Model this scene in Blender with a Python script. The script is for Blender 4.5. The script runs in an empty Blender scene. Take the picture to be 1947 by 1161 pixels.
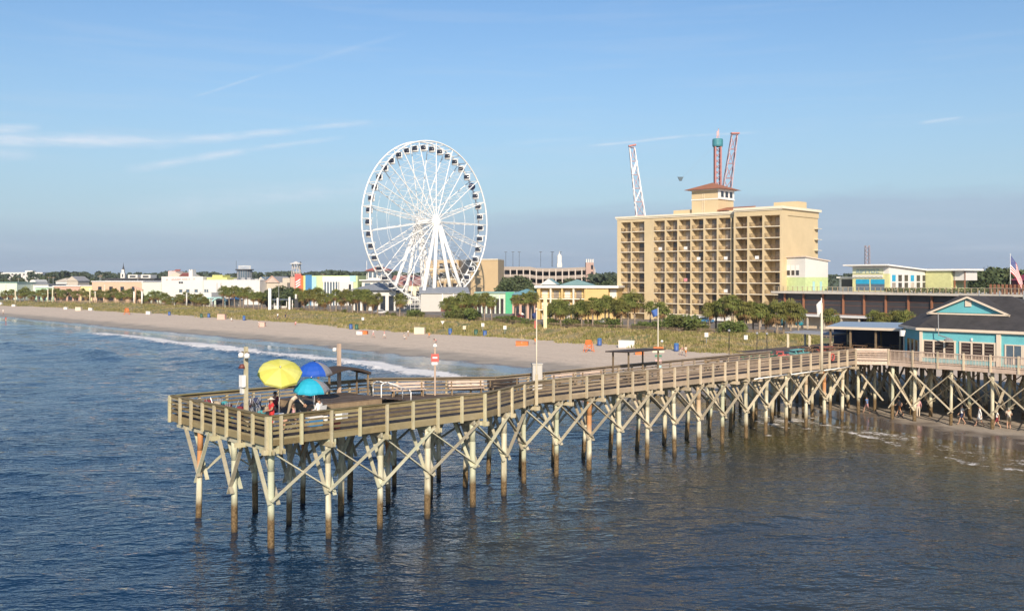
import bpy, math, random
import numpy as np
from mathutils import Vector, Matrix
random.seed(7)
R = math.radians
C = bpy.context.scene.collection
H = 13.5            # camera height over the sea
F = 1850.0          # focal length in photograph pixels
CX, HY = 973.5, 526.0

def PX(x, y, Y):
    "point on the sight line of photograph pixel (x, y), Y metres out"
    return Vector(((x - CX) / F * Y, Y, H - (y - HY) / F * Y))
def GP(x, y, z):
    "where that sight line meets height z"
    Y = F * (H - z) / (y - HY)
    return Vector(((x - CX) / F * Y, Y, z))

# ------------------------------------------------------------------ mesh helper
class MB:
    def __init__(s): s.v = []; s.f = []; s.m = []
    def face(s, pts, mi=0):
        i = len(s.v); s.v += [tuple(p) for p in pts]
        s.f.append(tuple(range(i, i + len(pts)))); s.m.append(mi)
    def hexa(s, p, mi=0):
        i = len(s.v); s.v += [tuple(q) for q in p]
        for q in ((0,3,2,1),(4,5,6,7),(0,1,5,4),(1,2,6,5),(2,3,7,6),(3,0,4,7)):
            s.f.append(tuple(i + k for k in q)); s.m.append(mi)
    def box(s, x0, y0, z0, x1, y1, z1, mi=0):
        s.hexa([(x0,y0,z0),(x1,y0,z0),(x1,y1,z0),(x0,y1,z0),(x0,y0,z1),(x1,y0,z1),(x1,y1,z1),(x0,y1,z1)], mi)
    def cbox(s, c, d, mi=0):
        s.box(c[0]-d[0]/2, c[1]-d[1]/2, c[2]-d[2]/2, c[0]+d[0]/2, c[1]+d[1]/2, c[2]+d[2]/2, mi)
    def beam(s, a, b, w, h, mi=0, up=(0,0,1)):
        a, b = Vector(a), Vector(b); d = (b - a).normalized(); up = Vector(up)
        if abs(d.dot(up)) > .98: up = Vector((1,0,0))
        sx = d.cross(up).normalized() * (w/2); sz = sx.cross(d).normalized() * (h/2)
        s.hexa([a-sx-sz, a+sx-sz, b+sx-sz, b-sx-sz, a-sx+sz, a+sx+sz, b+sx+sz, b-sx+sz], mi)
    def tube(s, a, b, r0, r1=None, n=8, mi=0, cap=True):
        if r1 is None: r1 = r0
        a, b = Vector(a), Vector(b); d = (b - a).normalized()
        up = Vector((0,0,1)) if abs(d.z) < .95 else Vector((1,0,0))
        x = d.cross(up).normalized(); y = x.cross(d)
        i = len(s.v)
        for k in range(n):
            t = 2*math.pi*k/n; o = x*math.cos(t) + y*math.sin(t)
            s.v.append(tuple(a + o*r0)); s.v.append(tuple(b + o*r1))
        for k in range(n):
            j = (k+1) % n
            s.f.append((i+2*k, i+2*k+1, i+2*j+1, i+2*j)); s.m.append(mi)
        if cap:
            s.f.append(tuple(i+2*k for k in range(n))); s.m.append(mi)
            s.f.append(tuple(i+2*k+1 for k in reversed(range(n)))); s.m.append(mi)
    def path(s, pts, r, n=6, mi=0):
        for a, b in zip(pts, pts[1:]): s.tube(a, b, r, r, n, mi)
    def prism(s, poly, z0, z1, mi=0, mt=None):
        n = len(poly); i = len(s.v)
        s.v += [(p[0],p[1],z0) for p in poly] + [(p[0],p[1],z1) for p in poly]
        s.f.append(tuple(i+k for k in reversed(range(n)))); s.m.append(mi)
        s.f.append(tuple(i+n+k for k in range(n))); s.m.append(mi if mt is None else mt)
        for k in range(n):
            j = (k+1) % n
            s.f.append((i+k, i+j, i+n+j, i+n+k)); s.m.append(mi)
    def slabpoly(s, pts, th, mi=0):
        "a flat polygon given thickness downward"
        n = len(pts); i = len(s.v); pts = [Vector(p) for p in pts]
        s.v += [tuple(p) for p in pts] + [(p.x, p.y, p.z-th) for p in pts]
        s.f.append(tuple(i+k for k in range(n))); s.m.append(mi)
        s.f.append(tuple(i+n+k for k in reversed(range(n)))); s.m.append(mi)
        for k in range(n):
            j = (k+1) % n
            s.f.append((i+k, i+n+k, i+n+j, i+j)); s.m.append(mi)
    def lathe(s, c, prof, n=16, mi=0, sx=1, sy=1):
        i = len(s.v); c = Vector(c)
        for r, z in prof:
            for k in range(n):
                t = 2*math.pi*k/n
                s.v.append((c.x + sx*r*math.cos(t), c.y + sy*r*math.sin(t), c.z + z))
        for a in range(len(prof)-1):
            for k in range(n):
                j = (k+1) % n
                s.f.append((i+a*n+k, i+a*n+j, i+(a+1)*n+j, i+(a+1)*n+k)); s.m.append(mi)
    def ball(s, c, rx, ry=None, rz=None, n=12, mi=0):
        ry = ry or rx; rz = rz or rx
        k = max(4, n//2)
        s.lathe(c, [(rx*math.sin(math.pi*a/k)+1e-4, -rz*math.cos(math.pi*a/k)) for a in range(k+1)], n, mi, 1, ry/rx)
    def mesh(s, name, mats, smooth=False):
        me = bpy.data.meshes.new(name)
        me.from_pydata([tuple(map(float, p)) for p in s.v], [], s.f)
        if not isinstance(mats, (list, tuple)): mats = [mats]
        for m in mats: me.materials.append(m)
        if len(mats) > 1: me.polygons.foreach_set('material_index', s.m)
        if smooth: me.polygons.foreach_set('use_smooth', [True]*len(s.f))
        me.update()
        return me
    def build(s, name, mats, parent=None, smooth=False, label=None):
        o = bpy.data.objects.new(name, s.mesh(name, mats, smooth)); C.objects.link(o)
        if parent is not None: o.parent = parent
        if label: o['label'] = label
        return o

def tag(o, label=None, cat=None, group=None, kind=None):
    if label: o['label'] = label
    if cat: o['category'] = cat
    if group: o['group'] = group
    if kind: o['kind'] = kind
    return o
def thing(name, label, cat, loc=(0,0,0), rz=0.0, group=None):
    o = bpy.data.objects.new(name, None); C.objects.link(o)
    o.empty_display_size = .3
    o.location = loc; o.rotation_euler = (0,0,rz)
    return tag(o, label, cat, group)
def dup(root, loc, rz=0.0, scale=None, label=None, group=None):
    r = root.copy(); C.objects.link(r); r.location = loc; r.rotation_euler = (0,0,rz)
    if scale is not None: r.scale = (scale,)*3 if not isinstance(scale, tuple) else scale
    if label: r['label'] = label
    if group: r['group'] = group
    def kids(a, b):
        for ch in list(a.children):
            c = ch.copy(); C.objects.link(c); c.parent = b
            kids(ch, c)
    kids(root, r)
    return r
def place(name, mesh, parent=None, loc=(0,0,0), rz=0.0):
    o = bpy.data.objects.new(name, mesh); C.objects.link(o)
    o.location = loc; o.rotation_euler = (0,0,rz)
    if parent is not None: o.parent = parent
    return o

# ------------------------------------------------------------------ materials
class NT:
    def __init__(s, name):
        s.mat = bpy.data.materials.new(name); s.mat.use_nodes = True
        s.t = s.mat.node_tree; s.n = s.t.nodes; s.l = s.t.links
        s.p = s.n['Principled BSDF']
    def node(s, ty, **kw):
        n = s.n.new(ty)
        for k, v in kw.items(): setattr(n, k, v)
        return n
    def link(s, a, b): s.l.new(a, b)
    def noise(s, scale, detail=4, rough=.55, vec=None, stretch=None):
        n = s.node('ShaderNodeTexNoise'); n.inputs['Scale'].default_value = scale
        n.inputs['Detail'].default_value = detail; n.inputs['Roughness'].default_value = rough
        if vec is None:
            vec = s.node('ShaderNodeNewGeometry').outputs['Position']
        if stretch:
            mp = s.node('ShaderNodeMapping'); mp.inputs['Scale'].default_value = stretch
            if len(stretch) == 4: pass
            s.link(vec, mp.inputs['Vector']); vec = mp.outputs['Vector']
        s.link(vec, n.inputs['Vector'])
        return n.outputs['Fac']
    def rng(s, fac, a, b, c=0., d=1.):
        n = s.node('ShaderNodeMapRange'); n.inputs[1].default_value = a; n.inputs[2].default_value = b
        n.inputs[3].default_value = c; n.inputs[4].default_value = d
        s.link(fac, n.inputs[0]); return n.outputs[0]
    def mix(s, fac, a, b, ty='MIX'):
        n = s.node('ShaderNodeMix', data_type='RGBA', blend_type=ty)
        for k, v in ((0, fac), (6, a), (7, b)):
            if hasattr(v, 'links'): s.link(v, n.inputs[k])
            elif k == 0: n.inputs[0].default_value = v
            else: n.inputs[k].default_value = (*v[:3], 1)
        return n.outputs[2]
    def math(s, op, a, b=None):
        n = s.node('ShaderNodeMath', operation=op)
        for k, v in ((0, a), (1, b)):
            if v is None: continue
            if hasattr(v, 'links'): s.link(v, n.inputs[k])
            else: n.inputs[k].default_value = v
        return n.outputs[0]
    def attr(s, name):
        n = s.node('ShaderNodeAttribute', attribute_name=name); return n.outputs['Fac']
    def bump(s, h, strength=.3, dist=.05):
        b = s.node('ShaderNodeBump'); b.inputs['Strength'].default_value = strength
        b.inputs['Distance'].default_value = dist
        s.link(h, b.inputs['Height']); s.link(b.outputs[0], s.p.inputs['Normal']); return b
    def color(s, c):
        if hasattr(c, 'links'): s.link(c, s.p.inputs['Base Color'])
        else: s.p.inputs['Base Color'].default_value = (*c, 1)
    def rough(s, v):
        if hasattr(v, 'links'): s.link(v, s.p.inputs['Roughness'])
        else: s.p.inputs['Roughness'].default_value = v
    def sep(s, vec):
        n = s.node('ShaderNodeSeparateXYZ'); s.link(vec, n.inputs[0]); return n.outputs
MATS = {}
def mat(name, col, rough=.7, var=.18, scale=1.5, metal=0., spec=.5, bump=0., streak=False, rnd=.0):
    "surface of one colour with large and small tone variation"
    if name in MATS: return MATS[name]
    t = NT(name)
    st = (1,1,.12) if streak else None
    n1 = t.noise(scale, 5, .6, stretch=st); n2 = t.noise(scale*6.3, 3, .6)
    k = t.math('ADD', t.math('MULTIPLY', n1, .7), t.math('MULTIPLY', n2, .3))
    k = t.rng(k, .3, .7)
    lo = [max(0, c*(1-var)) for c in col]; hi = [min(1, c*(1+var*.6)) for c in col]
    c = t.mix(k, lo, hi)
    if rnd:
        oi = t.node('ShaderNodeObjectInfo')
        f = t.rng(oi.outputs['Random'], 0, 1, 1-rnd, 1+rnd*.5)
        hsv = t.node('ShaderNodeHueSaturation'); t.link(f, hsv.inputs['Value']); t.link(c, hsv.inputs['Color'])
        c = hsv.outputs[0]
    t.color(c); t.rough(rough); t.p.inputs['Metallic'].default_value = metal
    t.p.inputs['Specular IOR Level'].default_value = spec
    if bump: t.bump(n2, bump, .03)
    MATS[name] = t.mat
    return t.mat
def wood(name, col, col2, green=None, rnd=.25, scale=2.2, dry=None):
    "weathered boards: grain, knots, algae blotches"
    t = NT(name)
    geo = t.node('ShaderNodeNewGeometry').outputs['Position']
    n1 = t.noise(scale, 5, .65, geo); n2 = t.noise(14, 4, .7, geo); n3 = t.noise(.6, 3, .6, geo)
    oi = t.math('FRACT', t.math('ADD', t.node('ShaderNodeObjectInfo').outputs['Random'], t.node('ShaderNodeNewGeometry').outputs['Random Per Island']))
    k = t.rng(t.math('ADD', t.math('MULTIPLY', n1, .6), t.math('MULTIPLY', n2, .4)), .33, .67)
    c = t.mix(k, col, col2)
    if green: c = t.mix(t.rng(t.math('ADD', t.math('MULTIPLY', n3, .7), t.math('MULTIPLY', oi, .3)), .42, .68, 0, .75), c, green)
    if dry:     # timber away from the spray is drier and paler
        y = t.sep(geo)[1]; yy = t.math('ADD', y, t.math('MULTIPLY', t.math('SUBTRACT', n3, .5), 14.))
        c = t.mix(t.rng(yy, 53, 74), c, t.mix(k, dry, [min(1,v*1.45) for v in dry]))
    f = t.rng(oi, 0, 1, 1-rnd, 1+rnd*.5)
    hsv = t.node('ShaderNodeHueSaturation'); t.link(f, hsv.inputs['Value']); t.link(c, hsv.inputs['Color'])
    t.color(hsv.outputs[0]); t.rough(.82); t.p.inputs['Specular IOR Level'].default_value = .25
    t.bump(n2, .4, .02)
    MATS[name] = t.mat
    return t.mat

M_post = wood('post_wood', (.41,.35,.22), (.65,.58,.40), (.40,.39,.23), dry=(.46,.38,.27))
M_rail = wood('rail_wood', (.13,.097,.05), (.34,.26,.14), (.22,.19,.10), .45, dry=(.25,.19,.14))
M_fascia = wood('fascia_wood', (.18,.135,.065), (.35,.275,.145), (.24,.21,.12), .3, dry=(.34,.265,.19))
M_cap = wood('rail_cap_wood', (.15,.11,.055), (.27,.22,.12), (.16,.155,.05), .3, dry=(.27,.21,.15))
M_deck = wood('deck_wood', (.075,.055,.044), (.165,.127,.103), None, .4, 1.2)
M_brace = wood('brace_wood', (.38,.34,.24), (.66,.60,.46), (.38,.42,.30), .42, dry=(.42,.36,.26))
M_old = wood('old_wood', (.17,.115,.07), (.32,.24,.15), None, .3)
M_pink = wood('bleached_boards', (.46,.34,.26), (.66,.52,.42), None, .15)

def pile_mat():
    t = NT('pile_wood')
    geo = t.node('ShaderNodeNewGeometry').outputs['Position']
    z = t.sep(geo)[2]
    n1 = t.noise(1.1, 5, .65, geo); n2 = t.noise(9, 4, .7, geo, ); n3 = t.noise(3.5, 3, .6, geo, (1,1,.15))
    oi = t.node('ShaderNodeObjectInfo').outputs['Random']
    pale = t.mix(t.rng(n3, .35, .65), (.42,.38,.26), (.70,.66,.50))
    pale = t.mix(t.rng(oi, .0, .45, .8, 0), pale, (.44,.48,.34))
    pale = t.mix(t.math('MULTIPLY', t.rng(oi, .86, .9), t.rng(z, 2.2, 3.4)), pale, (.50,.24,.10))
    zz = t.math('ADD', z, t.math('MULTIPLY', t.math('SUBTRACT', n1, .5), .9))
    zz = t.math('ADD', zz, t.math('MULTIPLY', t.math('SUBTRACT', oi, .5), .7))
    brown = t.mix(t.rng(n2, .35, .65), (.07,.045,.02), (.22,.15,.075))
    c = t.mix(t.rng(zz, 1.2, 1.75), brown, pale)
    c = t.mix(t.rng(z, .05, .35, .8, 0), c, (.02,.016,.012))
    t.color(c); t.rough(.8); t.p.inputs['Specular IOR Level'].default_value = .3
    t.bump(n2, .6, .03)
    return t.mat
M_pile = pile_mat()

M_white = mat('white_paint', (.80,.78,.74), .5, .06)
M_wsteel = mat('white_steel', (.84,.83,.80), .4, .05)
M_cream = mat('cream_paint', (.78,.68,.48), .6, .07)
M_dark = mat('dark_metal', (.035,.033,.035), .5, .2)
M_bronze = mat('bronze_rail', (.13,.085,.05), .5, .15)
M_steel = mat('galvanised_steel', (.55,.55,.54), .35, .1, metal=.6)
M_black = mat('black_plastic', (.02,.02,.022), .5, .2)
M_glass = mat('dark_glass', (.025,.03,.04), .08, .3, spec=.8)
M_glassb = mat('blue_tinted_glass', (.10,.14,.18), .1, .3, spec=.8)
# ------------------------------------------------------------------ terrain curves
SH = [(-3000,3300),(-900,1060),(-300,452),(-166,316),(-94,240),(-68.6,214),(-42.3,186),(-29,170.5),(-18.6,160),(-9.9,149),(-4.1,142.7),(0,137.2),(14,115),(31,91),(39.4,75),(50,50),(60,20),(75,-60),(110,-600),(500,-6000)]
def toe_px():
    L = [(0,581),(100,584),(200,591),(250,594),(330,597.5),(400,604),(480,608.5),(560,613),(610,618),(700,626.6),(790,633.5),(860,636.5),(940,640),(1000,644),(1080,651),(1180,657),(1260,664.5),(1340,668.5),(1410,672)]
    return [tuple(GP(x,y,1.2).xy) for x,y in L]
TOE = [(-2960,3360),(-880,1120),(-330,520)] + toe_px() + [(62,122),(85,85),(105,40),(120,-60),(150,-600),(560,-6000)]
def back_px():
    L = [(100,575),(250,576.5),(330,581),(400,585),(480,589.5),(560,591),(640,595),(700,599.5),(760,603),(840,608),(920,612),(1000,620),(1100,625),(1190,628),(1260,632),(1400,636.5),(1470,638)]
    return [tuple(GP(x,y,2.6).xy) for x,y in L]
BACK = [(-2900,3420),(-830,1160),(-320,570),(-215,430)] + back_px() + [(82,148),(106,102),(127,50),(142,-60),(170,-600),(620,-6000)]
def sdist(P, X, Y):
    "signed distance to a polyline running from far left to near right; positive on the landward side"
    X = np.asarray(X, float); Y = np.asarray(Y, float)
    best = np.full(X.shape, 1e18); sg = np.ones(X.shape)
    for (ax,ay),(bx,by) in zip(P, P[1:]):
        dx, dy = bx-ax, by-ay
        t = np.clip(((X-ax)*dx + (Y-ay)*dy)/(dx*dx+dy*dy), 0, 1)
        ex, ey = X-ax-t*dx, Y-ay-t*dy
        d = ex*ex + ey*ey
        c = dx*(Y-ay) - dy*(X-ax)
        m = d < best
        best = np.where(m, d, best); sg = np.where(m, np.where(c >= 0, 1., -1.), sg)
    return np.sqrt(best)*sg
def _hash(i, j, s):
    h = (i.astype(np.int64)*374761393 + j.astype(np.int64)*668265263 + s*974711) & 0x7fffffff
    h = ((h ^ (h >> 13)) * 1274126177) & 0x7fffffff
    return ((h ^ (h >> 16)) & 0xffff)/65535.0
def vnoise(X, Y, s=1):
    i = np.floor(X); j = np.floor(Y); fx = X-i; fy = Y-j
    fx = fx*fx*(3-2*fx); fy = fy*fy*(3-2*fy)
    a = _hash(i,j,s); b = _hash(i+1,j,s); c = _hash(i,j+1,s); d = _hash(i+1,j+1,s)
    return a*(1-fx)*(1-fy) + b*fx*(1-fy) + c*(1-fx)*fy + d*fx*fy
def fbm(X, Y, s=1, o=4):
    r = 0; a = .5
    for k in range(o):
        r = r + a*vnoise(X*2**k, Y*2**k, s+k*17); a *= .5
    return r/(1-.5**o)
def sstep(a, b, x):
    t = np.clip((x-a)/(b-a), 0, 1); return t*t*(3-2*t)
def land(X, Y):
    X = np.asarray(X, float); Y = np.asarray(Y, float)
    d1 = sdist(SH, X, Y); d1 = d1 + 1.6*(fbm(X/9, Y/9, 5, 3)-.5)*2
    d2 = sdist(TOE, X, Y); d2 = d2 + 2.4*(fbm(X/6, Y/6, 9, 3)-.5)*2
    d3 = sdist(BACK, X, Y)
    sea = np.maximum(d1*.03, -3.)
    t = np.clip(d1/np.maximum(d1-d2, .01), 0, 1)
    beach = 1.2*t**.95 + .10*(fbm(X/3.5, Y/3.5, 3, 3)-.5)*np.minimum(t*2.5, 1)
    q = np.clip(d2/np.maximum(d2-d3, .01), 0, 1)
    dune = 1.2 + 1.4*q*q*(3-2*q) + 1.5*(fbm(X/7, Y/7, 2, 4)-.42)*4*q*(1-q)
    z = np.where(d1 < 0, sea, np.where(d2 < 0, beach, np.where(d3 < 0, dune, 2.6 - .4*sstep(2, 12, d3))))
    return z, d1, d2, d3
def gz(X, Y): return float(land([X],[Y])[0][0])
def on(x, Y, dz=0.):
    "a place on the ground seen in column x, Y metres out"
    X = (x-CX)/F*Y
    return Vector((X, Y, gz(X, Y)+dz))
def hit(x, y):
    "where the sight line of a pixel meets the ground"
    z = 1.0
    for k in range(12):
        p = GP(x, y, z); z = .5*z + .5*max(gz(p.x, p.y), 0)
    return Vector((p.x, p.y, gz(p.x, p.y)))
def back_Y(x):
    L = [(0,430),(100,411),(250,399),(400,342),(480,317),(560,310),(640,292),(700,274),(760,262),(840,246),(920,234),(1000,215),(1100,204),(1190,198),(1260,190),(1400,182),(1470,180),(1700,175)]
    return float(np.interp(x, [a for a,b in L], [b for a,b in L]))

def axis(parts):
    r = []
    for a, b, st in parts: r += list(np.arange(a, b, st))
    return np.array(r)
def sheet(name, xs, ys, zf):
    X, Y = np.meshgrid(xs, ys)
    Z = zf(X, Y) if callable(zf) else zf
    n, m = len(ys), len(xs)
    co = np.stack([X, Y, Z], -1).reshape(-1, 3)
    i = np.arange(n*m).reshape(n, m)
    q = np.stack([i[:-1,:-1], i[:-1,1:], i[1:,1:], i[1:,:-1]], -1).reshape(-1, 4)
    me = bpy.data.meshes.new(name)
    me.vertices.add(n*m); me.vertices.foreach_set('co', co.astype(np.float32).ravel())
    me.loops.add(q.size); me.loops.foreach_set('vertex_index', q.astype(np.int32).ravel())
    me.polygons.add(len(q)); me.polygons.foreach_set('loop_start', np.arange(0, q.size, 4, dtype=np.int32))
    me.polygons.foreach_set('loop_total', np.full(len(q), 4, np.int32))
    me.polygons.foreach_set('use_smooth', np.ones(len(q), bool))
    me.update(calc_edges=True)
    o = bpy.data.objects.new(name, me); C.objects.link(o)
    return o
def fattr(o, name, arr):
    a = o.data.attributes.new(name, 'FLOAT', 'POINT'); a.data.foreach_set('value', np.asarray(arr, np.float32).ravel())

xs = np.concatenate([[-6000,-3500,-2000,-1200,-800,-600], np.arange(-480,-240,8), np.arange(-240,-60,2.), np.arange(-60,80,1.), np.arange(80,200,5.), [230,280,350,500,800,1500,3000,6000]])
ys = np.concatenate([[-6000,-2000,-600,-200,-60,0,20], np.arange(40,120,1.), np.arange(120,260,1.3), np.arange(260,440,2.), np.arange(440,600,10), [650,750,900,1200,1800,3000,6000]])
X, Y = np.meshgrid(xs, ys)
Z, d1, d2, d3 = land(X, Y)
ground = sheet('beach_ground', xs, ys, Z); tag(ground, kind='structure')
fattr(ground, 'shore', d1); fattr(ground, 'toe', d2); fattr(ground, 'back', d3)
def ground_mat():
    t = NT('sand_and_ground')
    geo = t.node('ShaderNodeNewGeometry').outputs['Position']
    d1, d2, d3 = t.attr('shore'), t.attr('toe'), t.attr('back')
    n1 = t.noise(.25, 5, .6, geo); n2 = t.noise(2.0, 5, .7, geo); n3 = t.noise(.06, 3, .5, geo); n4 = t.noise(9., 3, .6, geo)
    nn = t.math('SUBTRACT', n1, .5)
    dry = t.mix(t.rng(n2, .35, .65), (.53,.42,.315), (.67,.545,.42))
    dry = t.mix(t.rng(n3, .4, .6, 0, .5), dry, (.56,.45,.345))
    # foot prints and wrack: darker specks on the upper beach
    dry = t.mix(t.math('MULTIPLY', t.rng(n4, .60, .68), .35), dry, (.26,.20,.15))
    w = t.math('ADD', d1, t.math('MULTIPLY', nn, 9.))
    # tyre tracks along the beach and a ragged wrack line
    dw = t.math('ADD', d1, t.math('MULTIPLY', t.math('SUBTRACT', n3, .5), 7.))
    for off, wd, am in ((20.2,.28,.22),(22.1,.28,.22),(25.5,.25,.14),(27.3,.25,.14)):
        tr = t.rng(t.math('ABSOLUTE', t.math('SUBTRACT', dw, off)), wd*.4, wd, am, 0)
        dry = t.mix(tr, dry, (.30,.24,.18))
    wr = t.rng(t.math('ABSOLUTE', t.math('SUBTRACT', w, 16.2)), .1, .9, 1, 0)
    dry = t.mix(t.math('MULTIPLY', t.math('MULTIPLY', wr, t.rng(n4, .48, .6)), .55), dry, (.20,.155,.11))
    damp = t.mix(t.rng(n1, .4, .6), (.32,.27,.215), (.37,.315,.25))
    c = t.mix(t.rng(w, 10, 15), damp, dry)
    wet = t.rng(w, 3.5, 6, 1, 0)
    c = t.mix(wet, c, (.125,.098,.078))
    veg = t.mix(t.rng(n2, .35, .65), (.22,.175,.08), (.34,.27,.14))
    veg = t.mix(t.rng(n1, .42, .6), veg, (.16,.165,.055))
    c = t.mix(t.rng(t.math('ADD', d2, t.math('MULTIPLY', t.math('SUBTRACT', n2, .5), 6.)), -.5, 1.5), c, veg)
    town = t.mix(t.rng(n1, .35, .65), (.13,.115,.10), (.24,.21,.18))
    town = t.mix(t.rng(t.math('ADD', d3, t.math('MULTIPLY', nn, 60.)), 240, 300), town, (.05,.065,.035))
    c = t.mix(t.rng(d3, 0., 2.), c, town)
    t.color(c)
    t.rough(t.mix(wet, (.9,.9,.9), (.16,.16,.16)))
    t.p.inputs['Specular IOR Level'].default_value = .4
    b = t.bump(n2, .35, .12)
    t.link(t.rng(wet, 0, 1, .5, .02), b.inputs['Strength'])
    return t.mat
ground.data.materials.append(ground_mat())

# ------------------------------------------------------------------ sea
xs = np.concatenate([[-6000,-3000,-1500,-900,-600], np.arange(-420,-90,3.), np.arange(-90,-45,.8), np.arange(-45,52,.33), np.arange(52,90,2.), [95,110,140,200,400,1000,3000,6000]])
ys = np.concatenate([[-6000,-2000,-600,-200,-60,-20,0,15,25], np.arange(33,100,.27), np.arange(100,200,.6), np.arange(200,340,1.4), np.arange(340,520,10), [600,800,1200,2400,6000]])
X, Y = np.meshgrid(xs, ys)
d1 = sdist(SH, X, Y)
rs = np.random.RandomState(3)
Z = np.zeros_like(X)
wx, wy = X + 3*(fbm(X/14, Y/14, 21, 2)-.5), Y + 3*(fbm(X/14, Y/14, 33, 2)-.5)
for k in range(46):
    lam = 1.1*(1.075**k)*rs.uniform(.9,1.1)          # 1.1 m .. 28 m
    ang = R(rs.normal(98, 24)) if k < 30 else R(rs.normal(47, 10))
    a = (.0044 if lam < 4 else .0050)*lam**.82 * (1.0 if lam < 9 else .75)
    kx, ky = math.cos(ang)*2*math.pi/lam, math.sin(ang)*2*math.pi/lam
    ph = kx*wx + ky*wy + rs.uniform(0, 6.28)
    s = np.sin(ph)
    amp = a*(.45 + 1.1*fbm(X/(lam*3.2)+k*7.1, Y/(lam*3.2)-k*3.3, 50+k, 2))
    Z += amp*(1.3*(.5+.5*s)**1.6 - .5)
calm = sstep(2., -16., d1)
Z *= .06 + .94*calm
# swell rising and a breaking crest near the beach
Ys = Y
for cx_, cy_, L, wd, hh, an in ((-71,167,15,2.6,1.05,-52), (-46,152,12,2.2,.35,-50), (-98,190,16,2.4,.5,-50)):
    ca, sa = math.cos(R(an)), math.sin(R(an))
    al = (X-cx_)*ca + (Y-cy_)*sa; ac = -(X-cx_)*sa + (Y-cy_)*ca
    Z += hh*np.exp(-(al/L)**2)*np.exp(-(ac/wd)**2)
wob = 4*(fbm(X/16, Y/16, 71, 3)-.5)*2
left = sstep(14., -6., X)
br = np.exp(-((d1+12.5+wob)/2.2)**2)
Z += .42*br*left*sstep(-112, -96, X)
edge = np.where((np.abs(X) > 500) | (Y > 600) | (Y < 10), 0., 1.)
Z *= edge
# foam amounts
f1 = 1.15*np.exp(-((d1+10.5+wob)/4.8)**2)*left*sstep(-104,-92,X)
f1 = f1*(.6+.8*fbm(X/8, Y/8, 90, 3))
f2 = np.exp(-((d1+9+.6*wob)/2.)**2)*sstep(-88,-100,X)*.62
f3 = np.exp(-((X+86)/6)**2 - ((Y-233+.9*(X+86))/3)**2)*.8
right = sstep(12., 24., X)
wob2 = 3.0*(fbm(X/7, Y/7, 43, 3)-.5)*2
lace = right*(.66*np.exp(-((d1+3.0+wob2)/4.0)**2) + .42*np.exp(-((d1+10.5+1.5*wob2)/1.0)**2) + .40*np.exp(-((d1+6.5+1.2*wob2)/.9)**2))
lace = lace*(.5+1.*fbm(X/3.3, Y/3.3, 12, 3))
_a = math.radians(42.5)
for s_, ts_ in [(3.25*k,(0.,3.95,7.9)) for k in range(5)] + [(16.4,(1.,4.6,7.6))] + [(19.6+3.14*k,(2.75,6.1)) for k in range(14)]:
    for t_ in ts_:      # wash around each pile
        qx, qy = -11.87+s_*math.cos(_a)-t_*math.sin(_a), 48.1+s_*math.sin(_a)+t_*math.cos(_a)
        r2 = (X-qx-.1)**2 + (Y-qy+.12)**2
        f1 = f1 + .62*np.exp(-r2/.28**2*.5)
foam = np.clip(f1+f2+f3+lace, 0, 1.2)
turb_refl = np.clip(np.exp(d1/13.)*.85, 0, 1)*sstep(-20., 8., X) + .42*sstep(-75,-20,d1+26*(fbm(X/18,Y/18,4,3)-.5))*sstep(-16, 4, X+10*(fbm(X/12,Y/12,14,3)-.5))  # suspended sand, plus the pier's olive reflection painted into the water
turb_refl = np.clip(turb_refl*(.35+1.3*fbm(X/15+3, Y/10, 8, 3)), 0, 1)
turb_refl = np.maximum(turb_refl, sstep(-1.5, .3, d1)*np.where(X > 5, .7, .12))
sea = sheet('sea_water', xs, ys, Z); tag(sea, kind='structure')
fattr(sea, 'foam', foam); fattr(sea, 'turb_refl', turb_refl); fattr(sea, 'shore', d1)
def sea_mat():
    t = NT('sea_surface')
    geo = t.node('ShaderNodeNewGeometry').outputs['Position']
    fo, tu, d1 = t.attr('foam'), t.attr('turb_refl'), t.attr('shore')
    n1 = t.noise(.12, 4, .6, geo)
    deep = t.mix(t.rng(n1, .35, .65), (.003,.019,.046), (.005,.027,.064))
    c = t.mix(tu, deep, (.062,.052,.016)); c = t.mix(t.math('MULTIPLY', tu, t.rng(d1, -13, -2)), c, (.135,.10,.05))  # olive tint also paints the pier's smeared reflection; inshore brown is sandy water
    n3 = t.noise(1.7, 7, .78, geo); n4 = t.noise(.55, 4, .7, geo)
    nf = t.math('ADD', t.math('MULTIPLY', n3, .65), t.math('MULTIPLY', n4, .35))
    # foam shows where the noise rises over a threshold that falls as foam grows
    thr = t.rng(fo, 0, 1, .78, .36)
    k = t.math('SUBTRACT', nf, thr)
    fm = t.rng(k, 0., .09)
    fm = t.math('MULTIPLY', fm, t.rng(fo, .05, .2))
    fm = t.math('MULTIPLY', fm, .95)
    c = t.mix(fm, c, (.84,.80,.75))
    t.color(c)
    t.rough(t.mix(fm, (.035,.035,.035), (.75,.75,.75)))
    t.p.inputs['IOR'].default_value = 1.333; t.p.inputs['Specular IOR Level'].default_value = .46
    mp = t.node('ShaderNodeMapping'); mp.inputs['Rotation'].default_value = (0,0,R(-14)); mp.inputs['Scale'].default_value = (.62,1.25,1)
    t.link(geo, mp.inputs[0])
    b1 = t.noise(1.25, 2.5, .6, mp.outputs[0]); b2 = t.noise(4.2, 2, .5, mp.outputs[0])
    h = t.math('ADD', t.math('MULTIPLY', b1, 1.), t.math('MULTIPLY', b2, .30))
    h = t.math('ADD', h, t.math('MULTIPLY', fm, .25))
    b = t.bump(h, .5, .42)
    gust = t.rng(t.noise(.045, 3, .6, geo), .35, .65, .62, 1.25)
    t.link(t.math('MULTIPLY', t.rng(d1, -18, -1, .48, .05), gust), b.inputs['Strength'])
    return t.mat
sea.data.materials.append(sea_mat())

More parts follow.
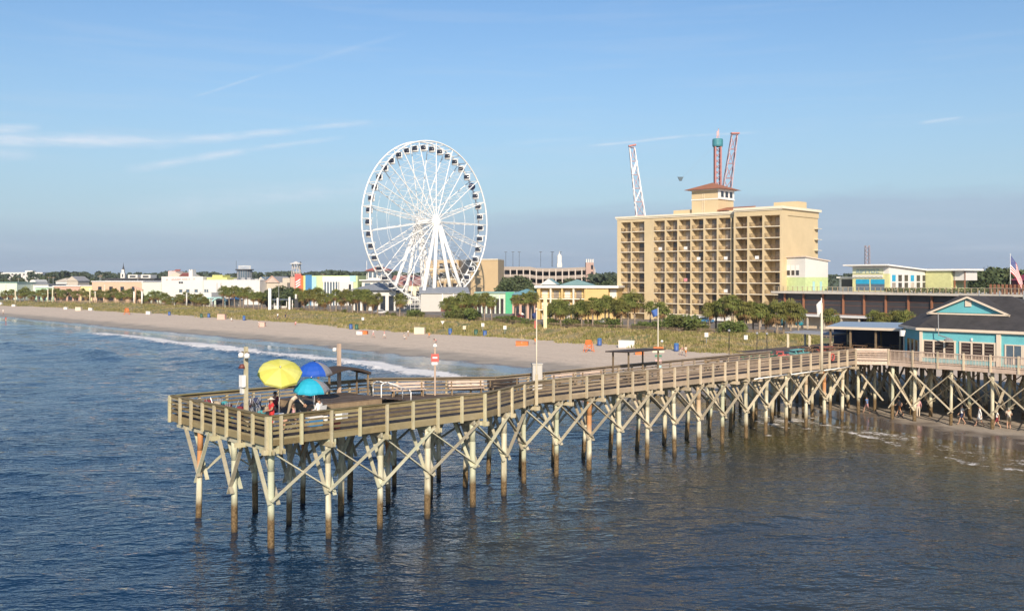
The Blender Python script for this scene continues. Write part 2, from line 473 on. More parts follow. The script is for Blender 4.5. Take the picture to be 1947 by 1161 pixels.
# ------------------------------------------------------------------ sky, sun, camera
SUN_EL, SUN_AZ = R(27), R(-3)       # sun behind the camera, a little to the left
L = Vector((-math.sin(SUN_AZ)*math.cos(SUN_EL), -math.cos(SUN_AZ)*math.cos(SUN_EL), math.sin(SUN_EL)))
sd = bpy.data.lights.new('sun', 'SUN'); sd.energy = 4.6; sd.angle = R(.5); sd.color = (1., .86, .69)
so = bpy.data.objects.new('sun', sd); C.objects.link(so)
so.rotation_euler = (-L).to_track_quat('-Z', 'Y').to_euler()
def make_world():
    w = bpy.data.worlds.new('World'); bpy.context.scene.world = w; w.use_nodes = True
    t = NT.__new__(NT); t.t = w.node_tree; t.n = t.t.nodes; t.l = t.t.links
    bg = t.n['Background']
    sky = t.node('ShaderNodeTexSky', sky_type='NISHITA'); sky.sun_disc = False
    sky.sun_elevation = SUN_EL; sky.sun_rotation = math.atan2(L.x, L.y); sky.altitude = 10; sky.air_density = 1.3; sky.dust_density = 1.0; sky.ozone_density = 1.6
    dirv = t.node('ShaderNodeTexCoord').outputs['Generated']
    x, y, z = t.sep(dirv)
    az = t.math('ARCTAN2', x, y)                       # 0 = straight out, + to the right
    hz = t.math('SQRT', t.math('ADD', t.math('MULTIPLY', x, x), t.math('MULTIPLY', y, y)))
    el = t.math('ARCTAN2', z, hz)
    cmb = t.node('ShaderNodeCombineXYZ'); t.link(az, cmb.inputs[0]); t.link(el, cmb.inputs[1])
    ae = cmb.outputs[0]
    K = .105
    col = t.mix(1., sky.outputs[0], (K*.56, K*.74, K*.98), 'MULTIPLY')
    # thin morning haze low over the land
    hf = t.rng(el, 0., .30, 1., 0.); hf = t.math('POWER', hf, 1.5)
    col = t.mix(t.math('MULTIPLY', hf, .80), col, SKY_HAZE)
    # grey-blue cloud bank above the horizon
    nb = t.noise(1., 5, .6, ae, (7, 34, 1))
    e2 = t.math('ADD', el, t.math('MULTIPLY', t.math('SUBTRACT', nb, .5), .035))
    top = t.math('ADD', .046, t.math('MULTIPLY', t.rng(az, -.2, .25), .030))
    k = t.math('SUBTRACT', e2, top)
    bank = t.rng(k, -.006, .010, 1, 0)
    col = t.mix(t.math('MULTIPLY', bank, t.rng(az, -.35, .15, .36, .58)), col, SKY_BANK)
    # a paler slot lower in the bank
    nb2 = t.noise(1., 4, .6, ae, (4, 60, 1))
    slot = t.math('MULTIPLY', t.rng(nb2, .5, .64), t.rng(el, .0, .06, 1, .2))
    col = t.mix(t.math('MULTIPLY', slot, .42), col, (.50,.56,.64))
    # cirrus streaks: line segments in azimuth and elevation with ragged edges
    nz = t.noise(1., 6, .68, ae, (26, 120, 1)); nz2 = t.noise(1., 4, .6, ae, (9, 40, 1))
    def px(u, v):
        a = math.atan((u-CX)/F); return a, math.atan((HY-v)/F*math.cos(a))
    segs = [((-150,262),(330,268),11,.75),((330,268),(560,248),8,.55),((560,246),(700,233),5,.45),((250,323),(470,285),8,.55),((470,285),(650,262),5,.4),((370,184),(505,140),3.0,.22),((505,140),(760,66),5,.12),
            ((1125,277),(1310,258),3.0,.5),((1310,258),(1440,252),2.5,.3),((1750,234),(1830,223),3.,.35),((260,400),(900,330),22,.28),((-100,250),(70,245),8,.5),((960,275),(1120,262),5,.15),((-100,300),(60,290),12,.4)]
    tot = None
    for (a, b, wpx, st) in segs:
        (a0,e0),(a1,e1) = px(*a), px(*b)
        dx, dy = a1-a0, e1-e0; L2 = dx*dx+dy*dy; Ln = math.sqrt(L2)
        tt = t.math('ADD', t.math('MULTIPLY', az, dx/L2), t.math('ADD', t.math('MULTIPLY', el, dy/L2), -(a0*dx+e0*dy)/L2))
        cr = t.math('ADD', t.math('MULTIPLY', az, -dy/Ln), t.math('ADD', t.math('MULTIPLY', el, dx/Ln), (a0*dy-e0*dx)/Ln))
        cr = t.math('ADD', cr, t.math('MULTIPLY', t.math('SUBTRACT', nz2, .5), 2.4*wpx/F))
        s = t.rng(t.math('ABSOLUTE', cr), .15*wpx/F, 1.25*wpx/F, 1, 0)
        s = t.math('MULTIPLY', s, t.math('MULTIPLY', t.rng(tt, -.08, .15), t.rng(tt, .85, 1.08, 1, 0)))
        s = t.math('MULTIPLY', s, st)
        tot = s if tot is None else t.math('MAXIMUM', tot, s)
    tot = t.math('MULTIPLY', tot, t.rng(nz, .32, .62, .25, 1.25))
    col = t.mix(tot, col, SKY_CIRRUS)
    t.link(col, bg.inputs['Color']); bg.inputs['Strength'].default_value = 1.0
SKY_HAZE, SKY_BANK, SKY_CIRRUS = (.36,.49,.64), (.30,.375,.50), (.56,.63,.72)
make_world()
cam = bpy.data.cameras.new('camera'); co = bpy.data.objects.new('camera', cam); C.objects.link(co)
co.location = (0,0,H); co.rotation_euler = (R(90),0,0)
cam.lens = F/1947*36; cam.sensor_width = 36; cam.shift_y = -(580.5-HY)/1947
cam.clip_end = 20000; cam.clip_start = .5
S = bpy.context.scene; S.camera = co
S.view_settings.view_transform = 'Standard'; S.view_settings.look = 'None'; S.view_settings.exposure = .40; S.view_settings.gamma = 1
# ------------------------------------------------------------------ the pier (local x = shoreward, y = away to the far side)
PU = R(42.5); PO = Vector((-11.87, 48.1, 0))
def P(s, t, z=0.):
    return Vector((PO.x + s*math.cos(PU) - t*math.sin(PU), PO.y + s*math.sin(PU) + t*math.cos(PU), z))
ZD = 5.55                    # deck top
pier = thing('fishing_pier', 'long weathered wooden fishing pier on pale piles running to the beach', 'pier', PO, PU)
NEAR = [(-.35,-.35),(13.5,-.35),(20.3,2.4),(62.2,2.4),(64.0,-.15)]
FAR = [(-.35,11.05),(13.5,11.05),(20.3,6.3),(54.0,6.3),(54.0,15.),(64,15.)]
# deck boards across the pier, each board its own little gap and tone inside one deck mesh
def outline(s):
    if s < 13.5: return -.33, 11.03
    if s < 20.3:
        k = (s-13.5)/6.8; return -.33+2.75*k, 11.03-4.75*k
    if s < 54.0: return 2.42, 6.28
    if s < 62.2: return 2.42, 15.
    if s < 64: return 2.42-2.55*(s-62.2)/1.8, 15.
    return -24., 17.
mb = MB(); s = -.33
while s < 92:
    a, b = outline(s+.08); z = ZD + random.uniform(-.006,.006)
    mb.box(s, a, ZD-.05, s+.148, b, z); s += .16
mb.build('deck', M_deck, pier)
mb = MB()
for k in range(4):      # stringers under the head
    t = .3 + k*3.4; mb.box(-.2, t, ZD-.36, 14, t+.12, ZD-.06)
for t in (2.7,4.3,5.9): mb.box(14, t, ZD-.36, 64, t+.12, ZD-.06)
for k in range(14): mb.box(64.2, -22+k*2.7, ZD-.36, 91, -21.88+k*2.7, ZD-.06)
mb.build('stringer', M_old, pier)

def along(poly, step0, skip=0.):
    "points every step0 along a polyline with their directions"
    out = []
    for a, b in zip(poly, poly[1:]):
        a, b = Vector(a), Vector(b); n = max(1, round((b-a).length/step0))
        for k in range(n): out.append((a.lerp(b, k/n), (b-a).normalized()))
    out.append((Vector(poly[-1]), out[-1][1]))
    return out
posts = []
def railing(poly, side, step, boards, far=False, inner=False):
    "fence of posts outside, horizontal boards, a cap on top and the deep fascia below"
    mbb, mf, mc = MB(), MB(), MB()
    for a, b in zip(poly, poly[1:]):
        a, b = Vector(a), Vector(b); d = (b-a).normalized(); nrm = Vector((d.y,-d.x))*side   # outward
        L_ = (b-a).length; n = max(1, round(L_/step))
        for k in range(n):
            p, q = a.lerp(b, k/n), a.lerp(b, (k+1)/n)
            for (z0, h) in boards:
                j = random.uniform(-.012,.012); o = nrm*(.03+random.uniform(-.006,.006))
                mbb.beam((p.x+o.x, p.y+o.y, ZD+z0+j), (q.x+o.x, q.y+o.y, ZD+z0+j+random.uniform(-.01,.01)), .038, h)
            o = nrm*.05
            mf.beam((p.x+o.x, p.y+o.y, ZD-.19), (q.x+o.x, q.y+o.y, ZD-.19), .05, .28)
            mf.beam((p.x+o.x*.6, p.y+o.y*.6, ZD-.0), (q.x+o.x*.6, q.y+o.y*.6, ZD-.0), .04, .10)
        o = nrm*-.02
        mc.beam((a.x+o.x,a.y+o.y,ZD+1.13),(b.x+o.x,b.y+o.y,ZD+1.13), .30, .045)
    mbb.build('rail_board', M_rail, pier); mf.build('fascia', M_fascia, pier); mc.build('rail_cap', M_cap, pier)
    for kk, (p, d) in enumerate(along(poly, step)):
        nrm = Vector((d.y,-d.x))*side
        posts.append((p + nrm*.13, d, nrm, -.78 if (kk % 2 == 0 and p.y < 6) else -.40))
BO = [(1.0,.20),(.74,.10),(.52,.14),(.28,.14)]
END = [(-.35,11.05),(-.35,-.35)]
railing(END, 1, 1.5, BO)
railing(NEAR[:2], 1, 1.63, BO)
railing(NEAR[1:3], 1, 1.8, BO)
railing(NEAR[2:4], 1, 1.6, BO)
railing([(13.5,11.05),(-.35,11.05)], 1, 1.63, BO)
railing([(20.3,6.3),(13.5,11.05)], 1, 1.8, BO)
railing([(54.0,6.3),(20.3,6.3)], 1, 1.6, BO)
posts.append((Vector((.25,-.48)), Vector((1,0)), Vector((0,-1)), -.78))
posts = sorted(posts, key=lambda q: P(q[0].x, q[0].y).y)
def post_mb(p, d, n, zb=-.38, zt=1.12):
    d = Vector((d[0],d[1],0)); n = Vector((n[0],n[1],0))
    m = MB(); jt = random.uniform(-.02,.02)
    a = Vector((p.x, p.y, ZD+zb+random.uniform(-.04,.03))); b = Vector((p.x+jt, p.y+jt, ZD+zt))
    m.beam(a, b, .14, .14, up=(n.x,n.y,0))
    if zb < -.5:      # outrigger boards bolted through the foot of the post
        for sg in (-1,1):
            q = Vector((p.x,p.y,ZD-.62)) + d*(.09*sg); m.beam(q+n*.22, q-n*.9, .05, .24)
    return m
for q in posts[:96]: post_mb(*q).build('rail_post', M_post, pier)
mx = MB()
for q in posts[96:]:
    m = post_mb(*q); i = len(mx.v); mx.v += m.v; mx.f += [tuple(i+k for k in f) for f in m.f]; mx.m += m.m
if mx.v: tag(mx.build('far_rail_post', M_post, pier), kind='stuff')

# bents: piles, split caps, braces
bents = [(s, (0.,3.95,7.9)) for s in (0,3.25,6.5,9.75,13.)] + [(16.4,(1.,4.6,7.6))] + [(19.6+3.14*k,(2.75,5.95)) for k in range(13)] + [(60.6,(2.75,5.95,10.,14.))]
piles = []; braces = []; capm = MB()
for s, ts in bents:
    for t in ts:
        bat = .07*(t-ts[0])/max(1,(ts[-1]-ts[0])) * (6 if len(ts)==2 else 2)
        piles.append((s+random.uniform(-.07,.07), t, s+random.uniform(-.12,.12), t + bat + random.uniform(-.06,.06), .155+random.uniform(-.015,.02), -1.2))
    e = 2.75 if ts[-1] == 7.9 else .35
    for sg in (-1,1): capm.box(s+sg*.17-.05, ts[0]-.35, ZD-.66, s+sg*.17+.05, ts[-1]+e, ZD-.37)
capm.build('pile_cap', M_brace, pier)
# piles under the house platform stand on sand
TJ = [-.3,-2.3,-5.8,-9.3,-12.8,-16.3,-19.8,-22.5]
for i in range(7):
    for j in range(8):
        s = 64.4 + i*3.6 + random.uniform(-.15,.15); t = TJ[j] + random.uniform(-.1,.1)
        if i > 4 and j % 2: continue
        piles.append((s, t, s+random.uniform(-.15,.15), t+random.uniform(-.15,.15), .15+random.uniform(-.02,.02), -.8))
for i in range(7):          # and under the wide terrace
    for j in range(5):
        s = 64.6 + i*3.4; t = 3.4 + j*2.9
        piles.append((s+random.uniform(-.2,.2), t, s+random.uniform(-.2,.2), t, .15, -.8))
for s in (55.,57.8,):
    for t in (8.5,11.,14.): piles.append((s,t,s,t,.15,-.8))
def pile_mb(s, t, s2, t2, r, zb):
    m = MB(); n = 10
    top = ZD-.4
    zs = [zb, .3, 1.3, 2.6, 3.9, top]; wob = random.uniform(0,6.28)
    for a, b in zip(zs, zs[1:]):
        pa, pb = [(z-top)/(zb-top) for z in (a,b)]
        ra, rb = [r*(1.06-.16*q) + (.02 if z < 1.4 else 0) for q, z in ((pa,a),(pb,b))]
        m.tube((s+(s2-s)*pa, t+(t2-t)*pa, a), (s+(s2-s)*pb, t+(t2-t)*pb, b), ra, rb, n, 0, cap=(b==top))
    return m
keep = sorted(piles, key=lambda q: P(q[0],q[1]).y)
for q in keep[:98]: pile_mb(*q).build('pile', M_pile, pier, smooth=True)
mx = MB()
for q in keep[98:]:
    m = pile_mb(*q); i = len(mx.v); mx.v += m.v; mx.f += [tuple(i+k for k in f) for f in m.f]; mx.m += m.m
if mx.v: tag(mx.build('back_pile', M_pile, pier), kind='stuff')
# longitudinal X braces, near row and far row
for (s0, t0s), (s1, t1s) in zip(bents, bents[1:]):
    for row in (0, -1):
        ta, tb = t0s[row], t1s[row]
        if row == -1 and len(t0s) == 4: continue
        o = -.2 if row == 0 else .2
        zl, zh = 2.55+random.uniform(-.12,.12), 4.85+random.uniform(-.08,.1)
        ex = .22
        for (a, ta_, za, b, tb_, zb, off) in ((s0, ta, zh, s1, tb, zl, o), (s0, ta, zl, s1, tb, zh, o*1.35)):
            d = Vector((b-a, tb_-ta_, zb-za)).normalized()*ex
            braces.append(((a-d.x, ta_+off-d.y, za-d.z), (b+d.x, tb_+off+d.y, zb+d.z), .06, .22, (0,1,0)))
# transverse knee braces on both faces of each bent
for s, ts in bents:
    for t in ts:
        for sg in (-1, 1):
            if len(ts) == 2 and ((t == ts[0] and sg < 0) or (t == ts[-1] and sg > 0)): continue
            if t == ts[0] and sg < 0: continue
            rch = 1.45+random.uniform(-.12,.12)
            fo = .24*sg
            if sg > 0: braces.append(((s-fo, t-.2, 2.35+random.uniform(-.15,.15)), (s-fo, t+rch+.1, ZD-.42), .06, .2, (1,0,0)))
            braces.append(((s+fo, t-.22*sg, 2.25+random.uniform(-.15,.15)), (s+fo, t+sg*rch, ZD-.45), .06, .2, (1,0,0)))
for i in range(3):
    for j in range(7):
        s = 64.2+i*3.6; t = TJ[j]; w_ = TJ[j]-TJ[j+1]
        z0, z1 = (1.2,4.7) if (j % 2 == 0) else (1.4,4.9)
        braces.append(((s-.22, t+.2, z1-.1), (s-.22, t-w_-.2, z0), .06, .24, (1,0,0)))
        braces.append(((s-.30, t+.2, z0+.05), (s-.30, t-w_-.2, z1), .06, .24, (1,0,0)))
for i in range(3):
    for j in range(8):
        s = 64.4+i*3.6; t = TJ[j]
        braces.append(((s, t+.22, 4.9), (s+3.3, t+.22, 1.7), .06, .22, (0,1,0)))
        if j % 2: braces.append(((s, t-.22, 1.7), (s+3.3, t-.22, 4.9), .06, .22, (0,1,0)))
for i in range(4):
    for j in range(5):
        s = 64.6+i*3.4; t = 3.4+j*2.9
        braces.append(((s-.2, t+.2, 4.9), (s-.2, t-2.7, 1.8), .06, .22, (1,0,0)))
        braces.append(((s, t-.2, 1.8), (s+3.2, t-.2, 4.9), .06, .22, (0,1,0)))
def midY(b): return (P(b[0][0],b[0][1]).y + P(b[1][0],b[1][1]).y)/2 + (20 if b[0][1] > 7 else 0)
braces.sort(key=midY)
for b in braces[:98]:
    m = MB(); m.beam(*b[:4], up=b[4]); m.build('cross_brace', M_brace, pier)
mx = MB()
for b in braces[98:]: mx.beam(*b[:4], up=b[4])
tag(mx.build('rear_cross_brace', M_brace, pier), kind='stuff')

# seaward railing of the house platform: pale boards on the chamfer, then close-set balusters
m = MB(); a, b = Vector((62.2,2.4)), Vector((63.95,-.1))
for z, h in ((1.08,.24),(.86,.11),(.66,.11),(.46,.11),(.22,.22)):
    m.beam((a.x,a.y,ZD+z),(b.x,b.y,ZD+z), .04, h)
m.beam((a.x,a.y,ZD-.14),(b.x,b.y,ZD-.14), .06, .34)
m.build('corner_board', M_pink, pier)
m = MB()
tt = -.1
while tt > -24:
    m.box(63.93, tt-.035, ZD+.02, 63.98, tt+.005, ZD+1.02); tt -= .125
m.build('baluster', M_pink, pier)
m = MB(); m.box(63.86,-24,ZD+1.02,64.02,-.1,ZD+1.11); m.box(63.9,-24,ZD-.36,64.0,-.15,ZD+.0); m.box(63.9,-24,ZD+.06,64.0,-.15,ZD+.13)
m.build('house_rail', M_pink, pier)
for k in range(11):
    m = MB(); t = -.1-2.3*k; m.box(63.8,t-.07,ZD-.34,63.93,t+.07,ZD+1.2); m.build('house_rail_post', M_post, pier)
# drain pipes and beam ends under the platform edge, a white pipe slung along the near side
m = MB()
for a, b in ((45.,50.),(50.6,55.5),(56,61.)): m.tube((a,2.05,ZD-.45),(b,2.1,ZD-.42),.05,n=8)
m.build('water_pipe', M_white, pier, True)
# ------------------------------------------------------------------ hotel
M_hwall = mat('hotel_stucco', (.60,.475,.285), .8, .10, .25)
M_hedge = mat('hotel_trim', (.78,.69,.53), .7, .05, .6)
M_hrec = mat('hotel_recess_wall', (.47,.33,.17), .8, .08, .6)
M_tile = mat('clay_roof_tile', (.36,.145,.075), .8, .2, 1.2)
M_curt = mat('curtained_glass', (.42,.37,.32), .25, .35, .9, rnd=.5)
M_doord = mat('dark_door_glass', (.05,.045,.045), .12, .4, .8, spec=.7)
HA = math.atan2(-.676,.737); HO = Vector((28.9,265.,2.2)); HZ = 29.7
hotel = thing('hotel_tower', 'tall yellow beach hotel with rows of recessed balconies and a tiled roof turret', 'hotel', HO, HA)
def hs(cx):
    a = ((1160+cx/4.528)-CX)/F; return (a*265-28.9)/(.737+.676*a)
cols = [(95,178),(190,295),(378,470),(485,578),(593,690),(705,803),(820,918),(935,1038),(1050,1092),(1110,1208),(1228,1338),(1358,1488)]
cols = [(hs(a),hs(b)) for a,b in cols]
LEN = hs(1500); zt = HZ-1.5-HO.z; FH = 2.72; DEP = 1.9
base0 = zt-9*FH
wall = MB(); trim = MB()
wall.box(-.25, DEP, -1, LEN-.2, 18.5, zt)                       # body behind the recesses
edges = [-.3] + [v for c in cols for v in c] + [LEN]
xr = cols[9][0]-.45                                              # right block starts here
for k in range(0, len(edges), 2):                                # piers between recesses
    a, b = edges[k], edges[k+1]
    y0 = -1.6 if a >= xr-.6 else 0
    wall.box(a, y0, -1, b, DEP, zt)
wall.box(-.3, 0, zt, xr, 18.6, zt+1.1); wall.box(xr, -1.6, zt, LEN, 18.6, zt+1.5)
trim.box(-.7, -.4, zt+1.1, xr+.02, 18.9, zt+1.55); trim.box(xr, -2.0, zt+1.5, LEN+.5, 19.1, zt+2.1)
trim.box(-.5,-.2,zt+.75,xr,-.002,zt+1.1); trim.box(xr,-1.8,zt+1.2,LEN+.3,-1.602,zt+1.5)
wall.build('wall', M_hwall, hotel); trim.build('cornice', M_hedge, hotel)
m = MB(); m.box(cols[4][0], -1.2, base0-1.2, cols[7][1], DEP, base0-.2); m.build('lobby_canopy', M_white, hotel)
m = MB(); m.box(cols[2][0],-.05,-.9,cols[11][1],-.01,base0-1.3); m.build('parking_opening', M_dark, hotel)
def bal(w, d0):
    s = MB(); s.box(0, d0-.12, -.09, w, DEP, .09)
    r = MB(); r.beam((.03,d0-.02,1.06),(w-.03,d0-.02,1.06),.06,.06); r.beam((.03,d0-.02,.16),(w-.03,d0-.02,.16),.04,.04)
    n = int(w/.13)
    for k in range(n+1): r.box(.03+k*(w-.06)/n-.020,d0-.03,.14,.03+k*(w-.06)/n+.020,d0-.01,1.05)
    d = MB(); x0 = w*.28
    d.box(x0, DEP-.06, .1, w-.1, DEP-.02, 2.3, 0)
    d.box(x0-.06, DEP-.08, .08, x0, DEP-.015, 2.36, 1); d.box((x0+w)/2-.06, DEP-.08, .08, (x0+w)/2-.01, DEP-.015, 2.36, 1); d.box(x0, DEP-.08, 2.3, w-.1, DEP-.015, 2.36, 1)
    d2 = MB(); d2.v, d2.f, d2.m = list(d.v), list(d.f), list(d.m)
    return s.mesh('balcony', M_hedge), r.mesh('railing', M_bronze), d.mesh('glass_door', [M_doord, M_bronze]), d2.mesh('glass_door', [M_curt, M_bronze])
chair = MB(); chair.box(0,0,.38,.5,.5,.42); chair.box(0,.46,.42,.5,.5,.9)
for a in (0,.46):
    for b in (0,.46): chair.box(a,b,.09,a+.04,b+.04,.4)
M_towel = [mat('white_towel',(.8,.78,.75),.9), mat('pink_towel',(.7,.25,.28),.9), mat('blue_towel',(.2,.35,.6),.9)]
chm = chair.mesh('balcony_chair', M_bronze); count = 0; extra = MB()
towels = {(4,3):0,(4,6):1,(6,9):1,(7,4):0,(7,7):0,(10,4):0,(5,4):0,(2,3):0}
for c, (a, b) in enumerate(cols):
    w = b-a; front = -1.6 if c >= 9 else 0.
    sm, rm, dm, dm2 = bal(w, front)
    for r in range(1, 10):
        z = zt - r*FH + .09
        if c == 8 or count >= 99 or (c >= 9 and r == 9):
            extra.box(a, front-.12, z-.09, b, DEP, z+.09); continue
        count += 1
        o = place('balcony', sm, hotel, (a,0,z)); place('railing', rm, o)
        place('glass_door', dm if random.random() < .22 else dm2, o)
        if random.random() < .45: place('chair', chm, o, (w*random.uniform(.1,.7), front+.5, .0), random.uniform(-.5,.5))
        if (c, r) in towels:
            t = MB(); t.box(w*.45,front-.09,.35,w*.75,front-.05,1.12); t.build('towel', M_towel[towels[(c,r)]], o)
tag(extra.build('back_balcony', M_hedge, hotel), kind='stuff')
m = MB()
for r in range(1,10): m.box(LEN-.2, 16.2, zt-r*FH, LEN+.9, 18.4, zt-r*FH+.12)
m.build('end_ledge', M_hedge, hotel)
# turret with hip roof
t0, t1, u0, u1 = 21.0, 28.8, 3.6, 11.4; ze = 35.9-HO.z
m = MB(); m.box(t0,u0,zt,t1,u1,ze-.15); m.build('turret_wall', M_hwall, hotel)
m = MB(); m.box(t0-.5,u0-.5,ze-.15,t1+.5,u1+.5,ze+.05); e = .9
m.box(t0-.12,u0-.12,ze-2.6,t1+.35,u1+.12,ze-2.35); m.box(t0-.12,u0+.3,ze-2.3,t0-.02,u1,ze-.2)
m.box(t1+.02,u0-.1,ze-2.3,t1+.2,u1,ze-.16)
m.build('turret_trim', M_white, hotel)
m = MB(); ap = ((t0+t1)/2,(u0+u1)/2,ze+2.1); q = [(t0-1.5,u0-1.5,ze+.06),(t1+1.5,u0-1.5,ze+.06),(t1+1.5,u1+1.5,ze+.06),(t0-1.5,u1+1.5,ze+.06)]
for k in range(4): m.face([q[k],q[(k+1)%4],ap])
m.face(q[::-1]); m.build('turret_roof', M_tile, hotel)
for k in range(3):
    m = MB(); y = u0+1.1+k*2.2; m.box(t1+.2,y,ze-2.0,t1+.25,y+1.3,ze-.5); m.build('turret_window', M_glass, hotel)
m = MB()
for x in (t0+3.2,t0+3.8): m.box(x,u0-.12,zt+1,x+.06,u0-.06,ze-1)
for k in range(12): m.box(t0+3.2,u0-.11,zt+1.3+k*.4,t0+3.8,u0-.07,zt+1.35+k*.4)
m.build('turret_ladder', M_hedge, hotel)
m = MB(); m.box(14.5,5,zt,20.0,9,zt+2.9); m.build('stair_house', M_hwall, hotel)
m = MB(); m.box(LEN-9.5,13,zt+1,LEN-3,18,zt+4.2); m.build('lift_house', M_hwall, hotel)
m = MB()
for q in ([(28.9,3,zt+2.3),(37,3,zt+2.3),(37,8,zt+3.2),(28.9,8,zt+3.2)],): m.slabpoly(q,.25)
m.build('lean_roof', M_tile, hotel)

# ------------------------------------------------------------------ observation wheel
WP = Vector(((813.5-CX)/F*332, 332., 2.2)); wheel = thing('observation_wheel', 'giant white observation wheel with dark gondolas rising over the boardwalk', 'ferris wheel', WP, R(48.5))
WR, WZ = 27.3, 32.2-2.2
def circ(a, r, y): return Vector((r*math.sin(a), y, WZ + r*math.cos(a)))
for y in (-2.05, 2.05):
    m = MB()
    for k in range(126):
        m.tube(circ(2*math.pi*k/126,WR,y),circ(2*math.pi*(k+1)/126,WR,y),.26,n=8,cap=False)
    m.build('rim', M_wsteel, wheel, True)
    for rr in (.36,.56,.76):
        m = MB()
        for k in range(21):
            m.tube(circ(2*math.pi*k/21,WR*rr,y*(1+.8*(1-rr))),circ(2*math.pi*(k+1)/21,WR*rr,y*(1+.8*(1-rr))),.045,n=5)
        m.build('tie_ring', M_wsteel, wheel)
m = MB(); m.tube((0,-2.05,WR),(0,2.05,WR),.14,n=6); sm_ = m.mesh('rim_strut', M_wsteel)
for k in range(42):
    o = place('rim_strut', sm_, wheel, (0,0,WZ)); o.rotation_euler = (0, 2*math.pi*(k+.5)/42, 0)
sp = MB()
def spt(r, y): return Vector((0, y, r))
ya = lambda r: 4.0 + (2.05-4.0)*(r-1.2)/(WR-1.2)
for sg in (-1,1): sp.tube(spt(1.2,sg*4.0), spt(WR-.3,sg*2.05), .15, n=6)
n = 16
for k in range(n):
    r0 = 2+(WR-4)*k/n; r1 = 2+(WR-4)*(k+1)/n; sg = 1 if k % 2 else -1
    sp.tube(spt(r0, sg*ya(r0)), spt(r1, -sg*ya(r1)), .06, n=5)
spm = sp.mesh('spoke', M_wsteel)
for k in range(21):
    o = place('spoke', spm, wheel, (0,0,WZ)); o.rotation_euler = (0, 2*math.pi*(k+.25)/21, 0)
m = MB()
for sg in (-1,1):
    y = sg*4.0
    m.tube((0,y-.5,WZ),(0,y+.5,WZ),1.75,n=24); m.tube((0,y+.5*sg,WZ),(0,y+.9*sg,WZ),1.2,n=20)
m.tube((0,-4.6,WZ),(0,4.6,WZ),.95,n=16)
m.build('hub', M_wsteel, wheel, False)
for sg in (-1,1):
    for x, ft in ((-11.2,8.2),(11.2,8.2),(-4.6,7.4),(5.2,7.4)):
        m = MB(); m.tube((x*.10, sg*4.9, WZ-1.3),(x, sg*ft, -.2),.55,.66,n=10); m.build('leg', M_wsteel, wheel, True)
M_gon = mat('gondola_glass', (.03,.035,.055), .1, .3, spec=.7)
g = MB(); g.ball((0,0,-1.2),.98,1.35,1.12,14); gm = g.mesh('gondola', M_gon, True)
g = MB(); g.box(-.2,-1.37,-2.1,.2,1.37,-.25); g.lathe((0,0,-1.2),[(1.0,-.62),(.97,-.8),(.7,-1.05),(.1,-1.14)],14,0,1,1.36); g.lathe((0,0,-1.2),[(1.0,.78),(.72,.98),(.1,1.14)],14,0,1,1.36); g.tube((0,-2.05,0),(0,2.05,0),.12,n=6)
gf = g.mesh('gondola_frame', M_wsteel)
gv = MB(); gv.ball((0,0,-1.2),1.15,1.45,1.3,14); gvm = gv.mesh('gondola', mat('navy_gondola',(.02,.03,.09),.15,.2), True)
for k in range(42):
    a = 2*math.pi*(k+.5)/42; p = circ(a, WR-1.15, 0)
    vip = (k == 6)
    o = place('gondola', gvm if vip else gm, wheel, p)
    if vip: o['label'] = 'all dark navy gondola'
    else: place('gondola_frame', gf, o)
m = MB()
for k in range(9):
    for j in range(3): m.beam((-17+k*1.9,-9.8+j*3,.4),(-17+k*1.9,-9.8+j*3,5.4-j*.3),.12,.12)
for j in range(3):
    for z in (1.2,2.4,3.6,4.6): m.beam((-17,-9.8+j*3,z),(-1.8,-9.8+j*3,z),.1,.1)
m.build('boarding_frame', M_white, wheel)
m = MB(); m.box(-17.5,-9.6,.1,-1.6,-3.6,.9); m.box(-16,-8,.9,-4,-4,1.9); m.build('boarding_deck', mat('wet_steel_deck',(.05,.06,.075),.5), wheel)

# ------------------------------------------------------------------ general low buildings
def bld(name, label, cat, x0, x1, ytop, Y, wallm, depth=14., rot=-14., z0=None, group=None, wallname='wall', sink=.5):
    rot = R(rot); O = Vector(((x0-CX)/F*Y, Y, 0)); a1 = (x1-CX)/F
    w = (a1*Y-O.x)/(math.cos(rot)-a1*math.sin(rot))
    z0 = gz(O.x, O.y)-sink if z0 is None else z0
    O.z = z0; h = H-(ytop-HY)/F*Y - z0
    t = thing(name, label, cat, O, rot, group)
    if wallm is not None:
        m = MB(); m.box(0,0,0,w,depth,h); m.build(wallname, wallm, t)
    return t, w, h
def roofslab(t, w, h, m_, d=14., ov=.4, th=.3, name='roof'):
    m = MB(); m.box(-ov,-ov,h,w+ov,d+ov,h+th); return m.build(name, m_, t)
def hip(t, x0, x1, y0, y1, z, rise, m_, name='roof', ridge=.3):
    m = MB(); cx, cy = (x0+x1)/2, (y0+y1)/2
    if (x1-x0) >= (y1-y0): i = (x1-x0-(y1-y0))/2; a, b = (cx-i-.05,cy,z+rise),(cx+i+.05,cy,z+rise)
    else: i = (y1-y0-(x1-x0))/2; a, b = (cx,cy-i-.05,z+rise),(cx,cy+i+.05,z+rise)
    q = [(x0,y0,z),(x1,y0,z),(x1,y1,z),(x0,y1,z)]
    if (x1-x0) >= (y1-y0):
        m.face([q[0],q[1],b,a]); m.face([q[1],q[2],b]); m.face([q[2],q[3],a,b]); m.face([q[3],q[0],a])
    else:
        m.face([q[0],q[1],a]); m.face([q[1],q[2],b,a]); m.face([q[2],q[3],b]); m.face([q[3],q[0],a,b])
    m.face(q[::-1]); return m.build(name, m_, t)
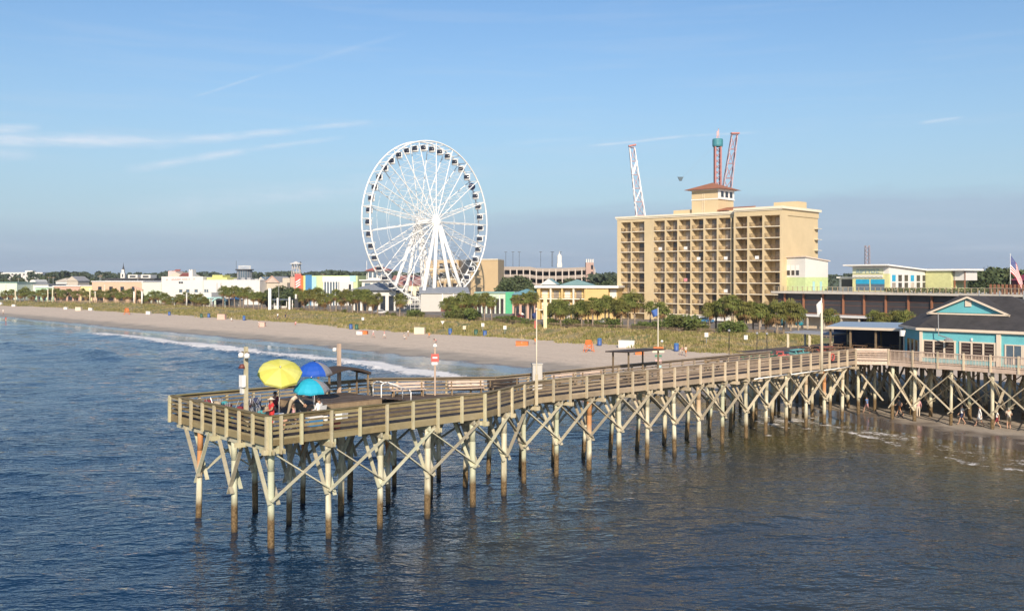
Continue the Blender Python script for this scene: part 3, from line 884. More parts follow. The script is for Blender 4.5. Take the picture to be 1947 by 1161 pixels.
def gable(t, x0, x1, y0, y1, z, rise, m_, name='roof', endm=None):
    "ridge runs inward (y); the front shows the triangle"
    m = MB(); cx = (x0+x1)/2
    A, B, Cc, D = (x0,y0,z),(x1,y0,z),(x1,y1,z),(x0,y1,z); E, G = (cx,y0,z+rise),(cx,y1,z+rise)
    m.face([A,E,G,D]); m.face([B,Cc,G,E]); m.face([Cc,D,G]); m.face([A,D,Cc,B]); m.face([A,B,E], 1)
    return m.build(name, [m_, endm or m_], t)
def win(t, x0, z0, x1, z1, m_=None, y=0., name='window', frame=None, label=None):
    m = MB(); m.box(x0,y-.05,z0,x1,y+.02,z1); o = m.build(name, m_ or M_glass, t, label=label)
    if frame:
        f = MB(); q = .12
        f.box(x0-q,y-.09,z0-q,x1+q,y-.051,z0); f.box(x0-q,y-.09,z1,x1+q,y-.051,z1+q); f.box(x0-q,y-.09,z0,x0,y-.051,z1); f.box(x1,y-.09,z0,x1+q,y-.051,z1)
        f.build('frame', frame, o)
    return o
M_wb = mat('white_stucco', (.64,.62,.58), .8, .05, .5)
M_wb2 = mat('mint_stucco', (.58,.66,.54), .8, .05, .5)
M_peach = mat('peach_stucco', (.62,.42,.29), .8, .08, .5)
M_coral = mat('coral_stucco', (.55,.35,.27), .8, .08, .5)
M_lemon = mat('lemon_stucco', (.68,.58,.30), .8, .08, .5)
M_mint = mat('mint_paint', (.42,.62,.45), .8, .08, .5)
M_croof = mat('grey_flat_roof', (.30,.30,.31), .9, .1, .5)
M_darkroof = mat('dark_roof', (.05,.05,.055), .85, .2, .5)
M_tan = mat('tan_stucco', (.52,.385,.22), .85, .07, .2)
M_tanshade = mat('shaded_tan_stucco', (.40,.33,.25), .85, .07, .2)  # tan stucco darkened to carry the shade of the theatre flank
M_tealroof = mat('teal_metal_roof', (.24,.38,.35), .5, .12, .5)
M_redroof = mat('red_metal_roof', (.36,.11,.08), .7, .15, .5)
M_teal = mat('teal_paint', (.12,.42,.47), .75, .06, 1.)
M_blue = mat('bright_blue_paint', (.05,.20,.40), .6, .1)
M_yellow = mat('yellow_paint', (.60,.58,.20), .7, .1)
M_lime = mat('lime_paint', (.50,.60,.32), .7, .08)
M_red = mat('red_paint', (.52,.10,.08), .6, .12)
M_orange = mat('orange_paint', (.62,.16,.035), .6, .12)
M_aqua = mat('aqua_paint', (.36,.58,.58), .7, .1)
M_beige = mat('beige_siding', (.50,.44,.36), .8, .1)
M_conc = mat('pink_concrete', (.36,.305,.26), .85, .1, .4)

t,w,h = bld('white_office', 'long white low office block far off behind the trees at left edge', 'building', -40, 81, 517.5, 900, M_wb, 20, 0)
for k in range(9): win(t, w*.45+k*w*.06, h-2.6, w*.45+k*w*.06+w*.03, h-1.3)
m = MB(); m.box(w*.70,3,h,w*.82,9,h+1.6); m.build('roof_house', M_wb, t)
t,w,h = bld('arched_hall', 'small white hall with round arched gable among low roofs', 'building', 56, 68, 537, 500, M_wb, 10, -8)
m = MB(); n=12
m.prism([(0,0)]*0+[(w/2+w/2*math.cos(math.pi*k/n), 0) for k in range(n+1)],0,1) if False else None
i=0; pts=[(w/2+w/2*math.cos(math.pi*k/n), h+w*.42*math.sin(math.pi*k/n)) for k in range(n+1)]
m.face([(x,0,z) for x,z in pts][::-1]); m.face([(x,10,z) for x,z in pts])
for (xa,za),(xb,zb) in zip(pts,pts[1:]): m.face([(xa,0,za),(xb,0,zb),(xb,10,zb),(xa,10,za)])
m.build('vault_roof', M_wb, t); win(t,w*.35,h*.3,w*.65,h*.95)
t,w,h = bld('teal_shop', 'low teal fronted shop at the far left end of the boardwalk', 'building', -30, 32, 537.5, 470, M_wb2, 14, -10); roofslab(t,w,h,M_tealroof)
for k in range(3): win(t,w*(.12+.3*k),.6,w*(.3+.3*k),2.4)
t,w,h = bld('long_white_shop', 'long low white shop with flat roof left of the coral shop', 'building', 36, 92, 541, 480, M_wb, 14, -10); roofslab(t,w,h,M_croof)
for k in range(5): win(t,w*(.06+.19*k),.6,w*(.17+.19*k),2.6)
t,w,h = bld('mint_shop', 'pale mint green beachfront shop left of the coral one', 'building', 67, 102, 546.5, 450, M_mint, 12, -10); roofslab(t,w,h,M_white,12)
for k in range(3): win(t,w*(.1+.3*k),.6,w*(.28+.3*k),2.6)
t,w,h = bld('coral_shop', 'coral orange shop front between mint and yellow shops', 'building', 103, 152, 544, 448, M_coral, 12, -10); roofslab(t,w,h,M_white,12)
for k in range(4): win(t,w*(.06+.24*k),.6,w*(.22+.24*k),2.8)
t,w,h = bld('lemon_shop', 'pale yellow shop front beside the coral shop', 'building', 152.5, 176, 543.5, 446, M_lemon, 12, -10); roofslab(t,w,h,M_white,12)
for k in range(2): win(t,w*(.1+.45*k),.6,w*(.4+.45*k),2.6)
t,w,h = bld('grey_house', 'grey gabled house in the trees behind the coral shop', 'house', 127, 148, 534, 540, M_beige, 10, -12); gable(t,-.5,w+.5,-.5,10.5,h,2.6,M_croof,endm=M_beige); win(t,w*.3,h*.35,w*.7,h*.7)
t,w,h = bld('pale_house', 'pale roofed house in the trees above the mint shop', 'house', 106, 128, 535, 560, M_wb, 10, -12); hip(t,-.5,w+.5,-.5,10.5,h,2.0,M_beige); win(t,w*.3,h*.35,w*.7,h*.7)
t,w,h = bld('peach_building', 'peach coloured two storey shop block with dark openings left of the white theater', 'building', 175, 272, 535.5, 430, M_peach, 20, -12)
for k in range(4): win(t,w*(.10+.22*k),h*.05,w*(.22+.22*k),h*.42)
for k in range(4): win(t,w*(.12+.22*k),h*.55,w*(.19+.22*k),h*.78)
roofslab(t,w,h,M_white,20,.3,.35)
t,w,h = bld('dark_roof_hall', 'low hall with wide black flat roof behind the peach block', 'building', 200, 292, 531.5, 470, M_wb, 18, -8); roofslab(t,w,h,M_darkroof,18,1.,.7)
for k in range(2):
    m = MB(); m.box(w*(.38+.27*k),4,h+.7,w*(.58+.27*k),10,h+2.4); m.build('roof_house', M_wb, t)
    win(t, w*(.42+.27*k), h+1.1, w*(.54+.27*k), h+1.9, y=4.)
t,w,h = bld('church_steeple', 'white church steeple with a thin dark spire above the far trees', 'church', 229, 237, 519, 700, M_wb, 3.2, 0)
m = MB(); m.box(w*.2,.5,h,w*.8,2.6,h+2.6); m.build('belfry', M_wb, t)
m = MB(); m.lathe((w/2,1.55,h+2.6),[(.95,0),(.35,2.2),(.02,5.2)],8); m.build('spire', M_darkroof, t)
win(t,w*.36,h*.8,w*.64,h*.95)
# white theatre complex
t,w,h = bld('white_theater', 'big white windowless seaside hall with pale pink sign lettering across its top', 'building', 307, 386, 525.5, 402, M_wb, 26, -10)
m = MB(); z = h-1.75; x = w*.12
rs2 = random.Random(5)
while x < w*.86:
    l = rs2.uniform(.35,.8)
    if rs2.random() < .86:
        zz = z + .5*(x/w)
        m.beam((x,-.06,zz),(x+l*.4,-.06,zz+.75),.05,.13); m.beam((x+l*.4,-.06,zz+.75),(x+l,-.06,zz+.1),.05,.13); m.beam((x,-.06,zz+.2),(x+l*.9,-.06,zz+.25),.05,.10)
    x += l+.12
m.build('sign_lettering', mat('faded_pink_letters',(.55,.28,.26),.7), t)
for x in (.42,.475): win(t, w*x, h-2.9, w*(x+.045), h-2.1)
for x in (.43,.60,.80,): win(t, w*x, h-7.0, w*(x+.075), h-5.3, M_glassb, frame=M_beige)
for x in (.18,.27,.52): win(t, w*x, .9, w*(x+.05), 2.2, M_glassb)
m = MB(); m.box(w*.04,4,h,w*.22,10,h+2.3); m.build('roof_house', mat('pale_pink_wall',(.62,.45,.42),.8), t)
m = MB(); q=[(w*.06,6,h+1.9),(w*.22,6,h+1.9),(w*.20,9,h+3.0),(w*.08,9,h+3.0)]; m.slabpoly(q,.2); m.build('roof_house_cap', M_redroof, t)
gable(t,w*.08,w*.50,2,16,h+.02,1.8,M_beige,'grey_roof',endm=M_beige)
gable(t,w*.38,w*.58,1.2,9,h+.03,1.5,M_redroof,'red_roof',endm=mat('maroon_gable',(.16,.05,.045),.8))
m = MB(); m.box(w*.60,2,h,w*.69,5,h+2.6); m.box(w*.605,2,h+2.6,w*.63,5,h+2.9); m.box(w*.66,2,h+2.6,w*.685,5,h+2.9); m.build('roof_tower', M_wb, t)
t,w,h = bld('mint_annex', 'pale mint white annex at the left end of the white hall', 'building', 270, 306.5, 537.5, 404, M_wb2, 18, -10)
roofslab(t,w,h,M_white,18,.2,.25)
for k in range(2): win(t,w*(.2+.35*k),.5,w*(.42+.35*k),2.4)
t,w,h = bld('long_white_annex', 'long white blank walled annex right of the white hall', 'building', 386.5, 494, 533, 398, M_wb, 22, -10)
roofslab(t,w,h,M_white,22,.1,.2)
for x in (.02,.06): win(t, w*x, h-5.2, w*(x+.03), h-3.6, M_glassb)
for x in (.24,.31): win(t, w*x, h-6, w*(x+.012), h-1, M_croof, name='pipe')
m = MB(); m.box(0,3,h+.2,w*.36,12,h+1.2); m.box(w*.08,4,h+1.2,w*.26,11,h+2.2); m.build('roof_house', M_yellow, t)
m = MB()
for q in range(7): m.box(w*(.42+.08*q),6+(q%3)*3,h+.2,w*(.42+.08*q)+1.6,7.6+(q%3)*3,h+.75+.4*(q%2))
m.build('roof_unit', M_croof, t)
for k, (x, yt, Y_) in enumerate(((35,529,520),(93,526,500),(101,526,505),(190,524,455),(192,522,520),(262,527,440),(505,524,420),(530,541,320),(614,520,420),(742,512,400))):
    b = on(x, Y_, -.2); u = thing('utility_pole', f'{("first","second","third","fourth","fifth","sixth","seventh","eighth","ninth","tenth")[k]} thin utility pole from the left above the shop roofs', 'utility pole', b, 0, 'utility poles in the town')
    hh = H-(yt-HY)/F*Y_-b.z; m = MB(); m.tube((0,0,0),(0,0,hh),.13,.09,6); m.build('pole', M_steel, u); m = MB(); m.box(-1.1,-.08,hh-.5,1.1,.08,hh-.3); m.build('crossarm', M_old, u)
# entrances along the promenade in front of the white halls
t,w,h = bld('boardwalk_shop', 'single storey promenade shop with awning before the white hall', 'building', 330, 402, 556, 372, M_wb, 10, -10)
for k in range(6): win(t, w*(.04+.16*k), .5, w*(.14+.16*k), 2.4)
m = MB(); m.slabpoly([(0,-1.6,2.9),(w,-1.6,2.9),(w,0,3.5),(0,0,3.5)],.1); m.build('awning', M_tealroof, t)
t,w,h = bld('pink_gate', 'open pink beach gateway frame with tilted beam', 'gate', 256, 272, 546, 392, None, 0, -10)
m = MB(); m.beam((0,0,0),(.5,0,h),.5,.5); m.build('post', M_peach, t); m = MB(); m.beam((w,0,0),(w-.3,0,h-1.2),.5,.5); m.build('post', M_peach, t); m = MB(); m.beam((0,0,h),(w,0,h-1.1),.6,.5); m.build('beam', M_coral, t)
t,w,h = bld('green_arch', 'teal green arched pavilion on the promenade with dark opening', 'pavilion', 398, 431, 565, 350, None, 0, -10)
for x in (0,w*.30,w*.88): 
    m = MB(); m.box(x,-.2,0,x+.5,.3,h-.6); m.build('post', M_wb2, t)
m = MB(); pts=[(w*(.2+.8*k/10), h-1.3+1.2*math.sin(math.pi*k/10)) for k in range(11)]
for (xa,za),(xb,zb) in zip(pts,pts[1:]): m.beam((xa,0,za),(xb,0,zb),1.2,.45)
m.beam((-.5,0,h-.1),(w*.9,0,h-.1),1.6,.3); m.build('arch', M_aqua, t)
m = MB(); m.box(0,3,0,w,3.3,h-.5); m.build('dark_backing', M_darkroof, t)
m = MB(); m.box(w*1.15,1.,0,w*1.65,5,h*.82); m.build('kiosk', M_beige, t)
m = MB(); m.slabpoly([(w*1.1,-.5,h*.85),(w*1.7,-.5,h*.85),(w*1.7,5.5,h*1.05),(w*1.1,5.5,h*1.05)],.2); m.build('kiosk_roof', M_blue, t)
t,w,h = bld('glass_tower', 'round glass observation tower with flat dark roof and rooftop fence', 'tower', 448, 475, 513.5, 425, None, 0, 0)
m = MB(); m.lathe((w/2,w/2,0),[(w/2,0),(w/2,h)],20); m.build('glass_wall', M_glassb, t)
m = MB()
for k in range(20):
    a = 2*math.pi*k/20; m.box(w/2+w/2*math.cos(a)-.09,w/2+w/2*math.sin(a)-.09,0,w/2+w/2*math.cos(a)+.09,w/2+w/2*math.sin(a)+.09,h)
m.build('mullion', M_croof, t)
m = MB(); m.lathe((w/2,w/2,h),[(.05,0),(w*.64,0),(w*.64,.45),(.05,.45)],24); m.build('roof', M_darkroof, t)
m = MB()
for k in range(30):
    a = 2*math.pi*k/30; m.tube((w/2+w*.42*math.cos(a),w/2+w*.42*math.sin(a),h+.45),(w/2+w*.42*math.cos(a),w/2+w*.42*math.sin(a),h+2.),.05,n=4)
m.lathe((w/2,w/2,h),[(w*.42,1.9),(w*.42,2.0)],24); m.build('roof_fence', M_white, t)
m = MB(); m.tube((-.6,w/2,h*.6),(-.6,w/2,h+4.2),.07,n=5); m.build('mast', M_dark, t)
t,w,h = bld('boathouse', 'grey gabled boathouse with blue green roof right of the glass tower', 'building', 487, 507, 537, 405, M_beige, 12, -12); gable(t,-.5,w+.5,-.5,12.5,h,2.4,mat('slate_blue_roof',(.13,.22,.28),.7),endm=M_beige); win(t,w*.3,h*.3,w*.7,h*.7)
t,w,h = bld('beige_hall', 'beige hall with red edged gable front left of the red sign tower', 'building', 507, 546, 537, 400, M_beige, 14, -12); gable(t,-.4,w*.62,-.6,14,h,2.6,M_croof,endm=mat('pale_gable',(.5,.4,.34),.8))
m = MB(); m.beam((-.5,-.7,h),(w*.3,-.7,h+2.7),.3,.3); m.beam((w*.3,-.7,h+2.7),(w*.64,-.7,h),.3,.3); m.build('gable_trim', M_coral, t)
for k in range(3): win(t,w*(.1+.28*k),h*.3,w*(.22+.28*k),h*.6)
m = MB(); m.box(w*.62,3,h,w*.98,10,h+1.9); m.build('roof_house', M_beige, t)
t,w,h = bld('red_tower', 'red and white sign tower with lattice crown and dish on top', 'tower', 552, 573, 520.5, 392, None, 0, 0)
m = MB(); m.box(0,0,0,w*.42,w,h-1.2); m.build('tower_base', M_coral, t)
m = MB(); m.box(w*.44,.2,0,w,w,h*.55); m.build('tower_base', M_lemon, t)
m = MB(); m.box(w*.42,-.3,h*.45,w,.2,h); m.build('sign_panel', M_red, t)
m = MB()
for k in range(3): m.beam((w*.5,-.36,h*.58+k*1.0),(w*.92,-.36,h*.68+k*1.0),.06,.42)
m.build('sign_mark', M_white, t)
m = MB()
for k in range(9):
    a = 2*math.pi*k/9; m.beam((w*.4+1.9*math.cos(a),w/2+1.9*math.sin(a),h-1),(w*.4+1.5*math.cos(a+.5),w/2+1.5*math.sin(a+.5),h+4),.22,.22)
m.lathe((w*.4,w/2,h+.5),[(1.75,0),(1.75,.25)],14); m.lathe((w*.4,w/2,h+2.2),[(1.65,0),(1.65,.25)],14)
m.build('lattice_crown', mat('weathered_white',(.5,.46,.42),.8), t)
m = MB(); m.lathe((w*.4,w/2,h+4),[(2.6,0),(2.4,.25),(1.1,.6),(.05,1.1)],16); m.build('dish', M_wb, t)
m = MB(); m.tube((w*.85,w/2,h),(w*.8,w/2,h+4.6),.09,n=5); m.box(w*.78,w/2-.4,h+3.6,w*.86,w/2+.4,h+4.9); m.build('mast', M_dark, t)
t,w,h = bld('mural_arcade', 'arcade with colourful blue, aqua and lime mural panels and a white column porch', 'building', 573, 680, 523.8, 385, M_lime, 18, -8)
def panel(x0,x1,z0,z1,m_,y=-.06): 
    m = MB(); m.box(w*x0,y-.12,h*z0,w*x1,y-.002,h*z1); m.build('mural_panel', m_, t)
panel(.0,.04,0,1,M_orange); panel(.04,.075,.0,1,mat('lime_yellow',(.56,.62,.24),.7)); panel(.075,.19,.36,1.02,M_blue); panel(.075,.15,0,.36,M_aqua); panel(.15,.19,0,.36,mat('slate_blue',(.09,.2,.34),.7)); panel(.19,.27,0,.97,M_aqua); panel(.86,.97,.8,1,M_aqua)
m = MB(); m.box(w*.385,-.5,h*.80,w*.86,0,h*.97); m.build('porch_lintel', M_white, t)
m = MB(); m.box(w*.40,-.1,0,w*.68,-.02,h*.8); m.build('porch_shade', M_glassb, t)
for k in range(6):
    m = MB(); m.box(w*(.40+.05*k),-.5,0,w*(.415+.05*k),-.1,h*.8); m.build('porch_column', M_white, t)
m = MB(); m.box(w*.68,-.45,0,w*.93,-.02,h*.8); m.build('poster_wall', M_wb, t)
win(t,w*.85,.2,w*.89,h*.72,M_glass,y=-.46)
m = MB(); m.box(w*.26,-5,0,w*.38,-.6,h*.42); m.build('porch_kiosk', M_wb, t)
t,w,h = bld('lookout_house', 'white lookout house with glass upper floor under a red hip roof', 'building', 688, 742, 532, 382, M_wb, 12, -8)
m = MB(); m.box(w*.18,1,h,w*.86,8,h+3.6); m.build('upper_wall', M_wb, t)
for k in range(4): win(t,w*(.22+.16*k),h+.8,w*(.33+.16*k),h+3.,M_glassb,y=1.)
hip(t,w*.08,w*.96,-.2,9.2,h+3.6,1.9,M_redroof)
m = MB(); m.box(-.8,-1.2,h-.3,w+.8,1,h+.1); m.build('balcony_slab', M_white, t)
m = MB(); m.tube((w*.12,2,h),(w*.12,2,h+7.5),.1,n=5); m.build('mast', M_white, t)
for k in range(3): win(t,w*(.1+.3*k),h-3,w*(.3+.3*k),h-1.2,M_glassb)
t,w,h = bld('grey_roof_pavilion', 'open sided pavilion with broad grey hip roof left of the wheel', 'pavilion', 672, 752, 551.5, 325, M_wb, 14, -6)
hip(t,-1.5,w+1,-1.5,15.5,h,2.6,mat('grey_blue_shingle',(.22,.24,.27),.8,.12))
for k in range(5): win(t,w*(.04+.2*k),.4,w*(.16+.2*k),h*.75)
t,w,h = bld('red_roof_hall', 'hall with a long sloping red roof behind the wheel legs', 'building', 742, 806, 541, 398, M_cream, 14, -6)
m = MB(); m.slabpoly([(-.5,-.5,h),(w+.5,-.5,h),(w+.5,9,h+3.8),(-.5,9,h+3.8)],.3); m.build('roof', mat('dusty_red_roof',(.40,.19,.16),.8), t)
for k in range(4): win(t,w*(.08+.23*k),h*.25,w*(.2+.23*k),h*.7)
t,w,h = bld('tan_office', 'tan office block with rows of square dark windows behind the wheel', 'building', 806, 872, 494, 420, M_tan, 16, -4)
for r in range(3):
    for k in range(4): win(t,w*(.26+.19*k),h-3.6-r*4.3,w*(.38+.19*k),h-1.4-r*4.3,M_doord)
m = MB()
for r in range(3): m.box(-.1,-.12,h-4.2-r*4.3,w,-.003,h-3.75-r*4.3)
m.build('string_course', M_hedge, t)
# theatre block with a flank whose shade is put into its colour
t = thing('tan_theater', 'huge windowless tan theater block with slanting walls right of the wheel', 'theater', (0,0,0))
zb, ztt = 1.5, H+31.5/F*400
pl = [((868-CX)/F*430,430),((895-CX)/F*398,398),((947-CX)/F*393,393),((958.5-CX)/F*410,410),((930-CX)/F*440,440)]
m = MB(); m.prism(pl, zb, ztt); m.build('wall', M_tan, t)
m = MB(); m.prism([(x*1.0005-.0,y-.35) for x,y in pl], ztt, ztt+.4); m.build('parapet', M_hedge, t)
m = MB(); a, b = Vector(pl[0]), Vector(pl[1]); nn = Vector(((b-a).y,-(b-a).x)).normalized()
m.face([(a.x+nn.x*.1,a.y+nn.y*.1,zb),(b.x+nn.x*.1,b.y+nn.y*.1,zb),(b.x+nn.x*.1,b.y+nn.y*.1,ztt),(a.x+nn.x*.1,a.y+nn.y*.1,ztt)]); m.build('flank_shade', M_tanshade, t)
m = MB(); m.prism([((905-CX)/F*390,390),((943-CX)/F*388,388),((944-CX)/F*392.5,392.5),((905-CX)/F*396.5,396.5)], zb, 6.2); m.build('lobby', M_conc, t)
t,w,h = bld('wheel_station', 'white ticket hall with flat grey roof and brown base under the wheel', 'building', 800, 890, 557, 316, mat('station_siding',(.50,.48,.44),.7,.06), 9, 6)
m = MB(); m.slabpoly([(-.5,-.5,h+.1),(w+.5,-.5,h+.1),(w+.5,9.5,h+1.9),(-.5,9.5,h+1.9)],.2); m.build('roof', mat('slate_metal_roof',(.26,.28,.31),.6), t)
m = MB(); m.box(w*.42,-.25,0,w*.80,-.02,h*.30); m.build('brown_base', mat('brown_base_paint',(.20,.09,.07),.8), t)
for x in (.45,.68): 
    m = MB(); m.box(w*x,-.3,h*.30,w*x+.25,-.02,h*.98); m.build('pilaster', M_white, t)
# parking garage
t,w,h = bld('parking_garage', 'long pinkish concrete parking garage with open decks and roof lamp posts', 'parking garage', 958, 1131, 507, 460, None, 30, 0)
wallm = MB(); colm = MB(); dk = MB()
def gzf(q, r): return h - r*3.6 - (1.6*math.sin(math.pi*q)**1.5*.45 if .3 < q < .95 else 0)
N = 14
for r in range(3):
    for k in range(N):
        q0, q1 = k/N, (k+1)/N; za, zb_ = gzf(q0,r), gzf(q1,r)
        wallm.hexa([(w*q0,0,za-1.2),(w*q1,0,zb_-1.2),(w*q1,.3,zb_-1.2),(w*q0,.3,za-1.2),(w*q0,0,za),(w*q1,0,zb_),(w*q1,.3,zb_),(w*q0,.3,za)])
        dk.hexa([(w*q0,.31,za-1.6),(w*q1,.31,zb_-1.6),(w*q1,30,zb_-1.6),(w*q0,30,za-1.6),(w*q0,.31,za-1.3),(w*q1,.31,zb_-1.3),(w*q1,30,zb_-1.3),(w*q0,30,za-1.3)])
wallm.build('spandrel', M_conc, t); dk.build('deck', M_conc, t)
for k in range(N+1):
    m = MB(); x = w*k/N; m.box(x-.28,-.06,0,x+.28,.5,h-1.2); m.build('column', mat('pale_concrete',(.52,.45,.39),.85), t)
m = MB(); m.box(0,29,0,w,30,h-1); m.build('rear_wall', M_conc, t)
for x in (.10,.17,.41,.535,.545,.63,.02): 
    m = MB(); m.tube((w*x,8,h),(w*x,8,h+7.2),.09,n=5); m.box(w*x-.7,7.9,h+7.1,w*x+.7,8.1,h+7.3); m.build('lamp_post', M_dark, t)
m = MB(); m.box(w*.59,4,h-.2,w*.645,8,h+1.6); m.box(w*.595,4.5,h+1.6,w*.64,7.5,h+5.4); m.lathe((w*.617,6,h+5.4),[(1.1,0),(.3,.8),(.05,2.3)],8); m.build('white_lantern', M_wb, t)
m = MB(); m.box(w*.90,-1.5,0,w*.985,3,h+2.0); m.build('stair_tower', mat('salmon_wall',(.43,.29,.24),.8), t)
for k in range(4): 
    m = MB(); m.box(w*(.90+.023*k),-1.5,h+2.0,w*(.914+.023*k),.5,h+3.6); m.build('stair_tower_fin', M_wb, t)
for k in range(3): win(t,w*.955,h-1.2-k*3.2,w*.978,h+.8-k*3.2,M_glass,y=-1.5)
t,w,h = bld('green_shop', 'pale green shop with white columns and bright green end right of the wheel', 'building', 905, 976, 557, 300, mat('pale_green_wall',(.48,.58,.44),.8), 10, -6)
roofslab(t,w,h,M_tealroof,10,.5,.35)
m = MB(); m.box(w*.80,-.8,0,w*1.02,-.02,h*1.05); m.build('green_end_wall', mat('bright_green_wall',(.07,.40,.20),.7), t)
for k in range(6): win(t,w*(.06+.12*k),.5,w*(.14+.12*k),h*.75,M_doord)
for k in range(7):
    m = MB(); m.box(w*(.03+.12*k),-.9,0,w*(.045+.12*k),-.6,h*.9); m.build('column', M_white, t)
t,w,h = bld('teal_roof_house', 'house with pointed teal roof and white arched gable behind the yellow motel', 'house', 1030, 1056, 541, 330, M_wb, 12, -8); gable(t,-.6,w+.6,-.8,12.6,h,2.0,M_tealroof,endm=M_wb); win(t,w*.35,h-2.2,w*.65,h-.5)
t,w,h = bld('teal_roof_hall', 'wide hall with teal hip roof left of the hotel', 'building', 1066, 1124, 542, 340, M_cream, 14, -8); hip(t,-.8,w+.8,-.8,14.8,h,2.0,M_tealroof)
for k in range(4): win(t,w*(.1+.22*k),h-2.4,w*(.22+.22*k),h-.6)
t,w,h = bld('blue_roof_shop', 'low shop with blue green roof left of the yellow motel', 'building', 974, 1021, 560, 265, M_coral, 10, -8); hip(t,-.8,w+.8,-.8,10.8,h,1.5,mat('blue_green_roof',(.16,.32,.36),.6))
for k in range(3): win(t,w*(.08+.3*k),.5,w*(.28+.3*k),h*.75)
# yellow motel
t,w,h = bld('yellow_motel', 'three storey yellow motel with open balconies beside the hotel', 'motel', 1021, 1172, 547, 258, None, 12, -14)
m = MB(); m.box(0,1.6,0,w,12,h); m.box(0,0,0,.4,1.6,h); m.box(w*.60,0,h*.35,w*.90,1.6,h-.01); M_motel = mat('motel_yellow',(.60,.43,.18),.8,.08,.6); m.build('wall', M_motel, t)
m = MB(); m.box(-.6,-.6,h,w+.6,12.5,h+.55); m.build('roof', M_white, t)
for r in range(3):
    z = h-2.9-r*2.9
    m = MB(); m.box(.4,-.15,z-.12,w*.6,1.6,z+.12); m.build('balcony_slab', M_hedge, t)
    m = MB()
    m.beam((.4,0,z+1.05),(w*.6,0,z+1.05),.06,.06)
    for k in range(60): m.box(.4+k*(w*.6-.4)/60,-.02,z+.1,.43+k*(w*.6-.4)/60,.02,z+1.05)
    m.build('balcony_railing', M_bronze, t)
    for k in range(4):
        x = .02+.145*k
        win(t,w*(x+.03),z+.12,w*(x+.10),z+2.2,M_curt if k % 2 else M_wb,y=1.6,name='glass_door')
for x in (0.,.145,.29,.435,.60):
    m = MB(); m.box(w*x+.41,-.1,0,w*x+.85,1.59,h-.01); m.build('pier_wall', M_hedge if x in (.145,.435) else M_motel, t)
win(t,w*.91,h-2.6,w*.99,h-.4,M_wb,y=1.6); win(t,w*.91,h-5.5,w*.99,h-3.3,M_glass,y=1.6)

# ------------------------------------------------------------------ thrill rides behind the hotel
M_ridered = mat('ride_red', (.46,.19,.17), .6, .15)
M_ridepink = mat('ride_pink', (.58,.38,.38), .6, .15)
def lattice(name, label, xb, yb, xt, yt, Y, wb, wt, zig=True):
    b, tp = PX(xb,yb,Y), PX(xt,yt,Y); b.z = 2.2
    t = thing(name, label, 'ride tower', b); d = tp-b
    cm = MB(); zm = MB(); n = 12
    def cor(k, q):
        wd = (wb+(wt-wb)*q)/2; sx, sy = ((-1,-1),(1,-1),(1,1),(-1,1))[k]
        return d*q + Vector((sx*wd, sy*wd, 0))
    for k in range(4):
        cm.tube(cor(k,0),cor(k,1),.16,n=5)
        for i in range(n):
            zm.tube(cor(k,i/n),cor((k+1)%4,(i+1)/n),.10,n=4)
            if k % 2 == 0: zm.tube(cor(k,(i+1)/n),cor((k+1)%4,(i+1)/n),.09,n=4)
    return t, cm, zm, cor, n
t, cm, zm, cor, n = lattice('slingshot_tower','white lattice slingshot tower leaning above the left end of the hotel', 1241,560,1201.5,281,330,4.6,1.7)
cm.build('leg_tube', M_wsteel, t); zm.build('lattice', M_ridepink, t)
m = MB()
for i in range(4,n,2): 
    m.beam(cor(0,i/n)+Vector((0,-.3,0)),cor(1,(i+1)/n)+Vector((0,-.3,0)),.15,.7 if i > 8 else .35)
m.build('white_panel', M_wsteel, t)  # diagonal panels in plain white steel
m = MB(); m.beam(cor(0,1)+Vector((-.4,0,.4)),cor(1,1)+Vector((.4,0,.9)),1.6,.5); m.build('head', M_ridered, t)
t, cm, zm, cor, n = lattice('slingshot_tower','red lattice slingshot tower right of the drop tower', 1350,560,1396.5,256,345,4.8,1.9)
cm.build('leg_tube', M_ridepink, t); zm.build('lattice', M_ridered, t)
m = MB(); m.beam(cor(0,1)+Vector((-.5,0,.3)),cor(1,1)+Vector((.5,0,.3)),1.8,.5); m.build('head', M_ridered, t)
b = PX(1364.5,560,338); b.z = 2.2
t = thing('drop_tower','red drop tower with a teal ring car near the top and flag ornament','ride tower', b)
hh = H+(526-268)/F*338-2.2
m = MB()
for sx,sy in ((-1,-1),(1,-1),(1,1),(-1,1)): m.tube((sx*.95,sy*.95,0),(sx*.95,sy*.95,hh),.3,n=7)
for k in range(30):
    z = hh*k/30
    for (a,c) in (((-1,-1),(1,-1)),((1,-1),(1,1)),((1,1),(-1,1)),((-1,1),(-1,-1))): m.tube((a[0]*.95,a[1]*.95,z),(c[0]*.95,c[1]*.95,z+hh/30),.11,n=4)
m.build('mast', M_ridered, t)
m = MB(); m.lathe((0,0,hh-2.0),[(.9,0),(1.7,0),(1.85,.5),(1.85,2.4),(1.6,2.7),(.05,2.75)],16); m.build('ring_car', mat('teal_car',(.06,.24,.28),.5), t)
m = MB(); m.tube((0,0,hh),(0,0,hh+3.),.15,n=6); m.tube((-.5,0,hh+.7),(.35,0,hh+4.3),.12,n=5); m.tube((.5,0,hh+.7),(.35,0,hh+4.3),.12,n=5); m.box(-.35,-.1,hh+1.8,.3,.1,hh+3.4); m.build('finial', M_ridepink, t)
c_ = PX(1294,339,330); t = thing('ride_glider','small dark ride glider hanging on a cable in the air left of the turret','ride', c_)
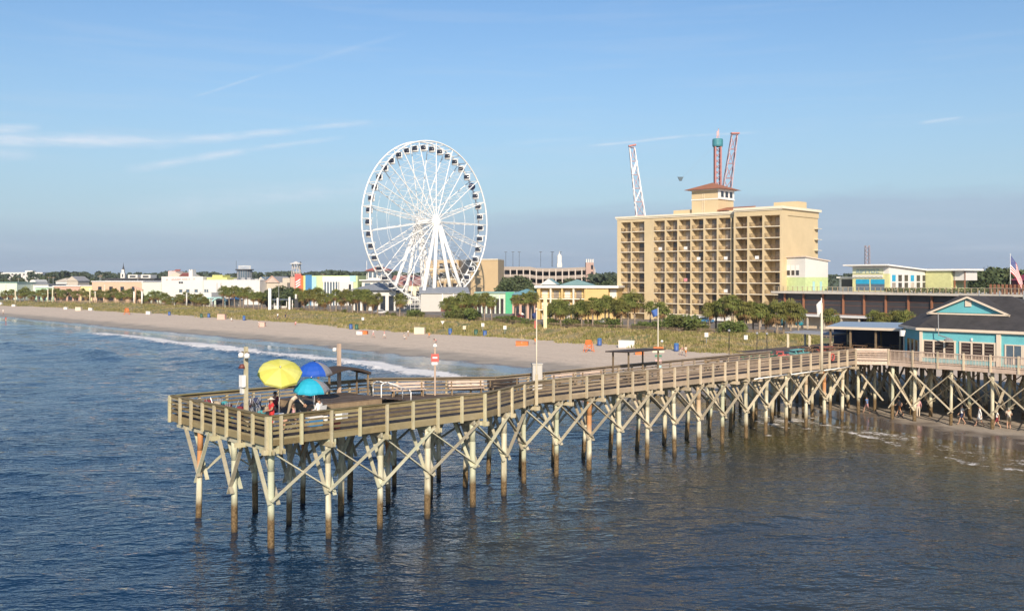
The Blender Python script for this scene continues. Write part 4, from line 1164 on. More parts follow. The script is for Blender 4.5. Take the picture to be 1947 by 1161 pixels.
m = MB(); m.hexa([(-.9,-.3,.3),(.9,-.3,.3),(.9,.3,.3),(-.9,.3,.3),(-1.1,-.3,.45),(1.1,-.3,.45),(1.1,.3,.45),(-1.1,.3,.45)]); m.hexa([(-.35,-.3,-.9),(.35,-.3,-.9),(.35,.3,-.9),(-.35,.3,-.9),(-.9,-.3,.3),(.9,-.3,.3),(.9,.3,.3),(-.9,.3,.3)]); m.build('body', mat('slate_glider',(.05,.09,.12),.5), t)
m = MB(); m.tube((.8,0,.4),PX(1380,258,340)-c_,.02,n=4); m.build('cable', M_steel, t)
# a far hazy mast right of the hotel
t = thing('far_tower','thin faint lattice tower far away right of the hotel','tower', (PX(1649,560,700).x,700,2))
m = MB()
for sx,sy in ((-1,-1),(1,-1),(1,1),(-1,1)): m.tube((sx*1.6,sy*1.6,0),(sx*1.3,sy*1.3,34),.2,n=5)
for k in range(12):
    z = 34*k/12
    for (a,c) in (((-1,-1),(1,-1)),((1,-1),(1,1)),((1,1),(-1,1)),((-1,1),(-1,-1))): m.tube((a[0]*1.5,a[1]*1.5,z),(c[0]*1.5,c[1]*1.5,z+34/12),.12,n=4)
m.build('lattice', mat('rusty_lattice',(.40,.27,.24),.8), t)
# ------------------------------------------------------------------ boardwalk restaurant with roof deck (right)
TA = R(-50.5); TO = Vector(((1478-CX)/F*226, 226., 2.0))
M_scr = mat('dark_mesh_screen', (.045,.042,.045), .55, .25, .5)
M_rust = mat('rust_brown_post', (.27,.115,.06), .8, .2)
rest = thing('screened_restaurant', 'long two storey boardwalk restaurant behind dark screens with pale roof deck edge', 'restaurant', TO, TA)
RL, RZ = 58.0, 8.05
m = MB(); m.box(0,.3,0,RL,20,RZ-.35); m.build('screen_wall', M_scr, rest)
m = MB(); m.box(0,-.06,3.2,RL,.29,3.36); m.box(0,-.04,0,RL,.29,.5)
for z in (5.2,6.2): m.box(0,.2,z,RL,.298,z+.05)
m.build('screen_rail', M_rust, rest)
for k in range(12):
    m = MB(); x = 2.+k*(RL-3)/11; m.box(x-.14,-.2,0,x+.14,.29,RZ-.36); m.build('screen_post', M_rust, rest)
m = MB(); m.box(-.8,-1.4,RZ-.33,RL+.5,21,RZ+.12); m.build('roof_deck', mat('pale_deck_edge',(.55,.50,.43),.8), rest)
mr = MB(); q_ = MB(); q_.box(0,0,0,.12,.12,1.13); q_ = q_.mesh('deck_rail_post', mat('tan_posts',(.40,.30,.18),.8))
for k in range(46): place('deck_rail_post', q_, rest, (-.2+k*1.27,-1.2,RZ+.125))
mr.box(-.2,-1.2,RZ+1.2,RL,-1.1,RZ+1.27)
for z in (.35,.6,.85): mr.box(-.2,-1.16,RZ+z,RL,-1.13,RZ+z+.02)
mr.build('deck_rail', M_beige, rest)
m = MB()
for k in range(12): m.box(RL-9+k*.75,-1.0,RZ+.14,RL-8.55+k*.75,-.9,RZ+2.0)
m.build('board_fence', M_rust, rest)
m = MB()
rs3 = random.Random(4)
for k in range(900):
    x = rs3.uniform(27,RL-9); y = rs3.uniform(-.9,.2); z = RZ+.15+rs3.uniform(0,.85); a = rs3.uniform(0,6.3); l = .22
    m.face([(x-l*math.cos(a),y-l*math.sin(a),z),(x+l*math.cos(a),y+l*math.sin(a),z),(x,y,z+.3)])
m.build('planter_hedge', mat('hedge_leaf',(.10,.13,.035),.7,.3), rest)
m = MB(); m.box(-.5,-7.5,2.9,30,-.3,3.15); m.build('porch_roof', M_white, rest)
for k in range(8): m = MB(); m.box(.3+k*4.1,-7.2,0,.6+k*4.1,-6.9,2.9); m.build('porch_post', M_beige, rest)
m = MB(); m.box(1.5,-5,0,24,-4.7,2.7); m.build('porch_wall', mat('cream_porch_wall',(.62,.50,.36),.8), rest)
# roof houses are storeys of their own on the deck
def onroof(px, Y): 
    X_ = (px-CX)/F*Y; dx, dy = X_-TO.x, Y-TO.y
    return dx*math.cos(TA)+dy*math.sin(TA), -dx*math.sin(TA)+dy*math.cos(TA)
zr = RZ+.13
ax, ay = onroof(1531,229)
m = MB(); m.box(ax-6.4,ay,zr,ax,ay+9.5,zr+3.2); m.build('roof_room_base', mat('pale_lime_wall',(.50,.60,.30),.8), rest)
m = MB(); m.hexa([(ax-6.4,ay,zr+3.2),(ax,ay,zr+3.2),(ax,ay+9.5,zr+3.2),(ax-6.4,ay+9.5,zr+3.2),(ax-6.4,ay,zr+7.9),(ax,ay,zr+8.0),(ax,ay+9.5,zr+7.1),(ax-6.4,ay+9.5,zr+7.1)]); m.build('roof_room', M_wb, rest)
m = MB(); m.slabpoly([(ax-6.8,ay-.4,zr+8.1),(ax+.4,ay-.4,zr+8.2),(ax+.4,ay+9.9,zr+7.25),(ax-6.8,ay+9.9,zr+7.25)],.25); m.build('roof_room_roof', mat('cream_fascia',(.66,.54,.44),.7), rest)
for k in range(3): 
    m = MB(); m.box(ax-5+k*1.25,ay-.05,zr+3.7,ax-4.2+k*1.25,ay+.02,zr+6.0); o=m.build('roof_room_window', M_doord, rest)
    f = MB(); f.box(ax-5.1+k*1.25,ay-.08,zr+4.85,ax-4.1+k*1.25,ay-.052,zr+6.1); f.build('blind', M_white, o)
for k in range(2):
    m = MB(); m.box(ax+.01,ay+3+k*3,zr+.1,ax+.06,ay+3.9+k*3,zr+2.2); m.build('roof_room_door', M_aqua, rest)
m = MB(); m.box(ax+4,ay+8,zr,ax+13,ay+14,zr+3.0); m.build('roof_bar', M_wb, rest)
m = MB(); m.box(ax+3.6,ay+7.4,zr+3.,ax+13.4,ay+14.4,zr+3.3); m.build('roof_bar_roof', M_white, rest)
for k in range(2): 
    m = MB(); m.box(ax+4.6+k*4.2,ay+7.9,zr+1,ax+7.8+k*4.2,ay+7.99,zr+2.7); m.build('roof_bar_opening', M_dark, rest)
# sign house
bx, by = onroof(1690,216); BW, BD = 8.9, 23.
m = MB(); m.box(bx-BW,by,zr,bx,by+BD,zr+4.); m.build('bar_house_wall', mat('pale_yellow_wall',(.62,.60,.30),.8), rest)
m = MB(); m.hexa([(bx-BW,by,zr+4),(bx,by,zr+4),(bx,by+BD,zr+4),(bx-BW,by+BD,zr+4),(bx-BW,by,zr+5.6),(bx,by,zr+5.6),(bx,by+BD,zr+4.2),(bx-BW,by+BD,zr+4.2)]); m.build('bar_house_gable', M_wb, rest)
m = MB(); m.slabpoly([(bx-BW-1.5,by-1.6,zr+6.1),(bx+.7,by-1.6,zr+6.1),(bx+.7,by+BD+1,zr+4.55),(bx-BW-1.5,by+BD+1,zr+4.55)],.3); m.build('bar_house_roof', M_white, rest)
m = MB(); m.box(bx+.01,by+.6,zr,bx+.08,by+BD,zr+4.); m.build('bar_house_side', M_wb, rest)
for k in range(2):
    m = MB(); m.box(bx-BW+.9+k*3.7,by-.05,zr+.2,bx-BW+4.2+k*3.7,by,zr+2.75); o = m.build('bar_window', M_glassb, rest)
    f = MB(); f.box(bx-BW+.9+k*3.7,by-.09,zr+1.7,bx-BW+4.2+k*3.7,by-.052,zr+2.75); f.build('blue_blind', mat('cyan_blind',(.02,.32,.52),.6), o)
m = MB(); m.box(bx-BW+.1,by-.2,zr+3.05,bx-1.4,by-.02,zr+3.75); m.build('wave_board', M_wb, rest)
m = MB()
for k in range(14): m.beam((bx-BW+.3+k*.52,by-.24,zr+3.15+.12*(k%2)),(bx-BW+.8+k*.52,by-.24,zr+3.15+.12*((k+1)%2)),.04,.10)
m.build('wave_mark', mat('olive_mark',(.30,.30,.16),.7), rest)
def text(s, size, mat_, parent, loc, rz=0., name='sign_lettering', ext=.03, align='CENTER'):
    cu = bpy.data.curves.new(name, 'FONT'); cu.body = s; cu.size = size; cu.extrude = ext; cu.align_x = align
    ob = bpy.data.objects.new(name, cu); C.objects.link(ob)
    dg = bpy.context.evaluated_depsgraph_get(); me = bpy.data.meshes.new_from_object(ob.evaluated_get(dg))
    bpy.data.objects.remove(ob); me.materials.clear(); me.materials.append(mat_)
    o = bpy.data.objects.new(name, me); C.objects.link(o); o.parent = parent; o.location = loc; o.rotation_euler = (R(90),0,rz)
    return o
m = MB(); m.box(bx-BW+.1,by-.14,zr+4.05,bx-BW+7.6,by-.02,zr+5.15); m.build('sign_board', mat('pale_sign_board',(.60,.62,.42),.7), rest)
tx = text('RIPTYDZ', 1.25, mat('grey_blue_letters',(.25,.36,.42),.6), rest, (bx-BW+3.9,by-.2,zr+4.15)); tx.scale = (1.15,1,1)
for k in range(8):
    y = by+1.2+k*2.7
    m = MB(); m.box(bx+.085,y,zr+2.3,bx+.13,y+1.5,zr+3.75-.02*k); o = m.build('side_window', M_doord if k not in (0,3) else mat('cyan_blind',(.02,.32,.52),.6), rest)
    m = MB(); m.box(bx+.085,y,zr+.2,bx+.13,y+1.5,zr+2.0); m.build('side_door', M_doord if k % 3 else M_curt, rest)
cx_, cy_ = onroof(1800,214)
m = MB(); m.box(cx_-9,cy_+8,zr,cx_-3,cy_+16,zr+4.7); m.build('lime_room', mat('lime_yellow_wall',(.58,.58,.28),.8), rest)
m = MB(); m.box(cx_-17,cy_+7.4,zr+4.7,cx_+.5,cy_+16.5,zr+5.1); m.build('lime_room_roof', M_white, rest)
m = MB(); m.box(cx_-2.9,cy_+9,zr+2.5,cx_-.3,cy_+15,zr+4.6); m.build('sign_box', M_wb, rest)
for x in (-2.8,-.5): 
    m = MB(); m.box(cx_+x,cy_+9,zr,cx_+x+.25,cy_+9.3,zr+4.6); m.build('lime_room_post', M_rust, rest)
# flag
def flagpole(name, label, base, h, r, col=None): 
    t = thing(name, label, 'flagpole', base)
    m = MB(); m.tube((0,0,0),(0,0,h),r,r*.6,n=8); m.ball((0,0,h+.08),.1,n=8); m.build('pole', col or M_white, t, True)
    return t
fp = PX(1921,553,196)
t = flagpole('flagpole','tall flagpole with a drooping striped flag at the right edge', fp, H+(526-484)/F*196-fp.z, .07)
hF = H+(526-486)/F*196-fp.z
def cloth(parent, name, pts, cols, mats, th=.03):
    "a grid of points; cols[row][col] picks the material"
    m = MB()
    for i in range(len(pts)-1):
        for j in range(len(pts[0])-1):
            a,b,c,d = pts[i][j],pts[i][j+1],pts[i+1][j+1],pts[i+1][j]
            m.face([a,b,c,d], cols(i,j))
    o = m.build(name, mats, parent); md = o.modifiers.new('thickness','SOLIDIFY'); md.thickness = th; return o
M_fr, M_fw, M_fb = mat('flag_red',(.50,.03,.05),.8), mat('flag_white',(.75,.73,.70),.8), mat('flag_blue',(.03,.05,.2),.8)
rows, colsn = 13, 14
pts = [[(.05+.16*j+.10*i*(j/14)*.35, .25*math.sin(j*.7+i*.15)*(j/14), hF-.26*i - .33*j*(.4+.6*j/14)) for j in range(colsn+1)] for i in range(rows+1)]
cloth(t,'flag',pts,lambda i,j: 2 if (i < 7 and j < 6) else (0 if i % 2 == 0 else 1),[M_fr,M_fw,M_fb])
m = MB(); 
for i in range(6):
    for j in range(5):
        p = pts[i+1][j+1]; m.box(p[0]-.03,p[1]-.05,p[2]-.02,p[0]+.03,p[1]-.02,p[2]+.04)
m.build('star', M_fw, t)
# red tented shape at far right behind the flag
t = thing('red_tent','dark red tent canopy behind the flag at the right edge','tent', on(1962,218))
m = MB(); m.box(-3,-3,0,5,3,10.5); m.build('tent_wall', mat('maroon_canvas',(.16,.02,.04),.8), t)
m = MB(); q=[(-3.3,-3.3,10.5),(5.3,-3.3,10.5),(5.3,3.3,10.5),(-3.3,3.3,10.5)]
for k in range(4): m.face([q[k],q[(k+1)%4],(1,0,13)])
m.build('tent_roof', mat('crimson_canvas',(.30,.03,.07),.8), t)

# ------------------------------------------------------------------ pier house
M_shing = mat('asphalt_shingle', (.055,.049,.047), .9, .5, 1.1)
M_hteal = mat('pier_house_teal', (.15,.48,.52), .7, .12, .9)
M_htrim = mat('pier_house_trim', (.74,.62,.48), .7, .05)
house = thing('pier_house', 'turquoise pier house with dark shingle hip roof and small front gable', 'house', (PO.x,PO.y,ZD), PU)
S0 = 66.5
pl = [(S0,-1.88),(S0,-17.),(82,-17.),(82,2.2),(70.6,1.6)]
m = MB(); m.prism(pl[::-1] if False else pl, .0, 3.15); m.build('wall', M_hteal, house)
def wallbox(a, b, s0, s1, z0, z1, off, th, mm, name, par=house, label=None):
    a, b = Vector(a), Vector(b); d = (b-a).normalized(); n = Vector((-d.y, d.x))
    if n.x > 0: n = -n
    p, q = a+d*s0, a+d*s1; o0, o1 = n*off, n*(off+th)
    m = MB(); m.hexa([(p.x+o0.x,p.y+o0.y,z0),(q.x+o0.x,q.y+o0.y,z0),(q.x+o1.x,q.y+o1.y,z0),(p.x+o1.x,p.y+o1.y,z0),(p.x+o0.x,p.y+o0.y,z1),(q.x+o0.x,q.y+o0.y,z1),(q.x+o1.x,q.y+o1.y,z1),(p.x+o1.x,p.y+o1.y,z1)])
    return m.build(name, mm, par, label=label)
A_, B_ = pl[0], pl[1]
M_pglass = mat('pier_window_glass', (.045,.03,.03), .08, .6, 2.5, spec=.8)
x = .55
groups = [(.42,3,.80,.19),(3.85,3,.80,.22)]
for g0, n_, ww, gap in groups:
    wallbox(A_,B_,g0-.18,g0+n_*(ww+gap)+.0,.42,.50,.02,.07,M_htrim,'sill'); wallbox(A_,B_,g0-.18,g0+n_*(ww+gap),1.95,2.08,.02,.07,M_htrim,'head_trim')
    for k in range(n_):
        s = g0+k*(ww+gap)
        o = wallbox(A_,B_,s,s+ww,.5,1.95,.01,.04,M_pglass,'window')
        wallbox(A_,B_,s-.17,s-.02,.5,1.95,.02,.07,M_htrim,'frame',o)
        for zz in (.8,1.1,1.4,1.7): wallbox(A_,B_,s+.06,s+ww-.08,zz,zz+.035,.052,.012,mat('blind_slat',(.35,.30,.24),.6),'blind',o)
    wallbox(A_,B_,g0+n_*(ww+gap)-.19,g0+n_*(ww+gap)-.04,.5,1.95,.02,.07,M_htrim,'frame')
wallbox(A_,B_,6.95,7.32,0,3.1,.02,.14,M_htrim,'pilaster'); wallbox(A_,B_,0,.26,0,3.1,.02,.10,M_htrim,'pilaster')
for s in (7.75,9.25,11.2,12.7):
    o = wallbox(A_,B_,s,s+1.25,.25,1.9,.01,.05,M_glassb,'picture_window')
    for (a0,a1,z0,z1) in ((-.12,0,.25,2.0),(1.25,1.37,.25,2.0),(0,1.25,1.9,2.0),(.60,.66,.25,1.9)): wallbox(A_,B_,s+a0,s+a1,z0,z1,.02,.07,M_htrim,'frame',o)
wallbox(A_,B_,0,15.1,2.86,3.12,.02,.07,M_htrim,'frieze')
a5, b5 = pl[4], pl[0]; L5 = (Vector(a5)-Vector(b5)).length
for k in range(3):
    o = wallbox(b5,a5,.5+k*1.35,1.4+k*1.35,.35,1.95,.01,.05,M_pglass,'window'); wallbox(b5,a5,.34+k*1.35,.48+k*1.35,.3,2.0,.02,.07,M_htrim,'frame',o)
wallbox(b5,a5,L5-.25,L5,0,3.1,.02,.08,M_htrim,'pilaster')
E0, ER, E1, B0, B1 = (66.25,-1.65,3.15),(66.25,-15.2,3.15),(70.5,2.1,3.15),(82.6,2.9,3.15),(82.6,-15.2,3.15)
R0, R1 = (73.2,-2.7,6.12),(73.2,-7.6,6.12)
m = MB(); m.face([E0,R0,R1,ER][::-1]); m.face([E0,E1,R0][::-1]); m.face([E1,B0,R0][::-1]); m.face([B0,B1,R1,R0][::-1]); m.face([B1,ER,R1][::-1]); m.face([E0,ER,B1,B0,E1][::-1])
m.build('roof', M_shing, house)
m = MB()
for a, b in ((E0,ER),(E1,E0),(B0,E1)): m.beam((a[0],a[1],a[2]-.1),(b[0],b[1],b[2]-.1),.12,.24)
m.build('eave_fascia', M_htrim, house)
# gable: turquoise triangle with trim, little roof running back into the main one
gs, gc, gw, gz0, gz1 = 69.3,-5.2,3.5,4.55,6.02
m = MB(); A1,B1_,T1 = (gs,gc+gw,gz0),(gs,gc-gw,gz0),(gs,gc,gz1); 
A2,B2_,T2 = (gs+3.9,gc+gw*.1,gz1+.02),(gs+3.9,gc-gw*.1,gz1+.02),(gs+3.9,gc,gz1+.05)
m.face([A1,B1_,T1]); m.build('gable_wall', M_hteal, house)
m = MB(); o1 = .28
m.slabpoly([(gs-o1,gc+gw+.25,gz0-.08),(gs-o1,gc,gz1+.08),(gs+4,gc,gz1+.08),(gs+.3,gc+gw+.25,gz0-.08)][::-1],.08)
m.slabpoly([(gs-o1,gc-gw-.25,gz0-.08),(gs+.3,gc-gw-.25,gz0-.08),(gs+4,gc,gz1+.08),(gs-o1,gc,gz1+.08)][::-1],.08)
m.build('gable_roof', M_shing, house)
m = MB(); q = gs-.32
m.beam((q,gc+gw+.3,gz0-.14),(q,gc,gz1+.02),.08,.17); m.beam((q,gc-gw-.3,gz0-.14),(q,gc,gz1+.02),.08,.17); m.beam((q,gc+gw+.3,gz0-.10),(q,gc-gw-.3,gz0-.10),.08,.14)
m.build('gable_trim', M_htrim, house)
m = MB(); m.box(gs-.1,gc-.28,gz0+.62,gs-.02,gc+.28,gz1-.28); m.build('gable_vent', M_htrim, house)
m = MB(); m.tube((65.9,-3.9,2.5),(65.8,-3.9,4.6),.04,n=6); m.tube((65.9,-3.9,2.6),(65.7,-4.9,2.35),.05,n=6); m.lathe((65.6,-4.95,2.1),[(.38,0),(.42,.14),(.05,.3)],12); m.build('wall_lamp', M_steel, house)
m = MB(); m.lathe((68.2,.6,2.15),[(.05,0),(.3,.05),(.3,.6),(.05,.62)],10); m.build('round_sign', M_white, house)
m = MB(); m.box(66.38,-6.75,2.15,66.46,-6.6,2.4); m.build('wall_lamp', M_white, house)
for (s,t_) in ((74.5,-6),(74.2,-4.2),(75,-8)): 
    m = MB(); m.tube((s,t_,5.6),(s,t_,6.6),.07,n=6); m.build('roof_vent', M_steel, house)
# covered terrace left of the house
ter = thing('terrace_canopy', 'pale metal terrace canopy on posts at the left of the turquoise house', 'canopy', (PO.x,PO.y,ZD), PU)
m = MB(); m.slabpoly([(71.5,2.2,2.75),(71.5,10.6,2.65),(79,13,2.85),(79,2.2,3.05)][::-1],.16); m.build('roof', M_steel, ter)
m = MB(); m.beam((71.4,2.2,2.62),(71.4,10.6,2.52),.12,.26); m.build('fascia', M_htrim, ter)
for s_,t_ in ((71.8,2.6),(71.8,5.2),(71.8,8),(71.8,10.3),(78.5,3),(78.5,8),(78.5,12)):
    m = MB(); m.box(s_-.08,t_-.08,0,s_+.08,t_+.08,2.6); m.build('post', M_old, ter)
m = MB(); m.box(79.1,2.3,0,79.3,14,2.6); m.build('dark_backing', mat('canopy_shade',(.02,.03,.07),.7), ter)  # dark sheet in place of the shade under the canopy
# ------------------------------------------------------------------ vegetation
def leafmat(name, a, b, c=None, tr=.25):
    t = NT(name); geo = t.node('ShaderNodeNewGeometry').outputs['Position']
    n = t.noise(1.1, 4, .65, geo); n2 = t.noise(.25, 2, .5, geo)
    oi = t.node('ShaderNodeObjectInfo').outputs['Random']
    k = t.mix(t.rng(n, .35, .65), a, b)
    if c: k = t.mix(t.rng(t.math('ADD', n2, t.math('MULTIPLY', t.math('SUBTRACT', oi, .5), .5)), .45, .62), k, c)
    t.color(k); t.rough(.75); t.p.inputs['Specular IOR Level'].default_value = .25
    return t.mat
M_frond = leafmat('palm_frond', (.095,.125,.025), (.20,.205,.055), (.15,.145,.035))
M_dead = leafmat('dead_frond', (.19,.11,.045), (.31,.19,.085))
M_trunk = mat('palm_trunk', (.30,.235,.175), .9, .25, 3)
M_leaf = leafmat('shrub_leaf', (.075,.11,.028), (.16,.19,.05), (.13,.14,.04))
M_dleaf = leafmat('dark_leaf', (.045,.068,.030), (.095,.12,.05), (.075,.09,.04))
M_bark = mat('bark', (.13,.095,.07), .9, .25, 3)
def fan(m, o, d, L, wid, mi, rnd):
    "fan leaf: stalk along d, then split leaflets that droop"
    d = Vector(d).normalized(); side = d.cross(Vector((0,0,1)))
    if side.length < .1: side = Vector((1,0,0))
    side.normalize(); up = side.cross(d)
    o = Vector(o); h = o + d*L*.5
    m.face([o-side*.025, o+side*.025, h+side*.02, h-side*.02], mi)
    n = 8
    for k in range(n):
        a = (k-(n-1)/2)/((n-1)/2)*1.25 + rnd.uniform(-.08,.08)
        dd = d*math.cos(a) + side*math.sin(a) + up*rnd.uniform(-.05,.2)
        e = h + dd*L*.62*(1-.18*abs(a)); mid = h + dd*L*.34
        e.z -= .26*L*rnd.uniform(.6,1.4); w = dd.cross(up).normalized()*wid
        m.face([h, mid+w, e, mid-w], mi)
def palm_meshes(seed, rad, dead, full=1.):
    r = random.Random(seed); m = MB(); md = MB()
    n = int(78*full)
    for k in range(n):
        a = r.uniform(0,6.283); el = math.asin(r.uniform(-.55,1.)) ; L = rad*r.uniform(.82,1.12)
        d = (math.cos(a)*math.cos(el), math.sin(a)*math.cos(el), math.sin(el))
        fan(m, (d[0]*.15,d[1]*.15,r.uniform(-.15,.25)), d, L, .085, 0, r)
    for k in range(int(dead)):
        a = r.uniform(0,6.283); el = r.uniform(-1.35,-.35); L = rad*r.uniform(.6,.95)
        d = (math.cos(a)*math.cos(el), math.sin(a)*math.cos(el), math.sin(el))
        fan(md, (d[0]*.15,d[1]*.15,-.25), d, L, .08, 0, r)
    return m.mesh('crown', M_frond), md.mesh('dead_skirt', M_dead)
PC = [palm_meshes(k+3, (1.9,2.1,1.8,2.0,2.25)[k], (10,26,38,16,30)[k], (1,.9,.8,1.05,.9)[k]) for k in range(5)]
def trunk_mesh(seed):
    r = random.Random(seed); m = MB(); n = 7; bx, by = r.uniform(-.25,.25), r.uniform(-.25,.25)
    pt = lambda q: (bx*q*q, by*q*q, q)
    for k in range(n): m.tube(pt(k/n), pt((k+1)/n), .21-.05*k/n+(.04 if k == 0 else 0), .205-.05*(k+1)/n, 8, cap=False)
    return m.mesh('trunk', M_trunk, True), (bx, by)
TR = [trunk_mesh(k+40) for k in range(4)]
ORD = ['first','second','third','fourth','fifth','sixth','seventh','eighth','ninth','tenth','eleventh','twelfth','thirteenth','fourteenth','fifteenth','sixteenth','seventeenth','eighteenth']
rp = random.Random(11)
def palm(x, ytop, dY, label, group, kind=None, sc=1.):
    "x column and crown top row in the photograph; dY metres behind the dune's back line"
    Y = back_Y(x)+dY; b = on(x, Y, -.1); ytop += rp.uniform(-2.5,3.5)
    k = rp.randrange(5) if kind is None else kind
    top = H-(ytop-HY)/F*Y; hgt = max(1.6, top - b.z - 1.45*sc)
    o = thing('palm_tree', label, 'palm tree', b, rp.uniform(0,6.28), group)
    tm, (bx, by) = TR[rp.randrange(4)]
    t = place('trunk', tm, o); t.scale = (sc,sc,hgt)
    c = place('crown', PC[k][0], o, (bx,by,hgt-.1), rp.uniform(0,6.28)); c.scale = (sc,)*3
    d = place('dead_skirt', PC[k][1], o, (bx,by,hgt-.1), rp.uniform(0,6.28)); d.scale = (sc,)*3
CL = [('before the coral and mint shops', [(8,549,6),(22,551,9),(38,549,5),(47,546,8),(60,552,4),(72,552,6),(82,551,3),(96,547,9),(108,551,5),(118,553,4),(131,548,8),(144,553,5),(155,549,6),(164,552,4)], 2),
      ('before the peach building', [(176,549,5),(190,553,7),(204,552,3),(216,550,6),(226,554,4),(237,553,5),(247,552,3),(262,555,6)], 2),
      ('before the white theater', [(278,557,4),(290,556,6),(301,555,3),(314,560,5),(326,564,3),(340,562,4),(354,558,5),(366,556,6),(378,562,3),(390,563,4)], 1),
      ('between the green arch and the white gate pavilion', [(424,546,8),(436,546,10),(446,545,6),(457,543,5),(463,552,2),(471,549,4),(482,552,2),(492,556,4),(498,553,7)], 1),
      ('between the white gate pavilion and the wheel', [(566,549,8),(578,554,5),(588,551,3),(597,547,4),(606,550,6),(616,556,3),(628,557,5),(639,551,2),(649,556,4),(660,550,5),(670,554,2),(680,550,3),(690,554,2),(698,552,4),(708,560,3),(718,553,6)], 2),
      ('in the clump right of the wheel', [(848,568,5),(858,563,7),(868,567,4),(880,560,5),(893,560,8),(906,562,4),(921,557,1),(935,562,3)], 1),
      ('before the yellow motel', [(980,560,16),(1001,558,14),(1010,557,18),(1046,579,6),(1057,572,7),(1066,574,3),(1076,571,5),(1098,575,4),(1106,570,2),(1118,574,3),(1127,564,2),(1136,572,5),(1150,558,14),(1158,561,12)], 0),
      ('before the left part of the yellow hotel', [(1173,572,4),(1181,570,2),(1194,557,6),(1207,558,8),(1236,570,10),(1257,572,6)], 0),
      ('before the right part of the yellow hotel', [(1349,577,6),(1361,575,9),(1378,567,5),(1392,561,3),(1404,571,6),(1416,575,4),(1432,574,7),(1444,576,4),(1456,584,6)], 0),
      ('before the dark screened restaurant', [(1478,578,4),(1490,574,7),(1503,575,5),(1518,580,9),(1578,588,16),(1662,588,20),(1680,592,18),(1704,590,20),(1722,592,16)], 0)]
for where, L_, bias in CL:
    L_ = sorted(L_)
    for k, (x, yt, dY) in enumerate(L_):
        kind = rp.choice((1,2,4) if bias == 2 else ((0,1,2,3,4) if bias == 1 else (0,3,0,4)))
        w = 'tall' if yt < 560 and x > 900 else 'bushy'
        palm(x, yt, dY, f'{ORD[k]} {w} sabal palm from the left, {where}', 'sabal palms along the dunes', kind, rp.uniform(.85,1.12))
palm(760, 558, 2, 'single sabal palm standing alone before the wheel base', 'sabal palms along the dunes', 1, 1.05)

def tree_mesh(seed, n, rad, ht, leaf, squash=.8):
    r = random.Random(seed); m = MB(); t = MB(); cl = []
    for k in range(n):
        a = r.uniform(0,6.28); q = math.sqrt(r.random())*rad*.75; z = ht*r.uniform(.38,.88)
        q *= 1.0 - .55*max(0,(z/ht-.55)/.35); cl.append((q*math.cos(a), q*math.sin(a), z, rad*r.uniform(.30,.48)))
    for (x,y,z,s) in cl:
        for k in range(95):
            v = Vector((r.gauss(0,1),r.gauss(0,1),r.gauss(0,1))).normalized()*s*r.uniform(.65,1.08)
            p = Vector((x+v.x,y+v.y,z+v.z*squash)); l = leaf*r.uniform(.6,1.4)
            u = Vector((r.gauss(0,1),r.gauss(0,1),r.gauss(0,.6))).normalized()*l; w = u.cross(Vector((r.gauss(0,1),r.gauss(0,1),r.gauss(0,1)))).normalized()*l*.7
            m.face([p-u, p+w, p+u, p-w])
        t.tube((0,0,ht*.2),(x,y,z),.05*rad,.02*rad,5)
    t.tube((0,0,-.2),(0,0,ht*.5),.09*rad,.05*rad,8)
    return m, t
TM = []
for k in range(4):
    a, b = tree_mesh(60+k, 15+2*k, 3.4, (6.5,7.5,8.5,7)[k], .34); TM.append((a.mesh('crown', M_dleaf), b.mesh('trunk', M_bark)))
SM = []
for k in range(4):
    a, b = tree_mesh(80+k, 13, 2.2, (2.8,3.4,2.4,3.)[k], .17, .9); SM.append((a.mesh('foliage', M_leaf), b.mesh('stem', M_bark)))
def tree(x, ytop, Y, label, group='trees among the buildings', k=None, sx=1.):
    b = on(x, Y, -.2); k = rp.randrange(4) if k is None else k
    hh = H-(ytop-HY)/F*Y - b.z; s = max(.35, hh/((6.5,7.5,8.5,7)[k]*.98))
    o = thing('broadleaf_tree', label, 'tree', b, rp.uniform(0,6.28), group)
    for nm, me in (('crown',TM[k][0]),('trunk',TM[k][1])): q = place(nm, me, o); q.scale = (s*sx,s*sx,s)
for where, L_ in (('beyond the shops at the far left',[(12,531,640),(27,527,700),(40,529,690),(52,532,600),(66,530,650),(82,524,640),(92,519,800),(104,521,780),(118,517,820),(133,519,800),(150,521,840),(166,533,560),(172,531,600)]),
                  ('behind the white gate pavilion',[(508,552,330),(524,548,338),(537,546,345),(549,549,335),(560,548,350),(540,556,325),(572,553,332)]),
                  ('behind the green shop',[(958,535,330),(968,530,360),(980,528,370),(992,529,372),(1004,530,380),(985,541,330),(1000,543,320)]),
                  ('behind the yellow motel',[(1015,541,345),(1048,537,360),(1060,539,350),(1090,533,372),(1128,535,365),(1140,534,370),(1152,536,368),(1165,537,360)]),
                  ('behind the roof deck at the right',[(1848,517,260),(1862,519,255),(1876,515,270),(1892,516,262),(1906,513,275),(1935,520,260)])):
    for k, (x, y, Y_) in enumerate(sorted(L_)): tree(x, y, Y_, f'{ORD[k]} dark tree from the left in the trees {where}')
def shrub(x, ytop, ybase_dY, label, sx=1.):
    Y = back_Y(x)+ybase_dY; b = on(x, Y, -.15); k = rp.randrange(4); hh = H-(ytop-HY)/F*Y - b.z
    s = max(.4, hh/((2.8,3.4,2.4,3.)[k]*1.02))
    o = thing('shrub', label, 'shrub', b, rp.uniform(0,6.28), 'shrubs along the dunes')
    for nm, me in (('foliage',SM[k][0]),('stem',SM[k][1])): q = place(nm, me, o); q.scale = (s*sx,s*sx,s)
